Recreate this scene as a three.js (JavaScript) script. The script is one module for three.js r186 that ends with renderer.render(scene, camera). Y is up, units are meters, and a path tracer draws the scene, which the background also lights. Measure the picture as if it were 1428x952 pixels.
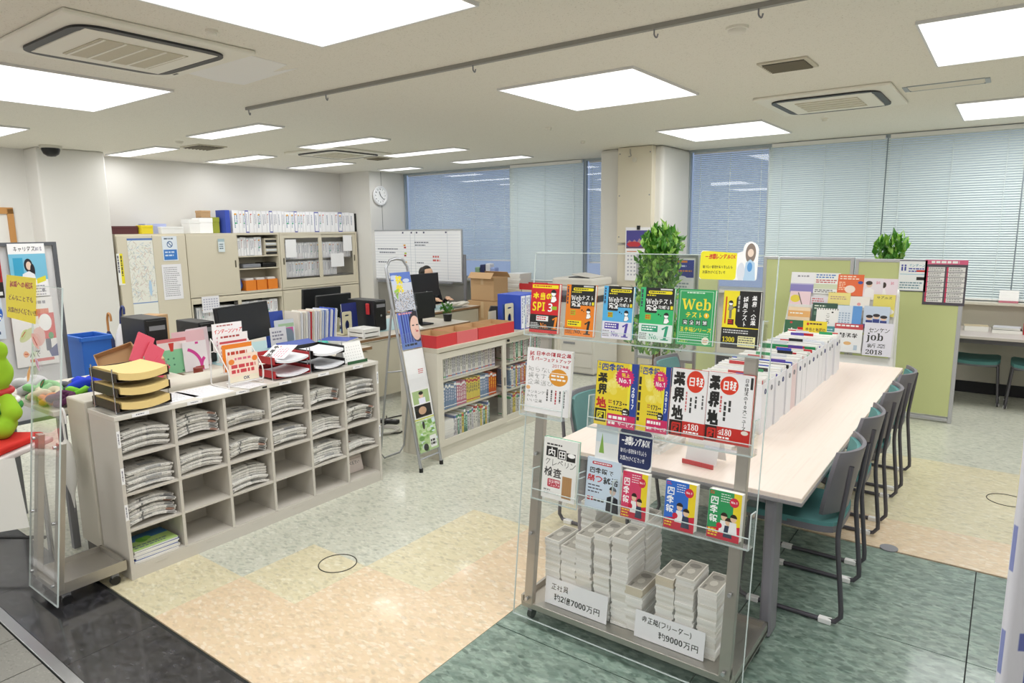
import * as THREE from 'three';
import { RoundedBoxGeometry } from 'three/addons/geometries/RoundedBoxGeometry.js';
import { mergeGeometries } from 'three/addons/utils/BufferGeometryUtils.js';
import { MarchingCubes } from 'three/addons/objects/MarchingCubes.js';
import { RectAreaLightUniformsLib } from 'three/addons/lights/RectAreaLightUniformsLib.js';

// ---------------------------------------------------------------- camera, light, exposure
RectAreaLightUniformsLib.init();
const scene = new THREE.Scene();
const renderer = new THREE.WebGLRenderer({ antialias: true });
renderer.toneMapping = THREE.LinearToneMapping;
renderer.toneMappingExposure = 1.0;
renderer.shadowMap.enabled = true;
const EYE = 1.76, FOCAL = 935.36, DEG = Math.PI / 180;
const camera = new THREE.PerspectiveCamera(2 * Math.atan(476 / FOCAL) / DEG, 1428 / 952, 0.05, 60);
camera.position.set(0, EYE, 0);
camera.rotation.set(-9.434 * DEG, 36.534 * DEG, -0.636 * DEG, 'YXZ');
camera.updateMatrixWorld(true);
scene.add(camera);
scene.background = new THREE.Color().setRGB(0.27, 0.35, 0.52);      // dusk sky behind the blinds
const CEIL = 2.74, WALLX = -9.35, WINZ = -8.5, ROOMX = 2.6, ROOMZ = 2.4;
const PANEL_GAIN = 6.3, STRIP_GAIN = 7.6;
// square ceiling panels [centre x, centre z, size x, size z] and strip lamps
const PANELS = [[-2.5, -1.9, 1.07, 1.08], [-2.48, -4.45, 1.05, 1.08], [-2.48, -7.07, 1.05, 1.05], [0.06, -4.53, 1.07, 1.12], [0.06, -7.27, 1.07, 1.1],
  [-5.37, -1.98, 1.25, 1.08], [-8.0, -2.0, 1.2, 1.08], [0.06, -1.9, 1.07, 1.08], [-2.5, 0.9, 1.07, 1.08], [-5.37, 0.9, 1.25, 1.08], [-8.0, 0.9, 1.2, 1.08], [0.06, 0.9, 1.07, 1.08]];
const STRIPS = [[-6.2, -3.85], [-8.5, -4.05], [-8.4, -5.28], [-6.1, -5.1], [-8.35, -6.55], [-6.05, -6.35], [-5.95, -7.58], [-7.9, -7.74]];

// ---------------------------------------------------------------- pixel helpers (1428 x 952 photograph -> a point on a known plane)
const ray = (u, v) => new THREE.Vector3((u - 714) / FOCAL, -(v - 476) / FOCAL, -1).applyEuler(camera.rotation);
const hit = (u, v, t) => { const d = ray(u, v); return new THREE.Vector3(0, EYE, 0).addScaledVector(d, t(d)); };
const onY = (u, v, y = 0) => hit(u, v, (d) => (y - EYE) / d.y);
const onX = (u, v, x) => hit(u, v, (d) => x / d.x);
const onZ = (u, v, z) => hit(u, v, (d) => z / d.z);

// ---------------------------------------------------------------- naming and building helpers
let seed = 7;
const rnd = (a = 1, b) => { seed = (seed * 1664525 + 1013904223) >>> 0; const r = seed / 4294967296; return b === undefined ? r * a : a + r * (b - a); };
const pick = (a) => a[Math.floor(rnd(a.length))];
const ONES = 'first second third fourth fifth sixth seventh eighth ninth tenth eleventh twelfth thirteenth fourteenth fifteenth sixteenth seventeenth eighteenth nineteenth twentieth'.split(' ');
const nth = (k) => (k < 20 ? ONES[k] : k < 29 ? 'twenty-' + ONES[k - 20] : k === 29 ? 'thirtieth' : 'thirty-' + ONES[k - 30]);
const taken = new Map();
const numbered = (n) => { const k = taken.get(n) ?? 0; taken.set(n, k + 1); return k ? n + '_' + String(k).padStart(3, '0') : n; };
function tag(o, label, category, group, kind) {
  o.userData.label = label; o.userData.category = category;
  if (group) o.userData.group = group;
  if (kind) o.userData.kind = kind;
  return o;
}
function thing(name, label, category, p = [0, 0, 0], turn = 0, group) {
  const g = new THREE.Group(); g.name = numbered(name); g.position.set(...p); g.rotation.y = turn; scene.add(g);
  return tag(g, label, category, group);
}
function part(parent, name, geo, mat, p = [0, 0, 0], r = [0, 0, 0]) {
  const m = new THREE.Mesh(geo, mat); m.name = name; m.position.set(...p); m.rotation.set(...r); parent.add(m); return m;
}
function solo(name, label, category, geo, mat, p = [0, 0, 0], r = [0, 0, 0], group) {
  const m = part(scene, numbered(name), geo, mat, p, r); return tag(m, label, category, group);
}
function struct(name, geo, mat, p = [0, 0, 0], parent = scene) {
  const m = part(parent, name, geo, mat, p); if (parent === scene) m.userData.kind = 'structure'; return m;
}
function copy(o, label, p, turn, group) {
  const c = o.clone(); c.name = numbered(o.name.replace(/_\d{3}$/, '')); scene.add(c);
  c.userData = { ...o.userData }; if (label) c.userData.label = label; if (group) c.userData.group = group;
  if (p) c.position.set(...p); if (turn !== undefined) c.rotation.y = turn;
  return c;
}
const gcache = new Map();
const cached = (k, f) => { if (!gcache.has(k)) gcache.set(k, f()); return gcache.get(k); };
const bx = (w, h, d) => cached(['b', w, h, d].join(), () => new THREE.BoxGeometry(w, h, d));
const rb = (w, h, d, r = 0.006) => cached(['r', w, h, d, r].join(), () => new RoundedBoxGeometry(w, h, d, 2, Math.min(r, w / 2.01, h / 2.01, d / 2.01)));
const cy = (r, h, n = 20, r2 = r) => cached(['c', r, h, n, r2].join(), () => new THREE.CylinderGeometry(r2, r, h, n));
const sp = (r, n = 16) => cached(['s', r, n].join(), () => new THREE.SphereGeometry(r, n, Math.ceil(n * 0.7)));
const V = (a) => new THREE.Vector3(...a);
function tube(pts, r, seg = 6, round = true) {
  const P = pts.map(V);
  const c = round ? new THREE.CatmullRomCurve3(P, false, 'catmullrom', 0.4) : polyRound(P, r * 3);
  return new THREE.TubeGeometry(c, Math.max(8, pts.length * 6), r, seg, false);
}
function polyRound(P, rad) {                                  // straight runs with rounded bends
  const c = new THREE.CurvePath(); let a = P[0].clone();
  for (let i = 1; i < P.length - 1; i++) {
    const d1 = P[i - 1].clone().sub(P[i]), d2 = P[i + 1].clone().sub(P[i]), q = Math.min(rad, d1.length() / 2.2, d2.length() / 2.2);
    const s = P[i].clone().addScaledVector(d1.normalize(), q), e = P[i].clone().addScaledVector(d2.normalize(), q);
    c.add(new THREE.LineCurve3(a, s)); c.add(new THREE.QuadraticBezierCurve3(s, P[i].clone(), e)); a = e;
  }
  c.add(new THREE.LineCurve3(a, P[P.length - 1])); return c;
}
const bent = (pts, r, seg = 8, rad) => { const c = polyRound(pts.map(V), rad ?? r * 4); return new THREE.TubeGeometry(c, pts.length * 8, r, seg, false); };
const rod = (a, b, r, seg = 8) => new THREE.TubeGeometry(new THREE.LineCurve3(V(a), V(b)), 1, r, seg, false);
const moved = (g, p, r = [0, 0, 0], s) => { const m = new THREE.Matrix4().compose(V(p), new THREE.Quaternion().setFromEuler(new THREE.Euler(...r)), s ? V(s) : new THREE.Vector3(1, 1, 1)); return g.clone().applyMatrix4(m); };
const plain = (g) => { const n = g.index ? g.toNonIndexed() : g; for (const k of Object.keys(n.attributes)) if (!['position', 'normal', 'uv'].includes(k)) n.deleteAttribute(k); return n; };
const merge = (list) => mergeGeometries(list.map(plain));
const extr = (pts, depth, bevel = 0) => { const s = new THREE.Shape(pts.map((p) => new THREE.Vector2(...p))); return new THREE.ExtrudeGeometry(s, { depth, bevelEnabled: bevel > 0, bevelSize: bevel, bevelThickness: bevel, bevelSegments: 1, curveSegments: 6 }); };
function roundRect(x, y, w, h, r) {
  const s = new THREE.Shape(); s.moveTo(x + r, y); s.lineTo(x + w - r, y); s.quadraticCurveTo(x + w, y, x + w, y + r); s.lineTo(x + w, y + h - r); s.quadraticCurveTo(x + w, y + h, x + w - r, y + h);
  s.lineTo(x + r, y + h); s.quadraticCurveTo(x, y + h, x, y + h - r); s.lineTo(x, y + r); s.quadraticCurveTo(x, y, x + r, y); return s;
}
function metreUv(g, sx = 1, sy = sx, off = [0, 0]) {           // box-like uv in metres
  const n = g.index ? g.toNonIndexed() : g, p = n.attributes.position, nn = n.attributes.normal, uv = new Float32Array(p.count * 2);
  for (let i = 0; i < p.count; i++) {
    const ax = Math.abs(nn.getX(i)), ay = Math.abs(nn.getY(i)), az = Math.abs(nn.getZ(i));
    const [a, b] = ay > ax && ay > az ? [p.getX(i), p.getZ(i)] : ax > az ? [p.getZ(i), p.getY(i)] : [p.getX(i), p.getY(i)];
    uv[2 * i] = a * sx + off[0]; uv[2 * i + 1] = b * sy + off[1];
  }
  n.setAttribute('uv', new THREE.BufferAttribute(uv, 2)); return n;
}
// smooth-minimum capsule body: bones [[a],[b],ra,rb], k blend, cells
function blob(bones, k, box, res = 48) {
  const mc = new MarchingCubes(res, new THREE.MeshStandardMaterial(), true, false, 200000); mc.isolation = 0;
  const [cx, cyy, cz, h] = box, B = bones.map(([a, b, ra, rb2]) => [V(a), V(b), ra, rb2]), p = new THREE.Vector3(), ab = new THREE.Vector3(), ap = new THREE.Vector3();
  const half = res / 2;
  for (let z = 0; z < res; z++) for (let y = 0; y < res; y++) for (let x = 0; x < res; x++) {
    p.set(cx + (x - half) / half * h, cyy + (y - half) / half * h, cz + (z - half) / half * h);
    let d = 1e3;
    for (const [a, b, ra, r2] of B) {
      ab.subVectors(b, a); ap.subVectors(p, a); const t = Math.min(1, Math.max(0, ap.dot(ab) / Math.max(1e-9, ab.lengthSq())));
      const q = ap.addScaledVector(ab, -t).length() - (ra + (r2 - ra) * t), hh = Math.max(k - Math.abs(d - q), 0) / k;
      d = Math.min(d, q) - hh * hh * k * 0.25;
    }
    mc.field[x + y * res + z * res * res] = -d;
  }
  mc.update();
  const n = mc.count ?? mc.geometry.drawRange.count, g = new THREE.BufferGeometry(), P = mc.positionArray.slice(0, n * 3), N = mc.normalArray.slice(0, n * 3);
  for (let i = 0; i < n; i++) { P[3 * i] = P[3 * i] * h + cx; P[3 * i + 1] = P[3 * i + 1] * h + cyy; P[3 * i + 2] = P[3 * i + 2] * h + cz; }
  g.setAttribute('position', new THREE.BufferAttribute(P, 3)); g.setAttribute('normal', new THREE.BufferAttribute(N, 3));
  g.setAttribute('uv', new THREE.BufferAttribute(new Float32Array(n * 2), 2)); return g;
}

// ---------------------------------------------------------------- lettering: a stroke alphabet for kana and kanji (digit pairs x y on a 10 x 10 grid)
const GLYPH = {
  一: '0595', 日: '2181892921 2585', 本: '0393 5059 5307 5397 3767', 当: '5053 2133 8173 14848919 1686', の: '52473817143262848668', 完: '5052 14129294 2575 1696 463819 66699997',
  全: '5004 5095 2585 2787 0999 5559', 対: '2023 0353 4309 1348 5393 80897969 6577', 策: '2002 1141 6062 5191 0393 2427 248486 5259 5608 5698', 玉: '1181 1585 0999 5159 6677', 手: '7021 1383 0595 51594938',
  箱: '2002 1141 6062 5191 0444 2329 2507 2546 5494995954 5595 5797', 業: '4043 6063 2032 8072 0393 2585 0696 5359 5608 5698', 界: '2080842420 5054 2282 5407 5497 363729 6669',
  地: '0343 2027 0846 458387 6067 42499996', 図: '1191991911 3234 5254 7328 3567', 経: '3001 0132 3204 0443 2429 1618 3647 5191 9155 6195 5696 7579 4999', 四: '1191991911 414427 616585',
  季: '7021 0292 5155 5204 5294 2575 7556 565949 0797', 報: '1141 2003 0343 0545 0747 2529 5159 519193 5595 9559 6599', 上: '4048 4484 0898', 売: '5003 0191 2383 16159596 463819 66699997',
  優: '2004 1319 3191 42828545 4384 3696 4768 8759 5699', 良: '5051 218186 2384 2686 2129 2946 4699 8668', 企: '5004 5094 5459 5676 2629 0999', 年: '2003 1282 2484 2426 0696 5259', 度: '5051 1191 1109 2383 3335 6365 3565 2777 7728 3799',
  知: '1003 0242 0545 2225 2509 2548 5383885853', 損: '0343 202918 0746 5080825250 4484874744 4585 4686 5849 7899', 選: '1021 0424 2427 0829 2999 4161 4143 7191 7173 4494 4696 5356 7376 5738 7798', 会: '5004 5094 3464 1686 4629 2979 6789',
  社: '2122 0343 4307 2529 3647 5494 7179 5999', 大: '0393 5053 5309 5399', 済: '1021 0424 0817 6061 3191 4265 8235 4549 8589 4686', 週: '1021 0424 2427 0929 2999 4137 419188 5383 6265 5585 5787', 間: '1019 10404414 1242 9099 90606494 6292 3676793936 3777',
  内: '1319 13939989 5055 5528 5578', 田: '1191991911 5159 1595', 検: '0343 2029 2307 2345 7044 7094 6484 5585875755 7478 7849 7899', 査: '0292 5055 5205 5295 2575792925 2777 0999', 理: '0141 0444 0847 2128 5191955551 5393 7179 5797 4999',
  解: '2003 1141 1319 134349 1545 1747 5191 7154 919484 5696 5898 7579', 勝: '1109 113139 1333 1636 5162 9172 5393 4595 7247 7297 5787 878979 6749', 就: '2021 0242 1434361614 262918 1809 3748 5393 7155 5549 74789896 8192', 活: '1021 0424 0817 8041 3393 7156 5686895956',
  正: '1191 5159 5585 2529 0999', 員: '2080822220 2484872724 2585 3719 6799', 約: '3001 0132 3204 0443 2429 1618 3647 6054 629299 9979 6476', 億: '2004 1319 6061 4191 5153 8173 3393 4484874744 4585 3839 484989 6768 9899', 万: '0191 4145 4519 44848969', 円: '1119 11919989 5155 1595',
  非: '4045 4518 1242 0444 0646 6069 6292 6494 6696', 規: '0242 0545 2025 2509 2548 5181865651 5383 6649 76799997', 職: '0131 1117 3119 1333 1535 0837 5051 4161 4262 4363 4565684845 6393 70748699 9569 8091', 相: '0343 2029 2307 2346 5191995951 5494 5696',
  談: '1131 0242 1434 1535 1737391917 7054 5162 9182 7458 7499 5567 9586', 声: '5003 0191 2383 158588 1888 5558 1509', 新: '2021 0242 1314 3334 0444 0646 2429 2608 2647 9061 6149 6494 8489', 卒: '5051 1191 3215 3245 7255 7295 0797 5659',
  学: '2032 4042 8072 14139394 3575 7556 565949 0797', 挑: '0343 202918 0645 6166 6639 4254 3756 71799997 9284 7687', 戦: '1011 2021 4031 0242460602 0444 2229 0747 5393 606498 9896 9569 8091', 採: '0343 202918 0746 9051 5254 7173 9284 4595 7459 7548 7598', 用: '2127 2709 2181 818979 2484 2787 5158',
  法: '1021 0424 0817 4393 7176 3696 6649 4989 7898', 略: '0242480802 2248 0545 7055 6191 9155 6295 5686895956', 攻: '0343 2027 0846 6054 5393 8359 5699', 東: '0292 2484872724 2585 5059 5708 5798', 洋: '1021 0424 0817 5162 8172 4393 5585 3797 7379',
  テ: '2171 0494 545629', ス: '118119 5589', ト: '4049 4477', パ: '3109 6199 8091827180', バ: '3109 6199 7182 8091', ー: '0595', フ: '11818529', ェ: '2474 5449 1989', ク: '3014 318129', ブ: '117129 8091', ッ: '1335 4355 8349', シ: '1132 0424 094892', リ: '2126 717649',
  ズ: '118119 5589 8092', ニ: '2272 0898', ュ: '2575 7578 0999', レ: '202995', ン: '1133 094892', タ: '3014 318129 2566', ル: '313609 616895', ペ: '063296 7081726170', マ: '118145 3567', ア: '118165 535629', で: '118153 534447 476979 7485 8495', つ: '03326294866839',
  を: '1262 4115 155458 834547 474989', し: '2127497995', す: '0292 5057 574845 4554 5739', ら: '4051 2126 2654 547486 866939', な: '1252 4117 7293 6468 685957 5776 7699', い: '12162848 7296', と: '3145 8335263989', る: '217115 1564 648679 794958 5868', び: '0242 4216 1638 3868 6883 8072 8397',
  ど: '3145 8335263989 7081 9091', ん: '5009 0935 355558 5879 7995', こ: '2272 171889', も: '4047 475989 8986 1353 1656', へ: '063296', か: '0363636959 3009 7295', け: '1117 1719 4393 7076 7649', て: '0191 9154 5447 476989', く: '701578', だ: '0242 3009 5585 565989 7081 9091', さ: '1282 4066 2658 5879',
  ラ: '2171 0484 8429', グ: '3014 318129 8091', わ: '2029 0343 2508 3474 7486 8658', 借: '2004 1319 3393 3696 5156 7176 4787894947', 書: '1181 0383 1585 5057 0797 2879 2979', 籍: '2002 1141 6062 5191 0444 2329 5494 5593 6063 7176 5699 5999', ビ: '2129 2583 2979 7082 8192',
  ろ: '217115 1564 648679 7949',
  お: '0252 3038 381817 1754 547487 8769 7193', キ: '1272 0686 4059', ャ: '1484 8466 3349', セ: '049375 303989', ケ: '3014 2292 6239', イ: '8014 5359', プ: '117129 8091827180', '・': '4455', た: '0242 3009 5585 565989', り: '2126 717649', が: '0363636959 3009 7295 8091', あ: '1272 4048 2466 662817 175487 8769', ま: '1181 1484 5058 583847 4789', に: '1119 4373 475989', ナ: '0393 505629', サ: '0393 3037 7075 7559', 人: '5009 5099', 号: '2080832320 0696 3667 678979', 祝: '2122 0343 4307 2529 3647 5191945451 6449 74799997',
};
function jtext(c, str, x, y, size, color, { weight = 0.11, vertical = false, squeeze = 1, gap = 1.04, latin = 'bold', family = 'sans-serif', skew = 0 } = {}) {
  c.strokeStyle = c.fillStyle = color; c.lineCap = 'butt'; c.lineJoin = 'miter';
  let px = x, py = y;
  for (const ch of str) {
    const g = GLYPH[ch];
    if (g) {
      c.lineWidth = size * weight; c.save(); c.translate(px, py); if (vertical && ch === 'ー') { c.translate(size, 0); c.rotate(Math.PI / 2); }
      c.transform(1, 0, -skew, 1, skew * size, 0);
      for (const st of g.split(' ')) {
        c.beginPath();
        for (let i = 0; i < st.length; i += 2) { const gx = (0.07 + (+st[i]) / 9 * 0.86) * size * squeeze, gy = (0.06 + (+st[i + 1]) / 9 * 0.86) * size; i ? c.lineTo(gx, gy) : c.moveTo(gx, gy); }
        c.stroke();
      }
      c.restore();
      if (vertical) py += size * gap; else px += size * squeeze * gap;
    } else {
      c.font = latin + ' ' + size * 1.05 + 'px ' + family; c.textBaseline = 'alphabetic'; c.textAlign = 'left';
      const w = c.measureText(ch).width;
      c.save(); c.translate(px, py + size * 0.88); c.transform(squeeze, 0, -skew, 1, 0, 0); c.fillText(ch, vertical ? (size - w) / 2 : 0, 0); c.restore();
      if (vertical) py += size * gap; else px += w * squeeze;
    }
  }
  return vertical ? py : px;
}
function greek(c, x, y, w, rows, lh, color, h = 0.5) {           // rows of print too small to read
  c.fillStyle = color;
  for (let r = 0; r < rows; r++) { let p = x; const end = x + w * rnd(0.75, 1); while (p < end) { const q = rnd(lh * 0.4, lh * 1.3); c.fillRect(p, y + r * lh, Math.min(q, end - p), lh * h); p += q + lh * 0.25; } }
}
function greekV(c, x, y, h, cols, lw, color) { c.fillStyle = color; for (let r = 0; r < cols; r++) { let p = y; const end = y + h * rnd(0.6, 1); while (p < end) { const q = rnd(lw * 0.4, lw * 1.3); c.fillRect(x + r * lw, p, lw * 0.5, Math.min(q, end - p)); p += q + lw * 0.25; } } }
// prints share a few large sheets of print; each gets its own window (offset, repeat) on its sheet
const sheets = []; const SHEET = 1536;
function sheetRoom(w, h) {
  for (const s of sheets) {
    if (s.x + w > SHEET) { if (s.y + s.row + h > SHEET) continue; s.x = 0; s.y += s.row; s.row = 0; }
    if (s.y + h > SHEET) continue;
    const at = [s, s.x, s.y]; s.x += w; s.row = Math.max(s.row, h); return at;
  }
  const k = document.createElement('canvas'); k.width = k.height = SHEET; const t = new THREE.CanvasTexture(k); t.colorSpace = THREE.SRGBColorSpace; t.magFilter = THREE.LinearFilter;
  sheets.push({ k, t, x: 0, y: 0, row: 0 }); return sheetRoom(w, h);
}
function canvas(w, h, draw, back = '#fff', own = false) {
  if (own) {
    const k = document.createElement('canvas'); k.width = w; k.height = h; const c = k.getContext('2d'); c.fillStyle = back; c.fillRect(0, 0, w, h); draw(c, w, h);
    const t = new THREE.CanvasTexture(k); t.colorSpace = THREE.SRGBColorSpace; t.magFilter = THREE.LinearFilter; t.wrapS = t.wrapT = THREE.RepeatWrapping; return t;
  }
  h = Math.round(h);
  const [s, x, y] = sheetRoom(w + 4, h + 4), c = s.k.getContext('2d');
  c.save(); c.beginPath(); c.rect(x, y, w + 4, h + 4); c.clip(); c.translate(x + 2, y + 2); c.fillStyle = back; c.fillRect(-2, -2, w + 4, h + 4); draw(c, w, h); c.restore();
  const t = s.t.clone(); t.offset.set((x + 2.5) / SHEET, 1 - (y + 2 + h - 0.5) / SHEET); t.repeat.set((w - 1) / SHEET, (h - 1) / SHEET); return t;
}
const disc = (c, x, y, r, col) => { c.fillStyle = col; c.beginPath(); c.arc(x, y, r, 0, 7); c.fill(); };
const oval = (c, x, y, rx, ry, col, a = 0) => { c.fillStyle = col; c.beginPath(); c.ellipse(x, y, rx, ry, a, 0, 7); c.fill(); };
const rect = (c, x, y, w, h, col) => { c.fillStyle = col; c.fillRect(x, y, w, h); };
const poly = (c, pts, col) => { c.fillStyle = col; c.beginPath(); pts.forEach((p, i) => (i ? c.lineTo(...p) : c.moveTo(...p))); c.closePath(); c.fill(); };
const rrect = (c, x, y, w, h, r, col) => { c.fillStyle = col; c.beginPath(); c.moveTo(x + r, y); c.arcTo(x + w, y, x + w, y + h, r); c.arcTo(x + w, y + h, x, y + h, r); c.arcTo(x, y + h, x, y, r); c.arcTo(x, y, x + w, y, r); c.fill(); };

// ---------------------------------------------------------------- materials
const mcache = new Map();
const mat = (color, roughness = 0.6, o = {}) => { const k = [color, roughness, JSON.stringify(o)].join(); if (!mcache.has(k)) mcache.set(k, new THREE.MeshStandardMaterial({ color, roughness, ...o })); return mcache.get(k); };
const print = (map, roughness = 0.45) => new THREE.MeshStandardMaterial({ map, roughness });
const STEEL = mat('#b4b0a4', 0.45), BEIGE = mat('#dcd4c0', 0.5), IVORY = mat('#d5d0c2', 0.5), WHITE = mat('#f2f2f0', 0.55), PAPER = mat('#f4f3ee', 0.8), DARK = mat('#1c1d20', 0.45), BLACK = mat('#111214', 0.35);
const GREY = mat('#8a8b90', 0.5), CHROME = mat('#c4c6ca', 0.25, { metalness: 0.9 }), ALU = mat('#b9bcc2', 0.35, { metalness: 0.75 }), STAIN = mat('#b3afa8', 0.38, { metalness: 0.85 }), FRAME = mat('#5c5a62', 0.4, { metalness: 0.3 });
const KRAFT = mat('#c4a077', 0.8), RED = mat('#c93236', 0.5), PINK = mat('#e0566c', 0.6), BLUE = mat('#2f4fbf', 0.45), NAVY = mat('#1f2b6b', 0.5), GREEN = mat('#1f8a55', 0.55), YELLOW = mat('#f1d92c', 0.6), ORANGE = mat('#ef8a2c', 0.6);
const ACRYL = new THREE.MeshPhysicalMaterial({ color: '#ffffff', roughness: 0, transmission: 1, thickness: 0, ior: 1.45 });
const EDGE = mat('#dfeceb', 0.15, { transparent: true, opacity: 0.75 });
const WINGLASS = new THREE.MeshPhysicalMaterial({ color: '#ffffff', roughness: 0, transmission: 1, thickness: 0, ior: 1.33 });
const GLASS = new THREE.MeshPhysicalMaterial({ color: '#ffffff', roughness: 0, transmission: 1, thickness: 0, ior: 1.5 });
function fleck(base, list, n, len, w = 512) {                    // vinyl tile, short directional chips; wraps at its edges
  const t = canvas(w, w, (c) => {
    for (let i = 0; i < n; i++) {
      const [col, al] = pick(list), x = rnd(w), y = rnd(w), a = rnd(-0.5, 0.5), l = len * rnd(0.3, 1.5), b = l * rnd(0.25, 0.6);
      c.globalAlpha = al * rnd(0.4, 1);
      for (const dx of [0, -w, w]) for (const dy of [0, -w, w]) if (x + dx > -60 && x + dx < w + 60 && y + dy > -60 && y + dy < w + 60) oval(c, x + dx, y + dy, l, b, col, a);
    }
    c.globalAlpha = 1;
  }, base, true);
  return t;
}

// ================================================================ the room
const FLECKS = {
  peach: fleck('#e6cfae', [['#efe2cc', .6], ['#dcc4a4', .5], ['#e6cfb4', .6], ['#cdb797', .35], ['#f6ecdc', .6], ['#9c8d76', .14], ['#8a9080', .08]], 3600, 8),
  yellow: fleck('#e0d7b6', [['#e9e2c8', .6], ['#d3c8a2', .5], ['#ddd4b2', .6], ['#bdb596', .35], ['#f2edd8', .6], ['#86816c', .18], ['#8a9080', .1]], 3600, 8),
  grey: fleck('#d2d3c4', [['#dddfd2', .6], ['#c2c6b6', .5], ['#ccd0c2', .6], ['#a2a99c', .4], ['#e8e8dc', .6], ['#747c74', .24]], 3600, 8),
  green: fleck('#7d9085', [['#8ba396', .5], ['#576d62', .5], ['#a3b8ab', .4], ['#42564d', .5], ['#c2d2c6', .3], ['#6b8277', .6]], 3000, 11),
  black: fleck('#2c2c2f', [['#404046', .6], ['#1a1a1c', .6], ['#5e5e64', .3], ['#8a8a90', .14], ['#323033', .6]], 3000, 11),
  paver: fleck('#8d8c86', [['#9d9c95', .6], ['#787771', .6], ['#a9a8a0', .4], ['#66655f', .4]], 5200, 3),
};
const floorMat = Object.fromEntries(Object.entries(FLECKS).map(([k, map]) => [k, new THREE.MeshPhysicalMaterial({ map, roughness: k === 'black' ? 0.25 : k === 'paver' ? 0.6 : 0.36, clearcoat: k === 'paver' ? 0 : k === 'black' ? 0.8 : 0.28, clearcoatRoughness: 0.09 })]));
const floor = struct('floor', bx(ROOMX - WALLX + 0.4, 0.2, ROOMZ - WINZ + 0.4), mat('#2a2d2c', 0.9), [(ROOMX + WALLX) / 2, -0.108, (ROOMZ + WINZ) / 2]);
const fo = floor.position;
const tileGeo = (w, d, k) => cached(['t', w, d, k].join(), () => metreUv(new THREE.BoxGeometry(w, 0.012, d), 1 / 0.9, 1 / 0.9, [k * 0.37, k * 0.61]));
const tile = (name, m, x0, x1, z0, z1, k = 0, gap = 0) => part(floor, name, tileGeo(+(x1 - x0 - gap).toFixed(4), +(z1 - z0 - gap).toFixed(4), k), floorMat[m], [(x0 + x1) / 2 - fo.x, -0.006 - fo.y, (z0 + z1) / 2 - fo.z]);
const tones = [[-3.07, -1.3, -1.76], [-2.62, -1.76, -2.2], [-2.18, -2.2, -3.1], [-1.73, -3.1, -3.55], [-1.29, -3.55, -4.0], [-0.85, -4.0, -4.9], [9, -4.45, -5.7]];
for (let i = -5; i < 6; i++) for (let j = 0; j < 16; j++) {                    // beige vinyl squares, three tones laid in steps
  const x0 = -1.735 + i * 0.4425, x1 = x0 + 0.4425, z1 = -1.31 - j * 0.4494, z0 = z1 - 0.4494, xc = (x0 + x1) / 2, zc = (z0 + z1) / 2;
  if (xc > -1.735 && zc > -3.99) continue;
  const [, zp, zg] = tones.find((t) => xc < t[0]);
  tile('floor_tile', zc > zp ? 'peach' : zc > zg ? 'yellow' : 'grey', x0, x1, z0, z1, (i * 3 + j * 5 + 90) % 7);
}
for (let i = 0; i < 3; i++) for (let j = 0; j < 3; j++) tile('green_tile', 'green', -1.735 + i * 0.8675, -0.8675 + i * 0.8675, -3.99 + j * 0.9, -3.09 + j * 0.9, i * 3 + j, 0.005);
for (let i = 0; i < 9; i++) tile('black_tile', 'black', -6.6 + i * 0.9, -5.7 + i * 0.9, -1.29, -0.92, i, 0.002);
for (let i = 0; i < 14; i++) for (let j = 0; j < 4; j++) tile('stone_paver', 'paver', -5.2 + i * 0.3, -4.9 + i * 0.3, -0.87 + j * 0.3, -0.57 + j * 0.3, i + j, 0.006);
tile('office_floor', 'grey', WALLX, -3.9475, WINZ, -1.29, 2); tile('floor_sheet', 'grey', 0.92, ROOMX, WINZ, -3.99, 3); tile('floor_sheet', 'grey', 0.8675, ROOMX, -3.99, -1.29, 3);
tile('floor_sheet', 'black', 1.5, ROOMX, -1.29, -0.92, 3); tile('floor_sheet', 'black', WALLX, -6.6, -1.29, -0.92, 3); tile('floor_sheet', 'paver', WALLX, ROOMX, 0.33, ROOMZ, 3); tile('floor_sheet', 'paver', WALLX, -5.2, -0.87, 0.33, 3); tile('floor_sheet', 'paver', -1, ROOMX, -0.87, 0.33, 3);
struct('trim_1', rb(11.9, 0.012, 0.045, 0.003), CHROME, [(ROOMX + WALLX) / 2, 0, -0.895]);
for (const [x, z, r] of [[-2.77, -2.14, 0.1], [0.12, -5.2, 0.11]]) solo('floor_socket_lid', x < 0 ? 'round lid set flush into the pale floor in front of the newspaper shelf' : 'round lid set flush into the pale floor near the green divider', 'floor lid', new THREE.TorusGeometry(r, 0.003, 6, 48).rotateX(Math.PI / 2), mat('#4a463c', 0.5), [x, 0.001, z]);
solo('floor_outlet', 'small grey metal floor outlet at the edge of the green tiles', 'floor outlet', cy(0.045, 0.006, 20), GREY, [-0.4, 0.003, -4.02]);

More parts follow.
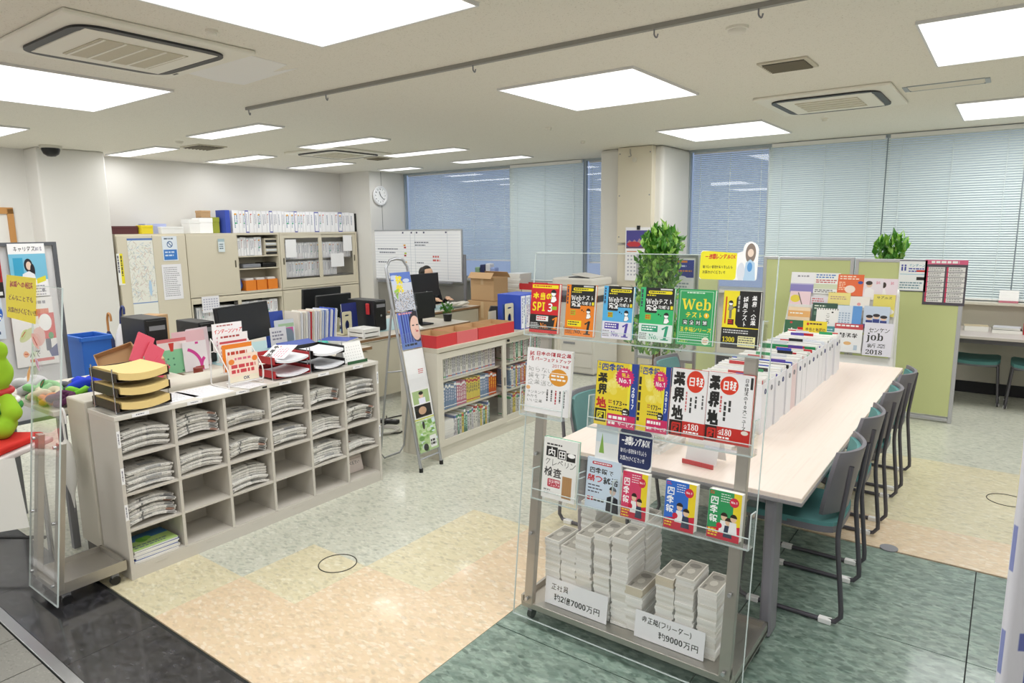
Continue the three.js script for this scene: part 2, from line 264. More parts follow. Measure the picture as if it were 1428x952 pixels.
const WALL = mat('#e2e0db', 0.85);
struct('wall_left', bx(0.2, CEIL + 0.2, ROOMZ - WINZ + 0.4), WALL, [WALLX - 0.1, CEIL / 2, (ROOMZ + WINZ) / 2]);
struct('wall_right', bx(0.2, CEIL + 0.2, ROOMZ - WINZ + 0.4), WALL, [ROOMX + 0.1, CEIL / 2, (ROOMZ + WINZ) / 2]);
struct('wall_back', bx(ROOMX - WALLX + 0.4, CEIL + 0.2, 0.2), WALL, [(ROOMX + WALLX) / 2, CEIL / 2, ROOMZ + 0.1]);
struct('wall_front', bx(ROOMX - WALLX, 0.95, 0.25), IVORY, [(ROOMX + WALLX) / 2, 0.475, WINZ - 0.13]);
struct('trim_2', rb(ROOMX - WALLX, 0.03, 0.2, 0.005), IVORY, [(ROOMX + WALLX) / 2, 0.965, WINZ + 0.05]);
struct('baseboard_front', bx(ROOMX + 3.4, 0.12, 0.02), mat('#24242a', 0.6), [(ROOMX - 3.4) / 2, 0.06, WINZ + 0.005]);
const ceilTex = canvas(1024, 1024, (c) => { for (let i = 0; i < 9000; i++) { c.globalAlpha = rnd(0.05, 0.4); oval(c, rnd(1024), rnd(1024), rnd(0.8, 5), rnd(0.8, 2.2), pick(['#aba593', '#bdb7a6', '#f4f0e6']), rnd(3)); } c.globalAlpha = 1; }, '#efebe0', true);
ceilTex.wrapS = ceilTex.wrapT = THREE.RepeatWrapping;
struct('ceiling', metreUv(new THREE.BoxGeometry(ROOMX - WALLX + 0.4, 0.2, ROOMZ - WINZ + 0.4), 1 / 1.2), new THREE.MeshStandardMaterial({ map: ceilTex, roughness: 0.95, bumpMap: ceilTex, bumpScale: 0.003 }), [(ROOMX + WALLX) / 2, CEIL + 0.1, (ROOMZ + WINZ) / 2]);
struct('pillar_1', rb(0.5, CEIL, 0.72, 0.02), WALL, [-9.15, CEIL / 2, -3.44]);
const cp = struct('pillar_2', bx(0.75, CEIL, 0.8), WALL, [-8.985, CEIL / 2, -8.12]);
part(cp, 'panel_joint', bx(0.004, CEIL, 0.008), mat('#77756f', 0.8), [0.375, 0, 0.14]);
const col = struct('pillar_3', rb(0.86, CEIL, 0.9, 0.05), WALL, [-3.86, CEIL / 2, -8.15]);
const boxp = part(col, 'cover_panel', rb(0.46, 1.15, 0.1, 0.008), BEIGE, [0.1, 0.79, 0.49]);
for (const sx of [-1, 1]) for (const sy of [-0.5, 0, 0.5]) part(boxp, 'screw', cy(0.008, 0.006, 10), GREY, [sx * 0.2, sy, 0.052], [Math.PI / 2, 0, 0]);
part(col, 'lower_cover_panel', rb(0.46, 1.5, 0.08, 0.008), BEIGE, [0.1, -0.56, 0.48]);
const hk = part(boxp, 'ceiling_hook', bent([[0, 0.05, 0], [0, 0, 0], [0.02, -0.03, 0], [-0.02, -0.04, 0]], 0.004), GREY, [-0.06, 0.5, 0.06]);
part(boxp, 'round_cap', cy(0.03, 0.02, 16), IVORY, [0.0, 0.42, 0.055], [Math.PI / 2, 0, 0]);
struct('wall_office', bx(0.14, CEIL, 0.5), WALL, [-9.32, CEIL / 2, -2.95]);

// ---- door with a wood frame in the left wall
const door = struct('door_1', bx(0.06, 2.0, 0.9), mat('#cfc8b6', 0.5), [-9.3, 1.0, -2.4]);
part(door, 'door_glass', bx(0.02, 0.8, 0.5), mat('#6b7178', 0.15), [0.03, 0.45, -0.1]);
for (const z of [-0.47, 0.47]) part(door, 'frame_post', bx(0.1, 2.06, 0.06), mat('#c08b4f', 0.5), [0.02, 0.03, z]);
part(door, 'frame_head', bx(0.1, 0.07, 1.0), mat('#c08b4f', 0.5), [0.02, 1.04, 0]);
const trans = struct('window_9', bx(0.05, 0.56, 1.0), IVORY, [-9.3, 2.42, -2.4]);
part(trans, 'pane', bx(0.02, 0.46, 0.9), mat('#565d66', 0.12), [0.025, 0, 0]);

// ---- windows and blinds behind their glass
const slatMat = mat('#dbe6e5', 0.5);
const winX = [[-8.6, -6.29, 1], [-6.29, -4.98, 0], [-4.98, -4.28, 1], [-3.43, -2.42, 1], [-2.42, -1.18, 0], [-1.18, 0.03, 0], [0.03, 1.3, 0], [1.3, 2.58, 0]];
const blindSay = ['blue-grey slat blind beside the wall clock, ending above a strip of bare glass', 'pale closed slat blind behind the papers and copier', 'narrow blue-grey slat blind beside the window column', 'blue-grey slat blind between the column and the first pale one', 'pale closed slat blind above the joint between the two green dividers', 'pale closed slat blind above the wall desk', 'pale closed slat blind past the green divider end', 'pale closed slat blind at the end wall'];
winX.forEach(([x0, x1, deep], i) => {
  const w = x1 - x0, xc = (x0 + x1) / 2, y0 = 0.98, h = CEIL - y0, B = (a, b, c, p) => moved(new THREE.BoxGeometry(a, b, c), p);
  const win = struct('window_' + (i + 1), merge([B(0.02, h, 0.06, [-w / 2 + 0.01, 0, 0]), B(0.02, h, 0.06, [w / 2 - 0.01, 0, 0]), B(w - 0.04, 0.04, 0.06, [0, -h / 2 + 0.02, 0]), B(w - 0.04, 0.03, 0.06, [0, h / 2 - 0.015, 0])]), mat('#aab4ba', 0.4, { metalness: 0.4 }), [xc, y0 + h / 2, WINZ - 0.03]);
  part(win, 'pane', bx(w - 0.04, h - 0.07, 0.006), WINGLASS, [0, 0, 0.015]);
  const bot = deep ? 1.28 : 1.0, bh = CEIL - 0.06 - bot, n = Math.round(bh / 0.0245), bl = thing('window_blind', blindSay[i], 'blind', [xc, bot, deep ? WINZ - 0.1 : WINZ + 0.03], 0, 'slat blinds along the window wall');
  const slats = []; for (let k = 0; k < n; k++) slats.push(moved(new THREE.BoxGeometry(w - (deep ? 0.05 : 0.012), 0.0012, 0.0265), [0, 0.02 + k * 0.0245, 0], [deep ? 0.5 : 0.98, 0, 0]));
  const sl = part(bl, 'slats', merge(slats), slatMat); sl.userData.kind = 'stuff';
  part(bl, 'bottom_rail', bx(w - 0.06, 0.016, 0.028), WHITE, [0, 0, 0]); part(bl, 'head_rail', bx(w - 0.05, 0.04, 0.035), WHITE, [0, bh + 0.03, 0]);
  for (const f of w > 1.5 ? [-0.42, -0.15, 0.15, 0.42] : [-0.38, 0, 0.38]) part(bl, 'ladder_cord', bx(0.006, bh, 0.002), slatMat, [f * w, bh / 2, 0.016]);
});

// ---- ceiling lamps
function lamp(name, label, group, x, z, w, d, gain) {
  const g = thing(name, label, 'ceiling light', [x, CEIL, z], 0, group), e = 0.01;
  const glow = cached('glow', () => new THREE.MeshStandardMaterial({ color: '#ffffff', emissive: '#ffffff', emissiveIntensity: 1.6, roughness: 0.6 }));
  part(g, 'diffuser', bx(w - 2 * e, 0.012, d - 2 * e), glow, [0, -0.006, 0]);
  part(g, 'frame', merge([[0, d / 2 - e / 2, w, e], [0, -d / 2 + e / 2, w, e], [w / 2 - e / 2, 0, e, d - 2 * e], [-w / 2 + e / 2, 0, e, d - 2 * e]].map(([px, pz, a, b]) => moved(new THREE.BoxGeometry(a, 0.016, b), [px, -0.008, pz]))), mat('#dedede', 0.4), [0, 0, 0]);
  const l = new THREE.RectAreaLight('#ffffff', gain, w - 2 * e, d - 2 * e); l.position.set(0, -0.02, 0); l.rotation.x = -Math.PI / 2; l.name = 'lamp_light'; g.add(l);
}
const panelSay = ['square lit ceiling panel nearest the white floor rack and newspaper shelf', 'square lit ceiling panel over the acrylic book rack', 'square lit ceiling panel in front of the window column', 'square lit ceiling panel beside the ceiling outline patch', 'square lit ceiling panel over the wall desk by the blinds', 'square lit ceiling panel beside the large ceiling cassette', 'square lit ceiling panel by the door wall', 'square lit ceiling panel over the entrance end', 'square lit ceiling panel behind the entrance end', 'square lit ceiling panel over the display table end', 'square lit ceiling panel over the door end', 'square lit ceiling panel behind the aisle sign'];
PANELS.forEach(([x, z, w, d], i) => lamp('ceiling_panel_light', panelSay[i], 'square ceiling panels', x, z, w, d, PANEL_GAIN));
STRIPS.forEach(([x, z]) => lamp('ceiling_strip_light', 'narrow recessed strip light over the office desks', 'strip lights over the office', x, z, x === -7.9 ? 0.74 : 1.26, 0.28, STRIP_GAIN));

// ---- things on the ceiling
function cassette(x, z, label) {
  const g = thing('ceiling_air_conditioner', label, 'air conditioner', [x, CEIL, z], 0, 'ceiling cassettes'), M1 = mat('#f0ede2', 0.5);
  part(g, 'body', rb(0.94, 0.024, 0.94, 0.01), M1, [0, -0.012, 0]);
  const ring = roundRect(-0.38, -0.38, 0.76, 0.76, 0.14); ring.holes.push(roundRect(-0.335, -0.335, 0.67, 0.67, 0.11));
  part(g, 'air_slot', new THREE.ExtrudeGeometry(ring, { depth: 0.012, bevelEnabled: false }), DARK, [0, -0.036, 0], [Math.PI / 2, 0, 0]).position.y = -0.023;
  part(g, 'center_panel', rb(0.66, 0.014, 0.66, 0.006), M1, [0, -0.03, 0]);
  const gr = part(g, 'grille', bx(0.44, 0.006, 0.44), mat('#cbc4b0', 0.7), [0, -0.039, 0]);
  for (let k = 0; k < 5; k++) part(gr, 'slat', bx(0.44, 0.004, 0.012), M1, [0, -0.004, -0.2 + k * 0.1]);
  part(g, 'logo', bx(0.05, 0.002, 0.012), DARK, [-0.3, -0.025, -0.42]);
}
cassette(-3.88, -1.82, 'large cream ceiling air conditioner cassette beside a bright square panel'); cassette(-1.24, -5.92, 'cream ceiling air conditioner cassette in front of the window blinds'); cassette(-6.9, -5.7, 'cream ceiling air conditioner cassette between the office strip lights');
function vent(x, z, w, d, label) {
  const g = thing('ceiling_vent', label, 'vent', [x, CEIL, z], 0, 'ceiling vents');
  part(g, 'frame', rb(w + 0.05, 0.012, d + 0.05, 0.004), mat('#cfc8b6', 0.6), [0, -0.006, 0]); part(g, 'opening', bx(w, 0.004, d), mat('#4a463c', 0.8), [0, -0.013, 0]);
  for (let k = 0; k < 7; k++) part(g, 'slat', bx(w, 0.012, 0.006), mat('#7d7765', 0.6), [0, -0.016, -d / 2 + d * (k + 0.5) / 7], [0.6, 0, 0]);
}
vent(-1.2, -4.48, 0.24, 0.24, 'square grey louvred vent beside the ceiling cassette'); vent(-7.55, -4.3, 0.35, 0.3, 'dark louvred vent between the office strip lights'); vent(-7.0, -6.45, 0.24, 0.2, 'small dark vent behind the office cassette');
const tr = thing('ceiling_track', 'long thin grey picture rail across the ceiling', 'rail', [-2.1, CEIL, -3.22]);
part(tr, 'rail', bx(5.75, 0.022, 0.03), mat('#96948e', 0.5), [0, -0.011, 0]);
for (const x of [-2.85, -1.9, -0.55, 0.6, 1.1]) part(tr, 'hook', bent([[0, -0.02, 0], [0, -0.05, 0], [0.015, -0.065, 0], [0.02, -0.045, 0]], 0.004), GREY, [x, 0, 0]);
const lathe = (p, n = 28) => new THREE.LatheGeometry(p.map((a) => new THREE.Vector2(...a)), n);
const det = (u, v, label, r = 0.055) => { const p = onY(u, v, CEIL); const g = thing('smoke_detector', label, 'detector', [p.x, CEIL, p.z], 0, 'round ceiling detectors'); part(g, 'base', cy(r, 0.012, 28), mat('#efebe0', 0.5), [0, -0.006, 0]); part(g, 'sensor', lathe([[0, -0.03], [r * 0.5, -0.029], [r * 0.75, -0.024], [r * 0.8, -0.008]]), mat('#ebe7dc', 0.5)); };
det(1028, 38, 'round white smoke detector near the long ceiling rail'); det(765, 178, 'small round sensor beyond the square panel over the rack', 0.035); det(1150, 165, 'small flat sensor in front of the ceiling cassette', 0.03); det(295, 42, 'round sensor beside the patched ceiling area', 0.03); det(813, 197, 'tiny round sensor near the windows', 0.025); det(250, 197, 'small square-looking sensor between the strip lights', 0.04);
{ const p = onY(70, 203, CEIL), g = thing('dome_camera', 'black dome security camera on the ceiling by the pillar', 'camera', [p.x, CEIL, p.z]); part(g, 'mount', cy(0.11, 0.03, 28), mat('#d8d4c8', 0.5), [0, -0.015, 0]); part(g, 'dome', lathe([[0, -0.12], [0.04, -0.115], [0.075, -0.09], [0.09, -0.05], [0.09, -0.02]]), BLACK); }
{ const p = onY(1319, 118, CEIL), g = thing('ceiling_hatch', 'flat outlined access panel in the ceiling beside the cassette', 'hatch', [p.x, CEIL, p.z]); part(g, 'cover', bx(0.44, 0.004, 0.2), mat('#e6e1d4', 0.9), [0, -0.002, 0]); part(g, 'edging', merge([[0, 0.1, 0.46, 0.012], [0, -0.1, 0.46, 0.012], [0.245, 0, 0.03, 0.188], [-0.245, 0, 0.03, 0.188]].map(([x, z, a, b]) => moved(new THREE.BoxGeometry(a, 0.006, b), [x, -0.003, z]))), mat('#a5abb0', 0.5)); }
{ const patch = mat('#f4f3f1', 0.95), pts = [[290, 75], [330, 72], [400, 90], [380, 100], [415, 95], [340, 118], [300, 112], [255, 100]].map(([u, v]) => onY(u, v, CEIL)); const s = new THREE.Shape(pts.map((p) => new THREE.Vector2(p.x, -p.z))); const m = struct('trim_3', new THREE.ExtrudeGeometry(s, { depth: 0.002, bevelEnabled: false }), patch, [0, CEIL - 0.002, 0]); m.rotation.x = -Math.PI / 2; m.name = 'ceiling_patch'; }
// ---- wall clock
{ const g = thing('wall_clock', 'round white wall clock on the grey corner pillar', 'clock', [-8.605, 2.35, -7.93], Math.PI / 2);
  part(g, 'case', new THREE.TorusGeometry(0.145, 0.018, 10, 48), mat('#e8e8ea', 0.35), [0, 0, 0.02]);
  const face = canvas(256, 256, (c) => { for (let k = 0; k < 12; k++) { const a = k * Math.PI / 6; c.fillStyle = '#222'; c.font = 'bold 28px sans-serif'; c.textAlign = 'center'; c.textBaseline = 'middle'; c.fillText(String(k || 12), 128 + Math.sin(a) * 96, 128 - Math.cos(a) * 96); } }, '#fbfbfb');
  const fg = cy(0.14, 0.012, 40).clone().rotateX(Math.PI / 2); part(g, 'face', new THREE.CircleGeometry(0.14, 40), print(face), [0, 0, 0.022]); part(g, 'backing', fg, WHITE, [0, 0, 0.012]);
  part(g, 'hour_hand', bx(0.01, 0.075, 0.003), BLACK, [-0.012, 0.034, 0.026], [0, 0, 0.35]); part(g, 'minute_hand', bx(0.007, 0.1, 0.003), BLACK, [0.035, -0.03, 0.028], [0, 0, -2.3]); }

// ================================================================ acrylic book rack, leaning back
const LEAN = 0.12, LA = Math.atan(LEAN);
const onRack = (u, v, z0 = -2.27) => hit(u, v, (d) => (z0 - LEAN * EYE) / (d.z + LEAN * d.y));       // the rack's leaning front plane
const rackAt = (x, y, off = 0, z0 = -2.27) => [x, y + off * Math.sin(LA), z0 - LEAN * y + off * Math.cos(LA)];
function acrylicRack(label, x0, x1, z0, top, depth, postTop = 1.3, inset = 0.07) {
  const xc = (x0 + x1) / 2, g = thing('acrylic_rack', label, 'rack', [xc, 0, z0]), L = (p) => [p[0] - xc, p[1], p[2] - z0], w = x1 - x0;
  const sheet = part(g, 'acrylic_sheet', bx(w, (top - 0.03) / Math.cos(LA), 0.006), ACRYL, L(rackAt(xc, (top + 0.03) / 2, 0.003, z0)), [-LA, 0, 0]);
  const sh2 = (top - 0.03) / Math.cos(LA) / 2; part(sheet, 'polished_edge', merge([[0, sh2, w, 0.003], [0, -sh2, w, 0.003], [w / 2, 0, 0.003, sh2 * 2], [-w / 2, 0, 0.003, sh2 * 2]].map(([x, y, a, b]) => moved(new THREE.BoxGeometry(a, b, 0.0064), [x, y, 0]))), EDGE);
  for (const s of [x0 + inset, x1 - inset]) {
    const ph = postTop - 0.09, post = part(g, 'post', rb(0.045, ph / Math.cos(LA), 0.03, 0.004), STAIN, L(rackAt(s, 0.09 + ph / 2, -0.018, z0)), [-LA, 0, 0]);
    for (const y of [0.12, 0.42, 0.78, 1.1]) if (y < postTop) part(g, 'bolt', cy(0.008, 0.012, 12), CHROME, L(rackAt(s, y, 0.01, z0)), [Math.PI / 2 - LA, 0, 0]);
  }
  part(g, 'base_tray', rb(w - 0.06, 0.03, depth, 0.004), STAIN, [0, 0.082, -depth / 2 - 0.02]);
  for (const s of [-1, 1]) { part(g, 'tray_rim', bx(0.012, 0.045, depth), STAIN, [s * (w / 2 - 0.036), 0.1, -depth / 2 - 0.02]); for (const z of [-0.06, -depth + 0.03]) { const c = part(g, 'caster', cy(0.024, 0.02, 18), BLACK, [s * (w / 2 - 0.06), 0.024, z], [0, 0, Math.PI / 2]); part(c, 'fork', bx(0.02, 0.026, 0.034), GREY, [0.028, 0, 0], [0, 0, Math.PI / 2]); } }
  part(g, 'tray_rim', bx(w - 0.06, 0.045, 0.012), STAIN, [0, 0.1, -depth - 0.014]);
  return g;
}
const RX0 = -1.69, RX1 = -0.655;
const rack = acrylicRack('clear acrylic rack on steel posts holding job-hunting books by the long table', RX0, RX1, -2.27, 1.66, 0.42);
function ledge(xa, xb, y, front = 0.055) {                         // clear ledge with an upstand lip, on the front of the sheet
  const L = (p) => [p[0] - (RX0 + RX1) / 2, p[1], p[2] + 2.27], xc = (xa + xb) / 2, w = xb - xa;
  const e = part(rack, 'book_ledge', bx(w, 0.005, front), ACRYL, L(rackAt(xc, y - 0.004, front / 2)), [-LA, 0, 0]);
  part(e, 'lip', bx(w, 0.045, 0.004), ACRYL, [0, 0.02, front / 2]);
  part(e, 'polished_edge', merge([moved(new THREE.BoxGeometry(w, 0.003, 0.0045), [0, 0.042, front / 2]), moved(new THREE.BoxGeometry(w, 0.0055, 0.004), [0, 0, front / 2]), ...[-1, 1].map((s) => moved(new THREE.BoxGeometry(0.0042, 0.13, 0.003), [s * w / 2, 0.065, front / 2])), ...[-1, 1].map((s) => moved(new THREE.BoxGeometry(0.0042, 0.003, front), [s * w / 2, 0.13, 0]))]), EDGE);
  for (const s of [-1, 1]) part(e, 'end_cheek', bx(0.004, 0.13, front), ACRYL, [s * w / 2, 0.065, 0]);
}
ledge(-1.69, -0.675, 1.305); ledge(-1.69, -1.47, 0.955); ledge(-1.345, -0.675, 0.955); ledge(-1.6, -1.37, 0.6); ledge(-1.37, -1.21, 0.625); ledge(-1.21, -0.66, 0.622);

// ---- book covers
const C = (draw, back, w = 256, h = 376) => canvas(w, h, draw, back);
const man = (c, x, y, s, shirt) => { disc(c, x, y, s * 0.5, '#fff'); c.strokeStyle = '#222'; c.lineWidth = s * 0.07; c.stroke(); c.fillStyle = '#1b1b1b'; c.beginPath(); c.arc(x, y - s * 0.08, s * 0.52, Math.PI, 0.1); c.fill(); poly(c, [[x - s * 0.5, y + s * 1.5], [x - s * 0.35, y + s * 0.5], [x + s * 0.4, y + s * 0.5], [x + s * 0.7, y + s * 1.1], [x + s * 0.2, y + s * 1.5]], shirt); c.strokeStyle = '#222'; c.lineWidth = s * 0.06; c.stroke(); };
const covers = {};
covers.spi = C((c) => {
  rect(c, 10, 12, 236, 26, '#f5e51b'); greek(c, 24, 18, 200, 1, 18, '#c62020'); jtext(c, '本当の', 18, 66, 58, '#f5e51b', { weight: 0.17 }); jtext(c, 'SPI', 16, 132, 88, '#f5e51b', { squeeze: 0.86 }); jtext(c, '3', 160, 140, 80, '#ffffff'); man(c, 206, 72, 46, '#fff');
  rrect(c, 196, 170, 46, 26, 4, '#9ac42f'); rect(c, 0, 236, 256, 116, '#222'); rect(c, 60, 246, 110, 40, '#eee'); greek(c, 66, 252, 96, 2, 16, '#c62020'); jtext(c, 'No.', 96, 292, 54, '#f08a1c', { family: 'serif', squeeze: 0.8 }); jtext(c, '1', 190, 232, 124, '#f08a1c', { family: 'serif', skew: 0.15 }); greek(c, 10, 300, 84, 4, 12, '#ddd'); rect(c, 0, 352, 256, 24, '#d22027');
}, '#d22027');
const webBook = (main, low, lowInk) => C((c) => {
  rect(c, 0, 0, 34, 190, main); greekV(c, 8, 14, 150, 1, 24, '#335'); rect(c, 40, 0, 216, 150, '#1b1b1b'); rrect(c, 60, 22, 180, 22, 10, '#f5e51b'); greek(c, 72, 28, 156, 1, 16, '#333'); rect(c, 150, 6, 90, 10, '#ddd'); greek(c, 50, 50, 90, 1, 16, '#e8da2a');
  jtext(c, 'Web', 44, 74, 46, '#fff', { family: 'serif', squeeze: 0.86 }); jtext(c, 'テスト', 138, 76, 36, '#fff', { weight: 0.13 }); rrect(c, 40, 118, 92, 58, 10, '#1b1b1b'); jtext(c, '完全', 46, 116, 44, '#fff', { weight: 0.14 }); jtext(c, '攻略法', 140, 118, 28, '#fff'); rect(c, 232, 122, 18, 24, '#f5e51b');
  disc(c, 148, 184, 6, '#1b1b1b'); disc(c, 164, 192, 4, '#1b1b1b'); man(c, 205, 190, 36, '#fff'); rrect(c, 46, 186, 44, 38, 4, '#a9b92b'); greek(c, 50, 194, 36, 2, 14, '#d22');
  if (low) rect(c, 0, 252, 256, 124, low); rect(c, 24, 262, 124, 44, low ? lowInk : '#f5e51b'); greek(c, 30, 270, 110, 2, 17, low ? '#fff' : '#333'); jtext(c, 'No.', 82, 316, 46, low ? lowInk : '#222', { family: 'serif', squeeze: 0.9 }); jtext(c, '1', 160, 244, 132, low ? lowInk : '#222', { family: 'serif', skew: 0.15 }); greek(c, 10, 318, 66, 4, 12, low ? '#777' : '#7a3b00');
}, main);
covers.web1 = webBook('#f0861e', null, ''); covers.web2 = webBook('#55b4ea', '#e6e4f0', '#4c3fa6'); covers.web3 = webBook('#37bd72', '#e4f1ec', '#2b9d76');
covers.web4 = C((c) => {
  c.strokeStyle = '#d9efdd'; c.lineWidth = 3; c.strokeRect(14, 14, 228, 346); greek(c, 60, 20, 140, 1, 16, '#d9efdd'); jtext(c, 'Web', 26, 52, 96, '#f7e23c', { family: 'serif', squeeze: 0.9 }); jtext(c, 'テスト', 58, 152, 40, '#f7e23c', { weight: 0.15 }); disc(c, 204, 172, 18, '#f7c81e'); jtext(c, '1', 195, 158, 26, '#fff');
  [..."完全対策"].forEach((ch, k) => { rect(c, 40 + k * 46, 204, 36, 36, '#2f5140'); jtext(c, ch, 43 + k * 46, 207, 30, '#fff'); }); jtext(c, '玉手箱シリーズ', 24, 254, 31, '#f7e23c', { weight: 0.13, squeeze: 0.98 }); c.setLineDash([4, 4]); for (const y of [294, 308, 322]) { c.strokeStyle = '#e7f5ea'; c.lineWidth = 6; c.beginPath(); c.moveTo(22, y); c.lineTo(230, y); c.stroke(); } c.setLineDash([]); jtext(c, '2017', 24, 334, 28, '#bfe04a', { family: 'serif' }); disc(c, 208, 340, 26, '#f3f1dd'); greek(c, 192, 332, 32, 2, 12, '#d85');
}, '#2fa35f');
covers.test = C((c) => {
  poly(c, [[110, 0], [256, 0], [256, 236], [110, 236], [120, 200], [110, 100]], '#1d1d1d'); rrect(c, 92, 30, 96, 200, 26, '#1d1d1d'); poly(c, [[96, 96], [66, 108], [100, 116]], '#1d1d1d'); greekV(c, 104, 30, 110, 1, 24, '#bbb');
  jtext(c, '業界・企業', 196, 26, 38, '#fff', { vertical: true, weight: 0.12 }); jtext(c, '採用テスト', 136, 34, 38, '#fff', { vertical: true, weight: 0.12 }); rect(c, 16, 40, 10, 176, '#d04a1c'); man(c, 54, 82, 30, '#998'); rect(c, 46, 126, 18, 56, '#7d7a6a'); rect(c, 40, 186, 42, 36, '#5a1414'); greek(c, 44, 194, 34, 2, 12, '#e33');
  rect(c, 0, 242, 256, 134, '#262626'); greek(c, 14, 254, 220, 2, 15, '#ddd'); jtext(c, '1300', 10, 296, 44, '#f4e22a', { family: 'serif', squeeze: 0.85 }); rect(c, 120, 292, 120, 70, '#eee9a8'); greek(c, 126, 298, 108, 4, 15, '#666');
}, '#f4e22a');
covers.yuryo = C((c) => {
  jtext(c, '就活', 14, 18, 30, '#b02a35', { vertical: true }); jtext(c, '日本の優良企業', 52, 16, 28, '#b02a35', { weight: 0.13 }); jtext(c, 'パーフェクトブック', 50, 54, 22, '#b02a35', { weight: 0.14 }); jtext(c, '2017', 150, 86, 24, '#b02a35', { latin: 'normal' }); jtext(c, '年度', 208, 88, 18, '#b02a35');
  jtext(c, '知らないと', 12, 112, 36, '#8d8d8d', { weight: 0.06 }); jtext(c, '損をする', 12, 152, 36, '#8d8d8d', { weight: 0.06 }); jtext(c, '企業選び', 12, 192, 36, '#8d8d8d', { weight: 0.06 }); disc(c, 190, 166, 52, '#e39a2f'); rect(c, 140, 140, 100, 4, '#fff'); greek(c, 148, 152, 86, 2, 22, '#fff'); disc(c, 18, 248, 12, '#eab57a'); jtext(c, 'ランキングで', 14, 262, 20, '#666', { weight: 0.08 }); jtext(c, 'わかる', 14, 288, 20, '#666', { weight: 0.08 }); jtext(c, 'いい企業', 14, 314, 22, '#666', { weight: 0.08 });
  for (const [x, col] of [[128, '#444'], [152, '#444'], [176, '#b02a35'], [200, '#444'], [224, '#444']]) greekV(c, x, 246, 100, 1, 16, col);
}, '#f3f2f4', 256, 400);
const shikiho = (cut) => C((c) => {
  for (let i = 0; i < 14; i++) { c.globalAlpha = 0.35; oval(c, rnd(70, 180), rnd(70, 200), rnd(10, 34), rnd(10, 30), '#fdf3a6', rnd(3)); } c.globalAlpha = 1; rect(c, 214, 0, 42, 376, '#26449b'); rect(c, 200, 0, 16, 376, '#f2e53c');
  jtext(c, '会社', 8, 10, 18, '#26449b', { vertical: true }); jtext(c, '四季報', 28, 10, 44, '#26449b', { weight: 0.13 }); if (!cut) { jtext(c, '業界', 8, 66, 66, '#1c1c1c', { vertical: true, weight: 0.15 }); jtext(c, '地', 6, 208, 66, '#c2272d', { weight: 0.16 }); rect(c, 6, 280, 70, 76, '#1c1c1c'); jtext(c, '図', 10, 286, 62, '#f2e53c', { weight: 0.13 }); } else greekV(c, 6, 70, 280, 1, 40, '#1c1c1c');
  c.save(); c.translate(178, 82); c.fillStyle = '#d9246e'; c.beginPath(); for (let i = 0; i < 40; i++) { const r = i % 2 ? 60 : 50; c.lineTo(Math.cos(i * Math.PI / 20) * r, Math.sin(i * Math.PI / 20) * r); } c.fill(); c.restore(); greek(c, 156, 44, 44, 1, 12, '#fff'); jtext(c, '売上', 156, 56, 26, '#f7e23c', { weight: 0.15 }); jtext(c, 'No.1', 140, 82, 36, '#fff', { squeeze: 0.95 }); jtext(c, '2017', 218, 130, 34, '#fff', { vertical: true, gap: 0.95, squeeze: 0.9 });
  greek(c, 86, 222, 24, 2, 12, '#a33'); jtext(c, '173', 112, 218, 34, '#222'); greek(c, 176, 232, 26, 1, 16, '#222'); greek(c, 88, 258, 110, 2, 15, '#333'); disc(c, 196, 282, 24, '#1c1c1c'); greek(c, 180, 272, 32, 2, 16, '#fff'); rect(c, 84, 300, 172, 76, '#cf2a64'); greek(c, 92, 312, 140, 1, 24, '#fff', 0.7); jtext(c, 'サービス', 150, 340, 24, '#fff', { weight: 0.13 }); greek(c, 92, 346, 52, 1, 22, '#fff', 0.7);
}, '#ecd532', 256, 376);
covers.shi1 = shikiho(false); covers.shi2 = shikiho(true);
const nikkei = (extra) => C((c, w) => {
  const k = extra ? 0.72 : 1; jtext(c, '業界', 8, 16, 92, '#181818', { vertical: true, weight: 0.16, squeeze: k }); jtext(c, '地', 8, 208, 88, '#181818', { weight: 0.16, squeeze: k }); disc(c, 170 * k, 68, 62 * (extra ? 0.82 : 1), '#df3a1f'); jtext(c, '日経', 116 * k, 40, 54, '#fff', { weight: 0.13, squeeze: k });
  rect(c, 0, 300, w, 90, '#cb2a22'); for (let x = 0; x < w; x += 7) rect(c, x, 300, 2, 90, '#b8231c'); rect(c, 4, 300, 92 * k, 84, '#2a1512'); jtext(c, '図', 12, 306, 74, '#cb2a22', { weight: 0.14, squeeze: k }); jtext(c, '全', 108 * k, 318, 26, '#fff'); jtext(c, '180', 134 * k, 304, 46, '#fff', { family: 'serif', squeeze: k }); greek(c, 108 * k, 354, 120 * k, 1, 20, '#fff'); greekV(c, 108 * k, 130, 120, 1, 20, '#c66'); greekV(c, 140 * k, 160, 110, 1, 26, '#333'); greekV(c, 176 * k, 150, 90, 1, 26, '#333');
  if (extra) { jtext(c, '日本経済の10大ニュース', 206, 18, 24, '#222', { vertical: true, gap: 1.0, weight: 0.1 }); rect(c, 238, 12, 14, 64, '#222'); oval(c, 226, 316, 20, 12, '#e8e2d6'); } else greekV(c, 224, 140, 130, 1, 22, '#555');
}, '#f2f1f3', 256, 390);
covers.nik1 = nikkei(false); covers.nik2 = nikkei(true);
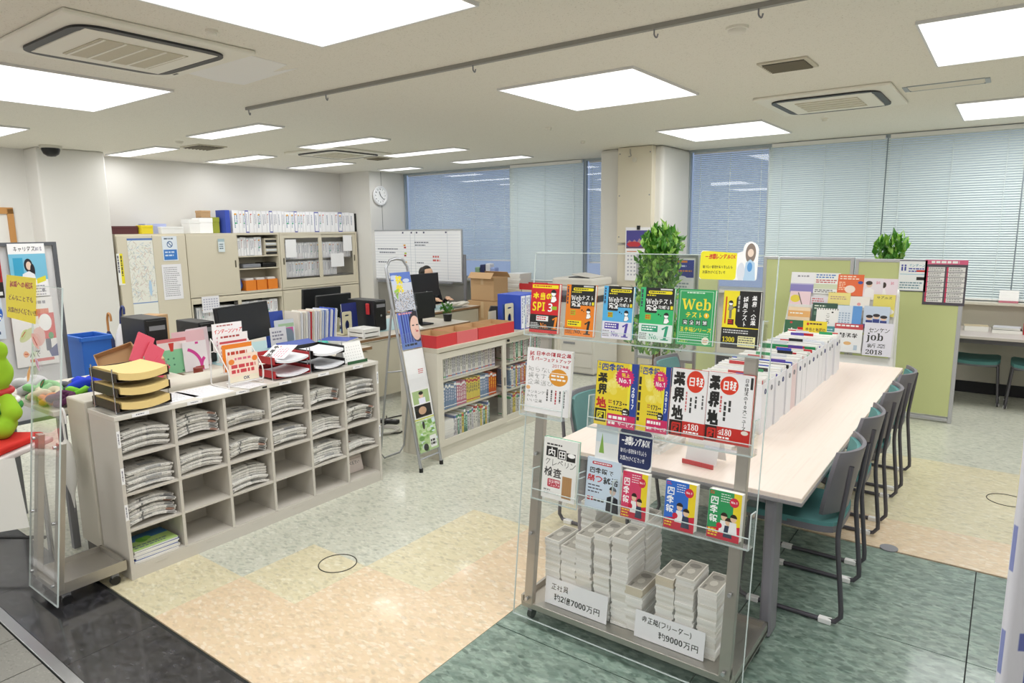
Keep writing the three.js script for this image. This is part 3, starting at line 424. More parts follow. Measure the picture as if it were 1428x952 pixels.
covers.uchida = C((c) => { greek(c, 26, 36, 120, 1, 20, '#444'); rect(c, 24, 56, 84, 62, '#222'); jtext(c, '内', 34, 58, 58, '#fff', { weight: 0.13 }); rect(c, 112, 66, 60, 60, '#222'); jtext(c, '田', 114, 68, 54, '#fff', { weight: 0.12 }); rect(c, 176, 78, 66, 52, '#222'); oval(c, 212, 92, 28, 14, '#fff'); jtext(c, 'クレペリン', 18, 132, 46, '#555', { weight: 0.07, squeeze: 0.98 }); jtext(c, '検査', 14, 184, 66, '#444', { weight: 0.11 }); rect(c, 156, 230, 70, 140, '#b98f61'); for (let k = 0; k < 8; k++) rect(c, 158 + k * 8.4, 230, 2, 140, '#a57b4e'); rrect(c, 46, 262, 96, 52, 8, '#c03a4d'); jtext(c, '完全理解', 52, 266, 21, '#fff'); jtext(c, 'マニュアル', 52, 290, 17, '#fff', { weight: 0.14 }); greek(c, 20, 330, 60, 2, 20, '#999'); }, '#f0f0ee', 256, 390);
covers.katsu = C((c) => { rrect(c, 40, 24, 150, 22, 10, '#c03a4d'); greek(c, 52, 30, 126, 1, 16, '#fff'); jtext(c, '四季報', 20, 68, 44, '#333', { weight: 0.12 }); jtext(c, 'で', 166, 74, 36, '#333'); jtext(c, '勝つ', 10, 120, 56, '#c2272d', { weight: 0.13 }); jtext(c, '就活', 128, 122, 56, '#222', { weight: 0.13 }); greek(c, 18, 198, 110, 3, 24, '#445', 0.35); oval(c, 206, 220, 22, 28, '#d9b69a'); c.fillStyle = '#1c1c1c'; c.beginPath(); c.arc(206, 210, 26, Math.PI, 0.2); c.fill(); poly(c, [[160, 376], [166, 270], [206, 250], [246, 268], [256, 376]], '#23252d'); poly(c, [[196, 254], [212, 254], [206, 310]], '#fff'); greek(c, 16, 290, 46, 1, 34, '#c2272d', 0.8); greek(c, 66, 296, 90, 1, 24, '#333', 0.8); }, '#cfdff0');
const shiki = (main, n) => C((c) => { rect(c, 196, 0, 60, 376, '#f0d52a'); greek(c, 10, 12, 40, 2, 14, '#d22'); jtext(c, '四季報', 12, 46, 66, '#fff', { vertical: true, weight: 0.12, gap: 1.08 }); greek(c, 96, 20, 90, 4, 18, '#fff', 0.3); disc(c, 200, 72, 36, '#d42a4a'); jtext(c, 'No.1', 174, 60, 22, '#fff'); poly(c, [[0, 300], [256, 250], [256, 376], [0, 376]], '#cf2440'); for (let k = 0; k < n; k++) { const x = 130 + k * (110 / n), y = 196 + (k % 2) * 34; oval(c, x, y, 24, 28, '#e7c6a6'); c.fillStyle = '#2b1c14'; c.beginPath(); c.arc(x, y - 8, 27, Math.PI, 0.1); c.fill(); poly(c, [[x - 36, y + 120], [x - 26, y + 28], [x + 24, y + 28], [x + 34, y + 120]], k % 2 ? '#333d55' : '#f0f0f0'); } disc(c, 96, 268, 22, '#cf2440'); greek(c, 12, 300, 80, 3, 22, '#f7e23c'); }, main);
covers.red = shiki('#d8436c', 2); covers.blue = shiki('#2f6fd0', 2); covers.green = shiki('#2f9a5c', 3);
const printOf = new Map();
const edges = mat('#f1efe6', 0.8);
function book(name, label, w, h, d, tex, back, group) {            // origin: middle of the bottom edge of the back
  const g = thing(name, label, 'book', [0, 0, 0], 0, group), front = print(tex, 0.32), bm = mat(back, 0.4);
  part(g, 'front_cover', bx(w, h, 0.0012), [bm, bm, bm, bm, front, bm], [0, h / 2, d - 0.0006]); part(g, 'back_cover', bx(w, h, 0.0012), bm, [0, h / 2, 0.0006]);
  part(g, 'spine', bx(0.0012, h, d), bm, [-w / 2 + 0.0006, h / 2, d / 2]); part(g, 'pages', bx(w - 0.004, h - 0.005, d - 0.0026), edges, [0, h / 2, d / 2]); return g;
}
const GROUPB = 'job-hunting books on the acrylic rack';
function rackBook(label, tl, tr, br, bl, d, tex, back) {
  const [a, b, c, e] = [tl, tr, br, bl].map((q) => onRack(...q)), w = ((b.x - a.x) + (c.x - e.x)) / 2, y0 = (c.y + e.y) / 2, h = ((a.y + b.y) / 2 - y0) / Math.cos(LA) , x = (a.x + b.x + c.x + e.x) / 4;
  const g = book('book', label, w, h, d, tex, back, GROUPB); g.position.set(...rackAt(x, y0, 0.009)); g.rotation.x = -LA; return g;
}
rackBook('red test-preparation book with yellow SPI lettering and a big orange 1', [748, 394], [786, 397], [781, 465], [742, 463], 0.02, covers.spi, '#d22027');
rackBook('orange and black web test book with a black number 1', [796, 396.6], [835, 398.5], [831, 470], [791, 467], 0.018, covers.web1, '#f0861e');
rackBook('sky-blue and black web test book with a violet number 1', [849, 399], [887.6, 400], [884, 474], [841, 470.6], 0.018, covers.web2, '#55b4ea');
rackBook('mint-green and black web test book with a teal number 1', [898.6, 401], [945, 402], [940, 478], [893, 475], 0.018, covers.web3, '#37bd72');
rackBook('plain green web test book with large yellow lettering and 2017', [951.8, 402.7], [1002, 405], [997, 483.6], [946, 479], 0.022, covers.web4, '#2fa35f');
rackBook('yellow and black recruitment test book with the number 1300', [1013, 405], [1064.6, 407.6], [1059, 488.5], [1008.7, 483.6], 0.02, covers.test, '#1d1d1d');
rackBook('white company guide with dark red lettering and an orange disc', [742, 484], [802, 489.6], [798, 581], [735.5, 572], 0.022, covers.yuryo, '#e9e8ea');
rackBook('yellow industry map book with a pink starburst, its full title showing', [837.6, 502], [893.5, 508], [889.5, 598], [831.5, 590], 0.016, covers.shi1, '#26449b');
rackBook('yellow industry map book with a pink starburst, its title edge covered', [894.5, 508], [940, 511.7], [932, 604], [890.5, 598.7], 0.014, covers.shi2, '#26449b');
rackBook('white industry map book with a red disc beside the yellow ones', [941.8, 511.7], [989.6, 517], [986, 612], [935.7, 604.8], 0.016, covers.nik1, '#cb2a22');
rackBook('white industry map book with a red disc and a vertical headline column', [990, 517.4], [1054.6, 522.7], [1048.4, 623], [986.5, 612], 0.018, covers.nik2, '#cb2a22');
rackBook('white test manual with black blocks and a wood-pattern strip', [766, 607], [812, 616], [806.5, 700], [758.5, 690], 0.024, covers.uchida, '#63c3a4');
rackBook('pale blue book showing a thoughtful man in a dark suit', [824, 636], [871, 643.6], [865, 713], [818, 706], 0.014, covers.katsu, '#cfdff0');
rackBook('pink-red thick paperback with cartoon people on the lowest rack row', [877, 654], [911, 659], [905.5, 725.5], [870, 717], 0.034, covers.red, '#e8e6e0');
rackBook('blue thick paperback with cartoon people on the lowest rack row', [935.7, 666], [977.6, 673], [972.5, 740], [930, 730], 0.034, covers.blue, '#e8e6e0');
rackBook('green thick paperback with three cartoon people on the lowest rack row', [995.7, 678], [1040.5, 687], [1035, 755], [989.6, 742], 0.034, covers.green, '#e8e6e0');

// ---- rental signs
const thin = (shape, d) => { const g = new THREE.ExtrudeGeometry(shape, { depth: d, bevelEnabled: false, curveSegments: 10 }); g.computeBoundingBox(); const b = g.boundingBox, p = g.attributes.position, uv = g.attributes.uv; for (let i = 0; i < p.count; i++) uv.setXY(i, (p.getX(i) - b.min.x) / (b.max.x - b.min.x), (p.getY(i) - b.min.y) / (b.max.y - b.min.y)); return g; };
{
  const a = onRack(977, 389), b = onRack(1061, 337), w = b.x - a.x, h = b.y - a.y;
  const s = new THREE.Shape(); s.moveTo(0.03 * w, 0); s.lineTo(0.96 * w, 0); s.quadraticCurveTo(w, 0, w, 0.1 * h); s.lineTo(w, 0.8 * h); s.quadraticCurveTo(0.96 * w, h, 0.85 * w, h); s.quadraticCurveTo(0.74 * w, 0.98 * h, 0.74 * w, 0.75 * h); s.lineTo(0.64 * w, 0.7 * h); s.lineTo(0.05 * w, 0.76 * h); s.quadraticCurveTo(0, 0.76 * h, 0, 0.68 * h); s.lineTo(0, 0.06 * h); s.quadraticCurveTo(0, 0, 0.03 * w, 0);
  const t = canvas(512, 330, (c) => {
    rrect(c, 0, 84, 330, 246, 30, '#f7ee2b'); jtext(c, '一週間レンタルOK', 40, 108, 44, '#d2452a', { weight: 0.15, squeeze: 0.72, skew: 0.1 }); jtext(c, '借りたい書籍がありましたら', 26, 206, 28, '#3a3a20', { squeeze: 0.72 }); jtext(c, 'お声かけください!!', 26, 252, 30, '#3a3a20', { squeeze: 0.78 });
    oval(c, 446, 100, 44, 84, '#8f8076'); oval(c, 446, 96, 26, 34, '#f3ddcb'); poly(c, [[396, 330], [410, 180], [446, 150], [486, 180], [500, 330]], '#bcd9f2'); oval(c, 446, 215, 22, 40, '#5f9fdc'); oval(c, 372, 260, 34, 80, '#e3e8f2');
  }, '#ffffff');
  solo('rental_sign', 'yellow rental sign with a cut-out girl in pale blue clipped above the rack', 'sign', thin(s, 0.004), print(t), rackAt(a.x, a.y, 0.012), [-LA, 0, 0]);
  const p = onRack(831.5, 641), q = onRack(914, 604), W = q.x - p.x, Hh = q.y - p.y + 0.012;
  const t2 = canvas(512, 220, (c) => { rect(c, 0, 0, 200, 110, '#d8e6ee'); rect(c, 0, 110, 200, 110, '#eef1f2'); poly(c, [[60, 60], [84, 170], [36, 170]], '#8ab552'); rrect(c, 214, 14, 292, 196, 34, '#1d2a5c'); jtext(c, '一週間レンタルOK', 234, 52, 46, '#fff', { weight: 0.15, squeeze: 0.62, skew: 0.1 }); jtext(c, '借りたい書籍がありましたら', 232, 116, 26, '#fff', { squeeze: 0.66 }); jtext(c, 'お声かけください!!', 232, 156, 28, '#fff', { squeeze: 0.86 }); }, '#f0f0ee');
  solo('rental_sign', 'white card with a navy rental notice below the industry map books', 'sign', thin(roundRect(0, 0, W, Hh, 0.005), 0.003), print(t2), rackAt(p.x, p.y, 0.012), [-LA, 0, 0]);
}

// ---- play-money bundles on the base tray
const noteTex = canvas(256, 128, (c, w, h) => { rect(c, 8, 8, w - 16, h - 16, '#b5b1a8'); for (let k = 0; k < 40; k++) { c.globalAlpha = 0.25; rect(c, rnd(10, 200), rnd(10, 100), rnd(8, 50), 3, '#77746c'); } c.globalAlpha = 1; oval(c, 190, 64, 30, 40, '#8d8a83'); oval(c, 110, 64, 34, 26, '#d4d1c8'); rect(c, 20, 20, 50, 16, '#8a877f'); }, '#efece3');
const noteTop = print(noteTex, 0.8), noteEdge = [mat('#f2f0ec', 0.85), mat('#e8e5de', 0.85), mat('#f7f6f3', 0.85), mat('#dcd2be', 0.85)];
const bundleGeo = cached('bundle', () => { const g = new THREE.BoxGeometry(0.16, 0.0118, 0.076); return g; });
let bundles = 0;
function noteStack(x, z, top, tint, big) {
  const n = Math.round((top - 0.099) / 0.0123);
  for (let k = 0; k < n && bundles < 296; k++) {
    const e = tint !== undefined && k > n - 4 ? noteEdge[tint] : noteEdge[Math.floor(rnd(3))];
    const m = new THREE.Mesh(bundleGeo, [e, e, k === n - 1 ? noteTop : e, e, e, e]); m.name = numbered('banknote_bundle'); scene.add(m); bundles++;
    const s = rnd(-0.0025, 0.0025);
    m.position.set(x + s, 0.105 + k * 0.0123, z + rnd(-0.003, 0.003)); m.rotation.y = Math.PI / 2 + rnd(-0.03, 0.03);
    tag(m, big ? 'pale play-money bundle in the taller heap behind the 27000 card' : 'pale play-money bundle in the lower heap behind the 9000 card', 'banknotes', big ? 'play-money bundles of the tall heap' : 'play-money bundles of the low heap');
  }
}
for (const [u, v, du] of [[759.7, 750], [781, 758], [802, 742], [827, 745], [852, 745]]) { const p = onZ(u, v, -2.36); noteStack(p.x + 0.042, -2.44, p.y, undefined, true); }
noteStack(-1.45, -2.61, 0.53, undefined, true); noteStack(-1.2, -2.61, 0.51, undefined, true);
for (const [u, v, t] of [[871, 814, 3], [914, 802, 3], [941, 803], [972, 818]]) { const p = onZ(u, v, -2.36); noteStack(p.x + 0.042, -2.44, p.y, t, false); }
noteStack(-0.985, -2.61, 0.42, undefined, false); noteStack(-0.9, -2.61, 0.42, undefined, false); noteStack(-0.81, -2.6, 0.41, undefined, false);
function moneyCard(label, tl, tr, bl, draw) {
  const z = -2.335, [a, b, c] = [tl, tr, bl].map((q) => onZ(...q, z)), w = b.x - a.x, h = a.y - c.y;
  const t = canvas(512, Math.round(512 * h / w), draw, '#f6f7fc'); solo('price_card', label, 'card', thin(roundRect(0, 0, w, h, 0.002), 0.002), print(t, 0.7), [a.x, Math.max(0.099, c.y), z], [-0.14, 0, 0], 'cards before the play money');
}
moneyCard('white card lettered with 27000 man yen before the taller money heap', [759.7, 819], [845.7, 846], [759.7, 853], (c) => { jtext(c, '正社員', 46, 34, 48, '#222', { weight: 0.09 }); jtext(c, '約2億7000万円', 76, 106, 54, '#222', { weight: 0.1 }); });
moneyCard('white card lettered with 9000 man yen before the lower money heap', [884.6, 861.5], [982, 890.6], [883, 896], (c) => { jtext(c, '非正規(フリーター)', 50, 28, 48, '#222', { weight: 0.1, squeeze: 0.85 }); jtext(c, '約9000万円', 180, 104, 54, '#222', { weight: 0.1 }); });

// ================================================================ long table, chairs and files
const TT = 0.7, woodTex = canvas(512, 512, (c) => { for (let i = 0; i < 260; i++) { c.globalAlpha = rnd(0.03, 0.12); rect(c, rnd(512), rnd(-100, 512), rnd(1, 5), rnd(80, 400), pick(['#e0cdbe', '#f8efe6', '#d6bfae'])); } c.globalAlpha = 1; }, '#f0e1d5', true);
woodTex.wrapS = woodTex.wrapT = THREE.RepeatWrapping;
const LAMIN = new THREE.MeshStandardMaterial({ map: woodTex, roughness: 0.35 });
{
  const g = thing('long_table', 'long pale wood-grain meeting table with grey slab legs', 'table', [-1.18, 0, -4.22]);
  part(g, 'table_top', metreUv(new RoundedBoxGeometry(1.2, 0.026, 3.05, 2, 0.004)), LAMIN, [0, TT - 0.013, 0]);
  part(g, 'edge_band', rb(1.204, 0.018, 3.054, 0.004), mat('#8f8d90', 0.5), [0, TT - 0.028, 0]);
  for (const sx of [-1, 1]) { part(g, 'apron', bx(0.03, 0.06, 2.7), GREY, [sx * 0.48, TT - 0.065, 0]); for (const sz of [-1, 0, 1]) { const l = part(g, 'leg', rb(0.05, TT - 0.03, 0.11, 0.015), mat('#8b8990', 0.4), [sx * 0.46, (TT - 0.03) / 2, sz * 1.38], [0, 0, 0]); part(l, 'foot', cy(0.022, 0.02, 16), DARK, [0, -(TT - 0.03) / 2 + 0.01, 0]); } }
  for (const sz of [-1, 1]) part(g, 'apron', bx(0.9, 0.06, 0.03), GREY, [0, TT - 0.065, sz * 1.4]);
}
const TEAL = mat('#578f8e', 0.75), SHELL = mat('#6f6d74', 0.45), TUBE = mat('#5d5b62', 0.35, { metalness: 0.4 });
function bentPanel(w, h, t, curve, shrink = 0.14) {
  const g = new RoundedBoxGeometry(w, h, t, 3, t * 0.45), b = new THREE.BoxGeometry(w, h, t, 14, 10, 1), p = b.attributes.position;
  for (let i = 0; i < p.count; i++) { const x = p.getX(i), y = p.getY(i), v = y / (h / 2), k = 1 - shrink * Math.pow(Math.abs(v), 4); p.setX(i, x * k); p.setZ(i, p.getZ(i) + curve * Math.pow(x / (w / 2), 2) - 0.015 * v); }
  b.computeVertexNormals(); return b;
}
const backShell = bentPanel(0.45, 0.3, 0.016, 0.07), backPad = bentPanel(0.4, 0.26, 0.02, 0.055);
const seatPad = (() => { const b = new THREE.BoxGeometry(0.42, 0.03, 0.42, 12, 1, 12), p = b.attributes.position; for (let i = 0; i < p.count; i++) { const x = p.getX(i) / 0.21, z = p.getZ(i) / 0.21; p.setX(i, p.getX(i) * (1 - 0.12 * Math.pow(Math.abs(z), 5))); p.setZ(i, p.getZ(i) * (1 - 0.1 * Math.pow(Math.abs(x), 5))); p.setY(i, p.getY(i) + 0.012 * x * x - 0.012 * Math.max(0, z) ** 3); } b.computeVertexNormals(); return b; })();
const sledGeo = [-1, 1].map((s) => bent([[s * 0.19, 0.405, 0.17], [s * 0.22, 0.012, 0.21], [s * 0.22, 0.012, -0.26], [s * 0.215, 0.42, -0.215], [s * 0.2, 0.74, -0.25]], 0.011, 8, 0.06));
function makeChair(label, p, turn, group) {
  const g = thing('sled_chair', label, 'chair', p, turn, group);
  part(g, 'seat', seatPad, TEAL, [0, 0.435, 0]); part(g, 'seat_shell', seatPad, SHELL, [0, 0.418, -0.002]); part(g, 'backrest', backShell, SHELL, [0, 0.635, -0.235], [-0.08, 0, 0]); part(g, 'back_pad', backPad, TEAL, [0, 0.632, -0.216], [-0.08, 0, 0]);
  [-1, 1].forEach((s, i) => { const f = part(g, 'sled_frame', sledGeo[i], TUBE); for (const z of [0.13, -0.19]) part(f, 'glide', rb(0.032, 0.024, 0.055, 0.004), WHITE, [s * 0.22, 0.012, z]); });
  part(g, 'crossbar', rod([-0.19, 0.395, 0.16], [0.19, 0.395, 0.16], 0.01), TUBE); return g;
}
const ch = makeChair('teal-seated sled chair at the long table, beside the acrylic rack', [-0.72, 0, -3.28], -Math.PI / 2, 'chairs along the long table');
copy(ch, 'teal-seated sled chair, second from the acrylic rack on the aisle side', [-0.73, 0, -3.93]); copy(ch, 'teal-seated sled chair, third from the acrylic rack on the aisle side', [-0.72, 0, -4.59]); copy(ch, 'teal-seated sled chair closest to the green divider on the aisle side', [-0.71, 0, -5.2]);
copy(ch, 'teal-seated sled chair across the table, behind the company guide book', [-1.83, 0, -3.5], Math.PI / 2); copy(ch, 'teal-seated sled chair across the table beside the white box files', [-1.86, 0, -4.75], Math.PI / 2);
for (const [l, x, z] of [['dark teal stool under the wall desk, beside the divider end', -0.2, -8.1], ['dark teal stool under the wall desk, before the red box', 0.3, -8.05]]) { const c = copy(ch, l, [x, 0, z], 0, 'stools at the wall desk'); c.name = numbered('sled_stool'); c.userData.category = 'stool'; for (const k of [...c.children]) if (/back/.test(k.name)) c.remove(k); for (const k of c.children) if (k.name === 'sled_frame') { const s = k.geometry === sledGeo[0] ? -1 : 1; k.geometry = cached('st' + s, () => bent([[s * 0.19, 0.405, 0.17], [s * 0.22, 0.012, 0.21], [s * 0.22, 0.012, -0.21], [s * 0.19, 0.405, -0.17]], 0.011, 8, 0.05)); } }
solo('waste_bin', 'small grey waste bin between the chairs under the table', 'bin', new THREE.LatheGeometry([[0.09, 0.005], [0.095, 0], [0.12, 0.27], [0.126, 0.275], [0.114, 0.27], [0.088, 0.012], [0, 0.012]].map((a) => new THREE.Vector2(...a)), 28), GREY, [-1.02, 0, -4.6]);

const boxWall = (w, h, d, t = 0.003) => merge([moved(new THREE.BoxGeometry(w, h, t), [0, h / 2, d / 2]), moved(new THREE.BoxGeometry(w, h, t), [0, h / 2, -d / 2]), moved(new THREE.BoxGeometry(t, h, d), [w / 2, h / 2, 0]), moved(new THREE.BoxGeometry(t, h, d), [-w / 2, h / 2, 0]), moved(new THREE.BoxGeometry(w, t, d), [0, t / 2, 0])]);
const tabCols = ['#c9252b', '#1f8a55', '#5b4aa8', '#dfe3ea', '#1c1d20', '#2f4fbf', '#e8e8e4', '#c9252b', '#2f9e62'];
const hole = cached('hole', () => new THREE.TorusGeometry(0.012, 0.003, 6, 18));
for (let k = 0; k < 17; k++) {
  const z = -3.5 - k * 0.117, g = thing('box_file', `white open box file with coloured folders, ${nth(k)} from the acrylic rack in its row`, 'box file', [-1.15 + rnd(-0.006, 0.006), TT, z], rnd(-0.02, 0.02), 'white box files on the long table');
  part(g, 'box', cached('boxfile', () => boxWall(0.37, 0.265, 0.105)), k === 5 ? mat('#e7d3d3', 0.5) : mat('#ececf0', 0.45));
  part(g, 'finger_hole', hole, k % 3 ? GREY : NAVY, [0.187, 0.22, 0], [0, Math.PI / 2, 0]);
  for (let f = 0; f < 5; f++) { const fl = part(g, 'folder', bx(0.35, 0.25, 0.008), f === 2 ? mat(tabCols[k % 9], 0.6) : PAPER, [rnd(-0.005, 0.005), 0.135 + rnd(0.025), -0.038 + f * 0.019]); if (f % 2) part(fl, 'index_tab', bx(0.09, 0.02, 0.003), mat(tabCols[(k + f * 2) % 9], 0.6), [rnd(-0.1, 0.1), 0.134, 0]); }
}
// ---- papers, tent calendar and booklets on the table
function tent(name, label, x, y, z, turn, w, h, face, foot, cat = 'calendar') {
  const g = thing(name, label, cat, [x, y, z], turn); part(g, 'front_leaf', bx(w, h, 0.002), face, [0, h / 2 + 0.004, 0.03], [-0.32, 0, 0]); part(g, 'rear_leaf', bx(w, h, 0.002), WHITE, [0, h / 2 + 0.004, -0.03 - 0.005], [0.32, 0, 0]); part(g, 'foot', bx(w, 0.02, 0.006), foot, [0, 0.011, 0.078]); return g;
}
{ const p = onY(978, 648, TT); tent('tent_calendar', 'blank white tent calendar with a red foot on the long table', p.x, TT, p.z - 0.05, -0.1, 0.15, 0.13, WHITE, RED); }
const booklet = (name, label, x, y, z, turn, w, d, h, cover, group) => { const g = thing(name, label, 'booklet', [x, y, z], turn, group); part(g, 'pages', bx(w - 0.003, h, d - 0.003), PAPER, [0, h / 2, 0]); part(g, 'cover', bx(w, 0.0015, d), cover, [0, h + 0.0005, 0]); return g; };
for (let k = 0; k < 7; k++) booklet('booklet', `white booklet, ${nth(k)} from the bottom of the pile behind the navy rental card`, -1.36 + rnd(-0.01, 0.01), TT + k * 0.0165, -3.02 + rnd(-0.01, 0.01), rnd(-0.06, 0.06), 0.21, 0.3, 0.015, WHITE, 'white booklets behind the rack');
for (let k = 0; k < 6; k++) booklet('booklet', `white booklet, ${nth(k)} from the bottom of the pile at the box file row`, -1.09 + rnd(-0.01, 0.01), TT + k * 0.0145, -3.27 + rnd(-0.01, 0.01), rnd(-0.2, 0.2), 0.21, 0.28, 0.013, WHITE, 'white booklets beside the box files');

// ================================================================ green dividers
const FABRIC = mat('#d0d79c', 0.85), SFRAME = mat('#c3c3c8', 0.4, { metalness: 0.35 });
function screen(label, x, z, w, h, turn) {
  const g = thing('divider_screen', label, 'divider', [x, 0, z], turn, 'green office dividers'), t = 0.045;
  part(g, 'fabric_panel', bx(w - 0.06, h - 0.09, t - 0.01), FABRIC, [0, h / 2 + 0.015, 0]); for (const s of [-1, 1]) { part(g, 'side_rail', rb(0.032, h, t, 0.006), SFRAME, [s * (w / 2 - 0.016), h / 2, 0]); }
  part(g, 'top_rail', rb(w - 0.06, 0.03, t, 0.006), SFRAME, [0, h - 0.015, 0]); part(g, 'bottom_rail', rb(w - 0.06, 0.03, t, 0.006), SFRAME, [0, 0.03, 0]); return g;
}
screen('green fabric divider behind the pamphlet rack, with no posters', -1.595, -7.03, 0.83, 1.47, 0); screen('green fabric divider carrying two posters beside the wall desk', -0.735, -7.03, 0.87, 1.46, 0); screen('green fabric divider seen edge-on behind the poster board and plant', -2.5, -6.62, 0.9, 1.5, Math.PI / 2);
const flat = (w, h, t = 0.0015) => bx(w, h, t);
function sheetAt(name, label, cat, tl, br, z, tex, group) { const a = onZ(...tl, z), b = onZ(...br, z), w = b.x - a.x, h = a.y - b.y; return solo(name, label, cat, flat(w, h), print(tex, 0.5), [(a.x + b.x) / 2, (a.y + b.y) / 2, z + 0.001], [0, 0, 0], group); }
sheetAt('wall_poster', 'white poster with blue figures and a small black badge on the green divider', 'poster', [1255, 362.5], [1290, 407], -7.005, canvas(160, 200, (c) => { rect(c, 0, 0, 160, 6, '#556'); for (const x of [18, 36]) { disc(c, x, 34, 6, '#4a52a8'); rect(c, x - 5, 42, 10, 26, '#4a52a8'); } jtext(c, 'インターン', 56, 24, 18, '#38a', { weight: 0.1 }); greek(c, 56, 50, 96, 2, 16, '#4a52a8'); rect(c, 100, 62, 50, 12, '#c33'); rect(c, 8, 88, 144, 3, '#7bd'); rect(c, 104, 106, 46, 20, '#222'); greek(c, 10, 140, 130, 3, 16, '#79a'); rect(c, 0, 194, 160, 6, '#445'); }, '#f4f7fa'));
sheetAt('wall_poster', 'grey timetable poster with a pink header on the green divider', 'poster', [1291, 362], [1344.5, 427], -7.005, canvas(200, 240, (c) => { rect(c, 0, 0, 200, 24, '#e0668c'); greek(c, 30, 6, 140, 1, 20, '#fff', 0.6); for (const x of [10, 104]) for (let k = 0; k < 7; k++) { rect(c, x, 38 + k * 27, 86, 24, '#eceaea'); rect(c, x, 38 + k * 27, 8, 24, '#d23a62'); greek(c, x + 12, 42 + k * 27, 70, 2, 10, '#999'); } }, '#55505a'));
// ---- pamphlet rack in front of the dividers
const PZ = -6.38, PL = 0.2, onPam = (u, v, off = 0) => { const p = hit(u, v, (d) => (PZ + off - PL * EYE) / (d.z + PL * d.y)); return p; };
{
  const g = thing('pamphlet_rack', 'white steel pamphlet rack full of magazines before the green dividers', 'rack', [-1.2, 0, PZ]), o = [-1.2, 0, PZ], L = (p) => [p.x - o[0], p.y, p.z - o[2]];
  for (const [a, b] of [[[1106, 402], [1078, 520]], [[1251, 407], [1240, 520]]]) { const t = L(onPam(...a)), u = L(onPam(...b)), f = [u[0], 0.02, u[2] + PL * u[1]]; part(g, 'side_post', bent([f, t, [t[0], t[1] + 0.015, t[2] - 0.06], [t[0], 0.5, t[2] - 0.16], [t[0], 0.02, t[2] - 0.2]], 0.016, 8, 0.05), WHITE); }
  for (const v of [412, 440, 468, 496]) { const a = L(onPam(1104, v)), b = L(onPam(1246, v + 2)), w = b[0] - a[0]; const s = part(g, 'tier', bx(w, 0.004, 0.05), WHITE, [(a[0] + b[0]) / 2, a[1] - 0.1, a[2] + 0.04]); part(s, 'lip', bx(w, 0.03, 0.003), WHITE, [0, 0.014, 0.025]); part(s, 'backing', bx(w, 0.16, 0.003), WHITE, [0, 0.08, -0.026], [-0.19, 0, 0]); }
}
const small = (draw, back) => canvas(128, 168, draw, back);
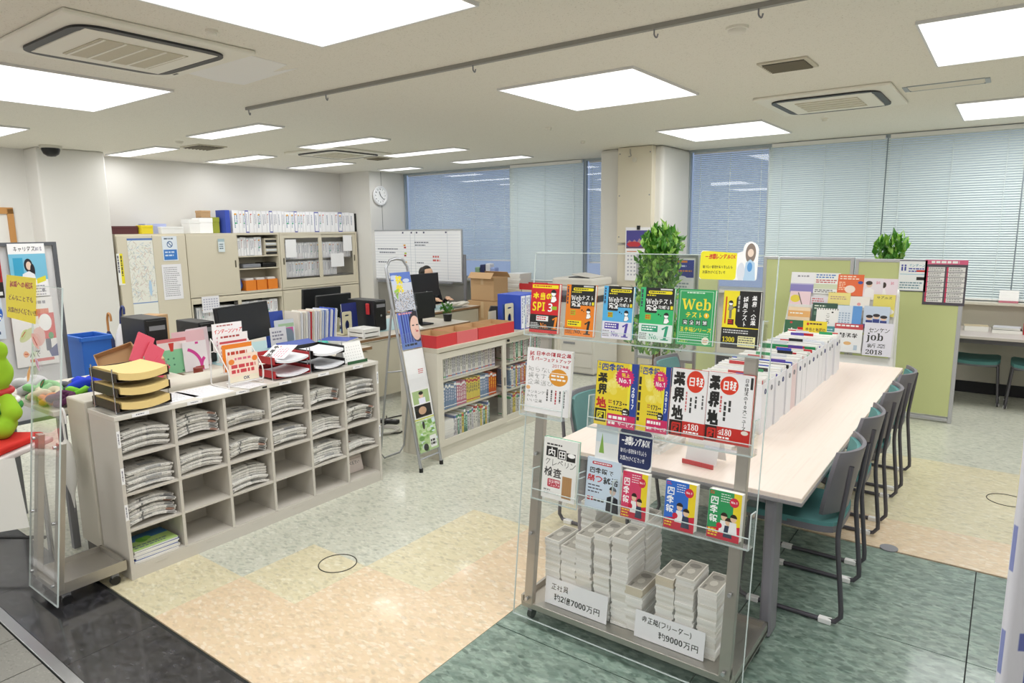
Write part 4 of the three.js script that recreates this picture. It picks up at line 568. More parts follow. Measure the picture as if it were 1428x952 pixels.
const pam = [
  ['white magazine with a violet lower half', 235, 205, 390, 345, small((c) => { jtext(c, '東洋の声', 34, 24, 16, '#556'); rect(c, 0, 100, 128, 68, '#8f86c8'); rect(c, 0, 92, 128, 10, '#b9b3dc'); }, '#f4f3f8'), 0],
  ['white news magazine with blue and red headlines', 405, 210, 580, 352, small((c) => { greek(c, 10, 14, 100, 2, 18, '#3a6fc0'); greek(c, 10, 56, 108, 2, 16, '#b33'); rect(c, 0, 90, 128, 40, '#d5dcc0'); greek(c, 8, 136, 110, 2, 14, '#555'); }, '#f2f3f0'), 0],
  ['orange pamphlet with a plain white motif', 580, 222, 755, 375, small((c) => { greek(c, 10, 12, 100, 2, 18, '#ffe9d8'); oval(c, 64, 116, 26, 30, '#fbe6da'); disc(c, 112, 62, 12, '#3b4fa0'); greek(c, 8, 60, 34, 5, 14, '#ffd9bd'); }, '#ea6a35'), 0],
  ['lilac pamphlet with a woman in white', 755, 250, 900, 372, small((c) => { oval(c, 46, 50, 18, 22, '#e8c7b0'); oval(c, 44, 38, 20, 16, '#3a2a24'); poly(c, [[16, 168], [24, 84], [48, 72], [76, 90], [84, 168]], '#f6f2f4'); jtext(c, '就', 84, 20, 26, '#d88aa0'); greek(c, 84, 130, 38, 2, 12, '#a66'); }, '#ece3ec'), 0],
  ['lilac pamphlet with a woman half hidden', 900, 255, 1010, 368, small((c) => { oval(c, 20, 50, 18, 22, '#3a2a24'); poly(c, [[0, 168], [0, 84], [30, 76], [60, 168]], '#f6f2f4'); jtext(c, '就', 70, 20, 26, '#d88aa0'); }, '#eee0ea'), 0],
  ['pink leaflet with a yellow spot', 225, 345, 365, 457, small((c) => { disc(c, 34, 60, 30, '#ecd63a'); c.strokeStyle = '#6a5a50'; c.lineWidth = 6; c.beginPath(); c.moveTo(50, 10); c.lineTo(90, 150); c.stroke(); }, '#f3d6df'), 1],
  ['pale leaflet with a red header', 375, 385, 500, 445, small((c) => greek(c, 10, 14, 100, 3, 18, '#c66'), '#e6dfe8'), 1],
  ['yellow leaflet with a teal foot', 505, 355, 660, 445, small((c) => { greek(c, 14, 30, 100, 2, 16, '#b98'); rect(c, 0, 96, 128, 72, '#5d8f98'); }, '#f1e28c'), 1],
  ['white leaflet with a pink dot', 665, 385, 805, 452, small((c) => disc(c, 60, 60, 12, '#e8a0a0'), '#f4efe8'), 1],
  ['yellow magazine with a round white dish', 840, 370, 990, 482, small((c) => { jtext(c, 'サプルス', 18, 14, 22, '#554'); oval(c, 92, 130, 34, 22, '#f6f4ea'); }, '#e8da6a'), 1],
  ['pale orange leaflet with a band', 210, 460, 365, 548, small((c) => { rect(c, 0, 30, 128, 50, '#f0b56c'); greek(c, 12, 46, 100, 1, 18, '#fff'); }, '#f7dcbb'), 2],
  ['dark green magazine with pale lettering', 390, 430, 560, 562, small((c) => { greek(c, 10, 20, 60, 2, 20, '#dfe8d8'); rect(c, 10, 70, 100, 30, '#557a66'); }, '#27503f'), 2],
  ['ring-bound white note with vertical black brushwork', 420, 470, 570, 602, small((c) => { for (let k = 0; k < 9; k++) rect(c, 6 + k * 14, 0, 6, 12, '#777'); jtext(c, "こころ", 54, 36, 28, '#222', { vertical: true, weight: 0.08 }); disc(c, 92, 30, 6, '#222'); }, '#f4f3f1'), 2],
  ['pale blue calendar leaflet with a blue side', 575, 450, 742, 577, small((c) => { rect(c, 80, 0, 48, 168, '#5f9ce0'); for (let r = 0; r < 5; r++) for (let q = 0; q < 4; q++) rect(c, 10 + q * 16, 56 + r * 18, 10, 10, '#9db2cc'); }, '#dbe5f2'), 2],
  ['navy and white pamphlet of students', 770, 455, 950, 577, small((c) => { for (const [x, y] of [[30, 90], [64, 80], [100, 90]]) { oval(c, x, y, 15, 18, '#e8c7b0'); oval(c, x, y - 10, 17, 12, '#22202a'); rect(c, x - 16, y + 18, 32, 60, '#2a3a86'); } rect(c, 0, 140, 128, 28, '#4a3f96'); }, '#c8d6ea'), 2],
  ['green and red economics magazine', 185, 555, 330, 702, small((c) => { disc(c, 38, 20, 8, '#d33'); jtext(c, '本当', 20, 60, 44, '#f4f4ee', { weight: 0.15 }); rect(c, 0, 108, 128, 20, '#c33'); }, '#2c6a44'), 3],
  ['teal leaflet beside the yellow card', 488, 605, 552, 668, small((c) => greek(c, 10, 20, 80, 3, 20, '#bde'), '#3f8f96'), 3],
  ['white economics pamphlet with bold black characters', 555, 580, 740, 802, canvas(192, 230, (c) => { rect(c, 0, 0, 192, 44, '#c8434a'); greek(c, 10, 10, 160, 1, 26, '#fff'); jtext(c, '経済学', 36, 74, 40, '#222', { weight: 0.13 }); oval(c, 96, 158, 26, 14, '#e8b87a'); disc(c, 26, 204, 10, '#c33'); rect(c, 140, 170, 24, 40, '#bcd'); }, '#f0f0f2'), 3],
  ['white career magazine with large black lettering and 2018', 775, 575, 962, 832, canvas(192, 240, (c) => { jtext(c, 'センケン', 30, 36, 34, '#222', { weight: 0.1 }); jtext(c, 'job', 22, 70, 66, '#222', { family: 'serif' }); jtext(c, '新卒', 28, 150, 36, '#222', { weight: 0.09, squeeze: 1.7 }); jtext(c, '2018', 22, 190, 44, '#222', { family: 'serif', squeeze: 1.1 }); }, '#e6e4f0'), 3],
];
for (const [label, x0, y0, x1, y1, tex, tier] of pam) {
  const k = 5.29, a = onPam(1060 + x0 / k, 340 + y0 / k, 0.03 + tier * 0.02), b = onPam(1060 + x1 / k, 340 + y1 / k, 0.03 + tier * 0.02), w = b.x - a.x, h = Math.max(0.19, (a.y - b.y) * 1.03);
  solo('pamphlet', label + ' on the white pamphlet rack', 'pamphlet', cached(['pm', w, h].join(), () => new THREE.BoxGeometry(w, h, 0.004)), print(tex, 0.35), [(a.x + b.x) / 2, a.y - h / 2, (a.z + b.z) / 2], [-Math.atan(PL), 0, 0], 'pamphlets on the white rack');
}
{ const a = onZ(1120.5, 446.5, -5.35), b = onZ(1152, 474, -5.35); solo('card_sign', 'yellow lettered card standing on the farthest white box file', 'sign', flat(b.x - a.x, a.y - b.y), print(canvas(160, 100, (c) => { disc(c, 32, 18, 8, '#c33'); greek(c, 44, 12, 96, 1, 16, '#533'); jtext(c, '本当と地図の', 16, 36, 22, '#533', { weight: 0.1 }); jtext(c, '業界', 60, 66, 22, '#533'); }, '#f0d83a')), [(a.x + b.x) / 2, (a.y + b.y) / 2, -5.35]); }

// ---- desk along the window wall and what lies on it
{
  const g = thing('wall_desk', 'long grey counter desk below the window blinds', 'desk', [1.0, 0, -8.06]);
  part(g, 'desk_top', rb(3.1, 0.03, 0.76, 0.005), mat('#c9c0ba', 0.4), [0, 0.7, 0]); part(g, 'front_edge', bx(3.1, 0.045, 0.02), mat('#4c4a4e', 0.5), [0, 0.668, 0.36]);
  for (const x of [-1.45, 0, 1.45]) part(g, 'leg', bx(0.04, 0.685, 0.6), GREY, [x, 0.342, 0]);
  const y = 0.716; booklet('box_book', 'flat beige box on the wall desk by the divider', -0.22, y, -8.12, 0.1, 0.2, 0.14, 0.05, mat('#cdbd9c', 0.7)); booklet('thick_book', 'thick black and white book lying on the wall desk', 0.03, y, -8.1, 0.05, 0.24, 0.2, 0.035, BLACK); booklet('thick_book', 'dark booklet on top of the thick book on the wall desk', 0.03, y + 0.0365, -8.1, -0.05, 0.22, 0.18, 0.018, mat('#d8d8dc', 0.5));
  const b = thing('red_box', 'low red box on the wall desk', 'box', [0.3, y, -8.1]); part(b, 'body', boxWall(0.28, 0.08, 0.2), RED); part(b, 'lid', rb(0.285, 0.02, 0.205, 0.003), RED, [0, 0.08, 0]);
  const p = onZ(1406, 422, -8.42); tent('tent_calendar', 'white tent calendar with a pink foot on the window sill', p.x, 0.982, -8.43, 0, 0.16, 0.12, WHITE, mat('#c78', 0.5));
}
// ---- plants
function leafMass(list, n, len, col2) {
  const out = []; const base = new THREE.BufferGeometry(); base.setAttribute('position', new THREE.Float32BufferAttribute([0, 0, 0, 0.3, 0.45, 0.06, 0, 0.5, 0, 0, 0, 0, 0, 0.5, 0, -0.3, 0.45, 0.06, 0.3, 0.45, 0.06, 0, 1, -0.12, 0, 0.5, 0, 0, 0.5, 0, 0, 1, -0.12, -0.3, 0.45, 0.06], 3)); base.setAttribute('uv', new THREE.Float32BufferAttribute(new Array(24).fill(0), 2)); base.computeVertexNormals();
  for (let i = 0; i < n; i++) { const [cx, cyy, cz, rx, ry, rz] = pick(list); let x, y, z; do { x = rnd(-1, 1); y = rnd(-1, 1); z = rnd(-1, 1); } while (x * x + y * y + z * z > 1 || x * x + y * y + z * z < 0.12); const s = len * rnd(0.6, 1.25); out.push(moved(base, [cx + x * rx, cyy + y * ry, cz + z * rz], [rnd(-1.2, 1.5), rnd(6.28), rnd(-0.6, 0.6)], [s * 0.75, s, s])); }
  return mergeGeometries(out);
}
const leafM = [new THREE.MeshPhysicalMaterial({ color: '#4a8a2a', roughness: 0.45, transmission: 0.25, thickness: 0, side: THREE.DoubleSide }), new THREE.MeshPhysicalMaterial({ color: '#9fd05c', roughness: 0.45, transmission: 0.3, thickness: 0, side: THREE.DoubleSide })];
function plant(label, x, z, masses, potTop, n, len) {
  const g = thing('potted_plant', label, 'plant', [x, 0, z]);
  part(g, 'pot', new THREE.LatheGeometry([[0, 0], [0.12, 0], [0.16, potTop - 0.02], [0.175, potTop - 0.02], [0.175, potTop], [0.15, potTop], [0.14, potTop - 0.04], [0, potTop - 0.04]].map((a) => new THREE.Vector2(...a)), 28), mat('#9a5a40', 0.7));
  for (let k = 0; k < 3; k++) part(g, 'stem', tube([[k * 0.03 - 0.03, potTop - 0.05, 0], [0.02 * k, (potTop + masses[0][1]) / 2, 0.02], [0.02 - 0.02 * k, masses[0][1], 0]], 0.011), mat('#6d5235', 0.8));
  for (const [i, m] of leafM.entries()) { const f = part(g, 'foliage', leafMass(masses, Math.round(n * (i ? 0.35 : 0.65)), len), m); f.userData.kind = 'stuff'; }
}
plant('tall bushy green plant behind the acrylic rack, before the column', -2.52, -5.6, [[0.03, 1.6, 0, 0.17, 0.17, 0.17], [-0.02, 1.2, 0, 0.2, 0.26, 0.2], [0, 0.8, 0, 0.3, 0.2, 0.26], [0, 1.4, 0, 0.19, 0.2, 0.18]], 0.5, 2000, 0.085);
plant('leafy plant rising behind the green divider with posters', -0.98, -7.75, [[0, 1.52, 0, 0.16, 0.13, 0.14], [0, 1.3, 0, 0.16, 0.16, 0.14]], 0.9, 320, 0.11);
// ---- poster board behind the plant, calendar on the column
{ const z = -6.05, a = onZ(890, 354, z), b = onZ(973, 354, z), w = b.x - a.x, g = thing('poster_board', 'aluminium-framed white board with a blue sheet behind the tall plant', 'board', [(a.x + b.x) / 2, 0, z]), h = a.y;
  part(g, 'panel', bx(w - 0.03, h - 0.5, 0.008), mat('#dfe3df', 0.5), [0, h / 2 + 0.25, 0]); part(g, 'frame', merge([[0, h - 0.0125, w - 0.025, 0.025], [0, 0.5, w - 0.025, 0.025], [-w / 2, h / 2, 0.025, h], [w / 2, h / 2, 0.025, h]].map(([x, y, p, q]) => moved(new THREE.BoxGeometry(p, q, 0.03), [x, y, 0]))), ALU); for (const s of [-1, 1]) part(g, 'foot', rb(0.05, 0.03, 0.4, 0.008), ALU, [s * w / 2, 0.015, 0]);
  part(g, 'sheet', bx(0.26, 0.42, 0.002), print(canvas(160, 256, (c) => { rect(c, 0, 0, 160, 100, '#33449e'); rect(c, 40, 4, 80, 12, '#e08a3a'); greek(c, 14, 30, 120, 1, 20, '#cfd8f2'); greek(c, 10, 58, 140, 1, 18, '#e0963c'); for (let k = 0; k < 6; k++) oval(c, rnd(160), 104 + rnd(-8, 10), 30, 10, '#e8eef6'); greek(c, 10, 130, 140, 6, 18, '#9ab'); rect(c, 70, 170, 80, 70, '#dfe6ec'); }, '#eef2f6')), [w / 2 - 0.16, h - 0.26, 0.006]); }
{ const z = -7.615, a = onZ(873, 317, z), b = onZ(908, 392, z), g = thing('wall_calendar', 'wall calendar with a purple night picture and red car on the column', 'calendar', [(a.x + b.x) / 2, a.y, z + 0.008]), w = b.x - a.x, h = a.y - b.y;
  part(g, 'sheet', bx(w, h, 0.003), print(canvas(160, 340, (c) => { rect(c, 6, 20, 148, 112, '#4c4796'); for (let k = 0; k < 5; k++) poly(c, [[10 + k * 30, 96], [26 + k * 30, 60 + rnd(20)], [44 + k * 30, 96]], '#b08a92'); oval(c, 52, 108, 42, 18, '#c4353f'); rect(c, 6, 122, 148, 12, '#6a4a66'); rect(c, 10, 150, 60, 6, '#c86'); for (let r = 0; r < 6; r++) for (let q = 0; q < 7; q++) rect(c, 14 + q * 20, 176 + r * 24, 10, 10, '#aab'); }, '#f2f1f4')), [0, -h / 2, 0]); part(g, 'clip', bx(0.04, 0.05, 0.015), BLACK, [0, -0.005, 0.006]); }

// ================================================================ newspaper shelf (faces +x; local x runs away from the entrance)
const SX = -3.49, SZ = -2.27, SH = 0.87, SL = 1.73, SD = 0.3, FACE = Math.PI / 2;
const shelfAt = (lx, y, lz) => [SX + lz, y, SZ - lx];                // local (along, up, towards aisle) -> world
const GREYM = mat('#cfcac1', 0.5);
const colX = (k) => -SL / 2 + 0.012 + (SL - 0.024) * k / 6, rowY = (k) => 0.075 + (SH - 0.025 - 0.075) * k / 4;
{
  const g = thing('newspaper_shelf', 'low warm-grey steel pigeonhole shelf of newspapers, six columns wide', 'shelf', [SX, 0, SZ], FACE);
  for (const s of [-1, 1]) part(g, 'side_panel', rb(0.02, SH, SD, 0.003), GREYM, [s * (SL / 2 - 0.01), SH / 2, -SD / 2]);
  part(g, 'top_panel', rb(SL + 0.004, 0.024, SD + 0.006, 0.003), mat('#d8d4cb', 0.45), [0, SH - 0.012, -SD / 2]); part(g, 'back_panel', bx(SL - 0.02, SH - 0.03, 0.006), GREYM, [0, SH / 2, -SD + 0.005]); part(g, 'plinth', bx(SL - 0.04, 0.068, 0.02), GREYM, [0, 0.034, -0.014]);
  for (let k = 1; k < 6; k++) part(g, 'divider', bx(0.016, SH - 0.09, SD - 0.012), GREYM, [colX(k), SH / 2 + 0.025, -SD / 2]);
  for (let r = 0; r < 4; r++) for (let k = 0; k < 6; k++) part(g, 'shelf_board', bx(SL / 6 - 0.018, 0.012, SD - 0.014), GREYM, [(colX(k) + colX(k + 1)) / 2, rowY(r) - 0.006, -SD / 2]);
  const stick = print(canvas(128, 32, (c) => { greek(c, 30, 10, 70, 1, 14, '#556'); }, '#f6f6f8'), 0.6), stickV = print(canvas(32, 128, (c) => greekV(c, 10, 20, 90, 1, 18, '#667'), '#f6f6f8'), 0.6);
  for (let k = 0; k < 6; k++) part(g, 'label_sticker', bx(0.085, 0.018, 0.001), stick, [(colX(k) + colX(k + 1)) / 2 - 0.03, SH - 0.011, 0.0045]);
  for (let r = 1; r < 4; r++) part(g, 'label_sticker', bx(0.016, 0.085, 0.001), stickV, [-SL / 2 + 0.01, rowY(r) + 0.1, 0.001]);
  for (const r of [1, 3]) part(g, 'label_sticker', bx(0.014, 0.085, 0.001), stickV, [SL / 2 - 0.01, rowY(r) + 0.1, 0.001]);
  for (let k = 0; k < 6; k++) part(g, 'plinth_mark', bx(0.06, 0.006, 0.001), mat('#cfcbc2', 0.5), [(colX(k) + colX(k + 1)) / 2, 0.05, -0.003]);
  part(g, 'maker_plate', bx(0.03, 0.01, 0.001), BLACK, [colX(3) - 0.03, SH - 0.011, 0.0048]);
}
// folded newspaper: three leaves bent round one fold, slightly sagging
const newsTex = [0, 1, 2].map((v) => canvas(256, 256, (c) => {
  for (let k = 0; k < 5; k++) greek(c, 6 + k * 50, 10, 44, 22, 11, ['#c0bfbb', '#c8c7c3', '#b9b8b4'][v], 0.35);
  rect(c, 8, 90 + v * 30, 70, 26, '#8c8b88'); rect(c, 130, 30 + v * 40, 84, 44, '#a9aaac'); rect(c, 14, 20, 60, 16, '#6c6c6c'); rect(c, 150, 190, 50, 20, v === 1 ? '#b08a7c' : '#909090'); rect(c, 20, 170, 10, 46, '#777');
}, '#eceae5', true)); newsTex.forEach((t) => { t.wrapS = t.wrapT = THREE.RepeatWrapping; });
const newsM = newsTex.map((t) => print(t, 0.9));
const newsGeo = [0, 1, 2].map((v) => {
  const w = 0.24, d = 0.2, parts = [], sag = [0.022, 0.034, 0.016][v];
  const leaf = (y, t, x0, x1) => { const b = new THREE.BoxGeometry(x1 - x0, t, d, 10, 1, 1), p = b.attributes.position; for (let i = 0; i < p.count; i++) { const x = p.getX(i) + (x0 + x1) / 2, u = x / (w / 2); p.setX(i, x); p.setY(i, p.getY(i) + y + sag * (1 - u * u) * 0.5 - sag * 0.4 * Math.max(0, u) ** 2); p.setZ(i, p.getZ(i) * (1 - 0.04 * u)); } b.computeVertexNormals(); return metreUv(b, 4, 4, [v * 0.3, v * 0.2]); };
  parts.push(leaf(0.0025, 0.0035, -w / 2, w / 2), leaf(0.0068, 0.0035, -w / 2 + 0.012, w / 2 - 0.002), leaf(0.0112, 0.0035, -w / 2 + 0.004, w / 2));
  const fold = new THREE.CylinderGeometry(0.0062, 0.0062, d * 0.95, 10, 1, false, 0, Math.PI); fold.rotateX(Math.PI / 2); parts.push(metreUv(fold.translate(w / 2, 0.0068 - sag * 0.3, 0), 4)); const all = merge(parts); all.computeBoundingBox(); return all.translate(0, -all.boundingBox.min.y + 0.0005, 0);
});
const rowSay = ['bottom', 'third', 'second', 'top'], colSay = ['first', 'second', 'third', 'fourth', 'fifth', 'sixth'];
const pile = { '0,3': 7, '0,2': 6, '0,1': 7, '1,3': 7, '1,2': 6, '2,3': 4, '2,2': 5, '2,1': 7, '3,3': 6, '3,2': 6, '4,3': 5, '4,2': 5, '4,1': 7, '5,3': 6, '5,2': 6, '5,1': 3 };
for (const [key, n] of Object.entries(pile)) {
  const [k, r] = key.split(',').map(Number); let y = rowY(r); const lean = rnd(-0.004, 0.004), v = (k + r) % 3;
  for (let i = 0; i < n; i++) {
    const m = solo('folded_newspaper', `folded newspaper, ${nth(i)} from below, ${rowSay[r]} row, ${colSay[k]} pigeonhole from the tray tower`, 'newspaper', newsGeo[v], newsM[(i + k) % 3], shelfAt((colX(k) + colX(k + 1)) / 2 - 0.006 + rnd(-0.004, 0.004) + lean, y, -0.135 + rnd(-0.018, 0.018)), [0, FACE + rnd(-0.025, 0.025), 0], 'newspapers in one pigeonhole of the shelf');
    m.userData.group = `newspapers in the ${rowSay[r]} row, ${colSay[k]} pigeonhole`; y += 0.0158;
  }
}
for (let i = 0; i < 6; i++) { const t = i === 5 ? print(canvas(128, 96, (c) => { rect(c, 0, 0, 128, 40, '#3f7fc0'); disc(c, 50, 40, 16, '#6fb64a'); disc(c, 66, 36, 12, '#8ccc5a'); greek(c, 10, 66, 100, 2, 12, '#789'); }, '#bfe08a'), 0.35) : mat(i % 2 ? '#e8e8e4' : '#2c4f9e', 0.5); const p = shelfAt((colX(0) + colX(1)) / 2 + rnd(-0.006, 0.006), rowY(0) + i * 0.0105, -0.125); booklet('magazine', i === 5 ? 'green and blue magazine on top of the pile in the bottom pigeonhole' : 'white magazine in the pile of the bottom pigeonhole under the green one', p[0], p[1], p[2], FACE + rnd(-0.06, 0.06), 0.23, 0.2, 0.009, t, i === 5 ? undefined : 'magazines in the bottom pigeonhole'); }
{ const p = shelfAt((colX(5) + colX(6)) / 2 - 0.01, rowY(0), -0.16); solo('paper_notice', 'pinkish folded notice card standing in the bottom end pigeonhole', 'card', merge([moved(bx(0.19, 0.115, 0.002), [0, 0.058, 0.02], [-0.25, 0, 0]), moved(bx(0.19, 0.115, 0.002), [0, 0.058, -0.02], [0.25, 0, 0])]), print(canvas(192, 116, (c) => { jtext(c, 'おもてください', 16, 36, 26, '#444', { squeeze: 0.8, weight: 0.1 }); rect(c, 10, 20, 170, 2, '#a88'); }, '#e8dcd6'), 0.8), p, [0, FACE - 0.05, 0]); }

// ---- on top of the shelf
const paperSheet = (label, x, z, turn, w = 0.21, d = 0.297, y = SH) => solo('paper_sheet', label, 'paper', bx(w, 0.0012, d), print(canvas(64, 88, (c) => greek(c, 6, 8, 52, 12, 6, '#b9bcc6', 0.3), '#f4f5f8'), 0.7), [x, y + 0.0007, z], [0, turn, 0]);
paperSheet('printed list sheet on the shelf top beside the tray tower', -3.64, -1.72, 0.1); paperSheet('wide printed sheet on the shelf top before the white wire stand', -3.63, -1.95, 1.6, 0.21, 0.25); paperSheet('loose sheet under the wire stand on the shelf top', -3.57, -2.18, 0.2, 0.18, 0.14, SH + 0.0015);
function trayTower(label, p, turn, w, d, lv, gap, col, inside, wire) {
  const g = thing('letter_tray', label, 'tray', p, turn);
  for (let k = 0; k < lv; k++) {
    const y = 0.014 + k * gap, t = part(g, 'tray', merge([moved(new THREE.BoxGeometry(w, 0.003, d), [0, y, 0]), moved(new THREE.BoxGeometry(0.004, 0.045, d), [-w / 2, y + 0.022, 0]), moved(new THREE.BoxGeometry(0.004, 0.045, d), [w / 2, y + 0.022, 0]), moved(new THREE.BoxGeometry(w, 0.045, 0.004), [0, y + 0.022, -d / 2])]), col[k % col.length]);
    if (inside[k]) { const [m, h] = inside[k]; const b = new THREE.BoxGeometry(w - 0.02, h, d - 0.01, 8, 1, 4), q = b.attributes.position; for (let i = 0; i < q.count; i++) { const u = q.getX(i) / (w / 2); q.setY(i, q.getY(i) + 0.012 * u * u - 0.01 * Math.max(0, q.getZ(i) / (d / 2)) ** 2 * (1 - u * u)); } b.computeVertexNormals(); solo(m === 0 ? 'envelope_stack' : 'paper_stack', `${m === 0 ? 'tan envelopes' : 'papers'} in the ${['lowest', lv > 2 ? 'middle' : 'upper', 'upper'][k]} level of the ${label.split(' ').slice(0, 4).join(' ')}`, 'papers', b, m === 0 ? mat('#ecd08c', 0.75) : mat('#eceef4', 0.7), [p[0] + Math.sin(turn) * 0.012, p[1] + y + 0.004 + h / 2 + 0.002, p[2] + Math.cos(turn) * 0.012], [0, turn, 0]); }
  }
  for (const sx of [-1, 1]) for (const sz of [-1, 1]) part(g, 'upright', rod([sx * (w / 2 + 0.004), 0, sz * d * 0.4], [sx * (w / 2 + 0.004), 0.03 + (lv - 1) * gap + (wire ? 0.05 : 0.02), sz * d * 0.4], 0.0035), wire ?? CHROME);
  for (const sz of [-1, 1]) part(g, 'foot_bar', rod([-w / 2 - 0.004, 0.004, sz * d * 0.4], [w / 2 + 0.004, 0.004, sz * d * 0.4], 0.0035), wire ?? CHROME);
  return g;
}
trayTower('dark three-level letter tray tower full of tan envelopes', [-3.655, SH, -1.57], FACE, 0.26, 0.3, 3, 0.075, [mat('#3a2f2a', 0.4)], [[0, 0.034], [0, 0.034], [0, 0.036]], CHROME);
trayTower('red two-level letter tray with papers on the shelf', [-3.66, SH, -2.47], FACE, 0.25, 0.27, 2, 0.085, [mat('#b5222a', 0.35)], [[1, 0.01], [1, 0.014]], ALU); trayTower('black two-level letter tray with papers on the shelf', [-3.66, SH, -2.75], FACE, 0.25, 0.27, 2, 0.085, [BLACK], [[1, 0.012], [1, 0.016]], ALU);
solo('flyer', 'white slanted flyer with black brush lettering over the red trays', 'flyer', bx(0.15, 0.0015, 0.19), print(canvas(128, 160, (c) => { jtext(c, '挑業手', 10, 16, 36, '#222', { weight: 0.16, skew: 0.2 }); greek(c, 12, 70, 100, 4, 18, '#e08aa0', 0.4); disc(c, 112, 60, 5, '#d33'); }, '#f5f2f4'), 0.5), [-3.63, SH + 0.155, -2.45], [0.25, FACE + 0.25, 0.2]);
{ const g = tent('desk_calendar', 'white desk calendar with a green foot at the end of the shelf top', -3.62, SH, -3.0, FACE, 0.17, 0.14, print(canvas(128, 112, (c) => { for (let r = 0; r < 5; r++) for (let q = 0; q < 7; q++) rect(c, 12 + q * 16, 24 + r * 16, 5, 5, '#ccc'); }, '#fbfbfa')), mat('#2a5a36', 0.5)); }
{ // white wire leaflet stand with leaflets on four tiers
  const p = [-3.66, SH, -2.17], g = thing('leaflet_stand', 'white wire leaflet stand with internship flyers on the shelf', 'stand', p, FACE);
  for (const s of [-1, 1]) part(g, 'side_wire', bent([[s * 0.11, 0.003, 0.1], [s * 0.11, 0.1, 0.11], [s * 0.11, 0.29, -0.06], [s * 0.11, 0.003, -0.09], [s * 0.11, 0.003, 0.1]], 0.004, 6, 0.02), WHITE);
  for (let k = 0; k < 4; k++) { const y = 0.03 + k * 0.058, z = 0.1 - k * 0.045; part(g, 'tier_wire', bent([[-0.11, y + 0.05, z + 0.015], [-0.11, y, z + 0.01], [0.11, y, z + 0.01], [0.11, y + 0.05, z + 0.015]], 0.003, 6, 0.01), WHITE); part(g, 'support_wire', rod([-0.11, y, z - 0.025], [0.11, y, z - 0.025], 0.003), WHITE); }
  const lf = [['pale orange flyer with red lines', 0, canvas(128, 120, (c) => { disc(c, 14, 30, 12, '#f08a3c'); disc(c, 114, 26, 12, '#f08a3c'); greek(c, 28, 14, 76, 1, 20, '#e0708a'); greek(c, 12, 44, 104, 2, 22, '#d24a52', 0.7); rect(c, 0, 96, 128, 24, '#f4ead2'); jtext(c, 'OK', 60, 98, 18, '#446'); }, '#fbe3d2')], ['white flyer in an orange border', 1, canvas(128, 120, (c) => { rect(c, 0, 0, 128, 20, '#f08a2c'); rect(c, 0, 0, 14, 120, '#f08a2c'); greek(c, 22, 34, 96, 2, 20, '#c24a3a', 0.7); rect(c, 22, 84, 90, 20, '#5a7a3a'); }, '#fbf6ee')], ['white flyer with a crimson band', 2, canvas(128, 120, (c) => { greek(c, 12, 10, 100, 1, 16, '#a44'); rect(c, 6, 34, 116, 10, '#c8505a'); greek(c, 10, 56, 100, 3, 18, '#b88'); }, '#f7f3f4')], ['white internship flyer with red lettering', 3, canvas(128, 120, (c) => { greek(c, 20, 8, 90, 1, 12, '#b77'); jtext(c, 'インターンシップ', 6, 26, 20, '#d2443c', { squeeze: 0.72, weight: 0.12, skew: 0.12 }); greek(c, 16, 60, 96, 3, 16, '#e0a0b0', 0.4); }, '#fbf8fa')]];
  for (const [l, k, t] of lf) solo('flyer', `${l} on tier ${k + 1} of the white wire stand`, 'flyer', bx(0.19, 0.16, 0.003), print(t, 0.4), [p[0] + 0.085 - k * 0.045, SH + 0.112 + k * 0.058, p[2] + (k % 2) * 0.006], [0, FACE, 0]).rotation.set(0, FACE, 0);
}

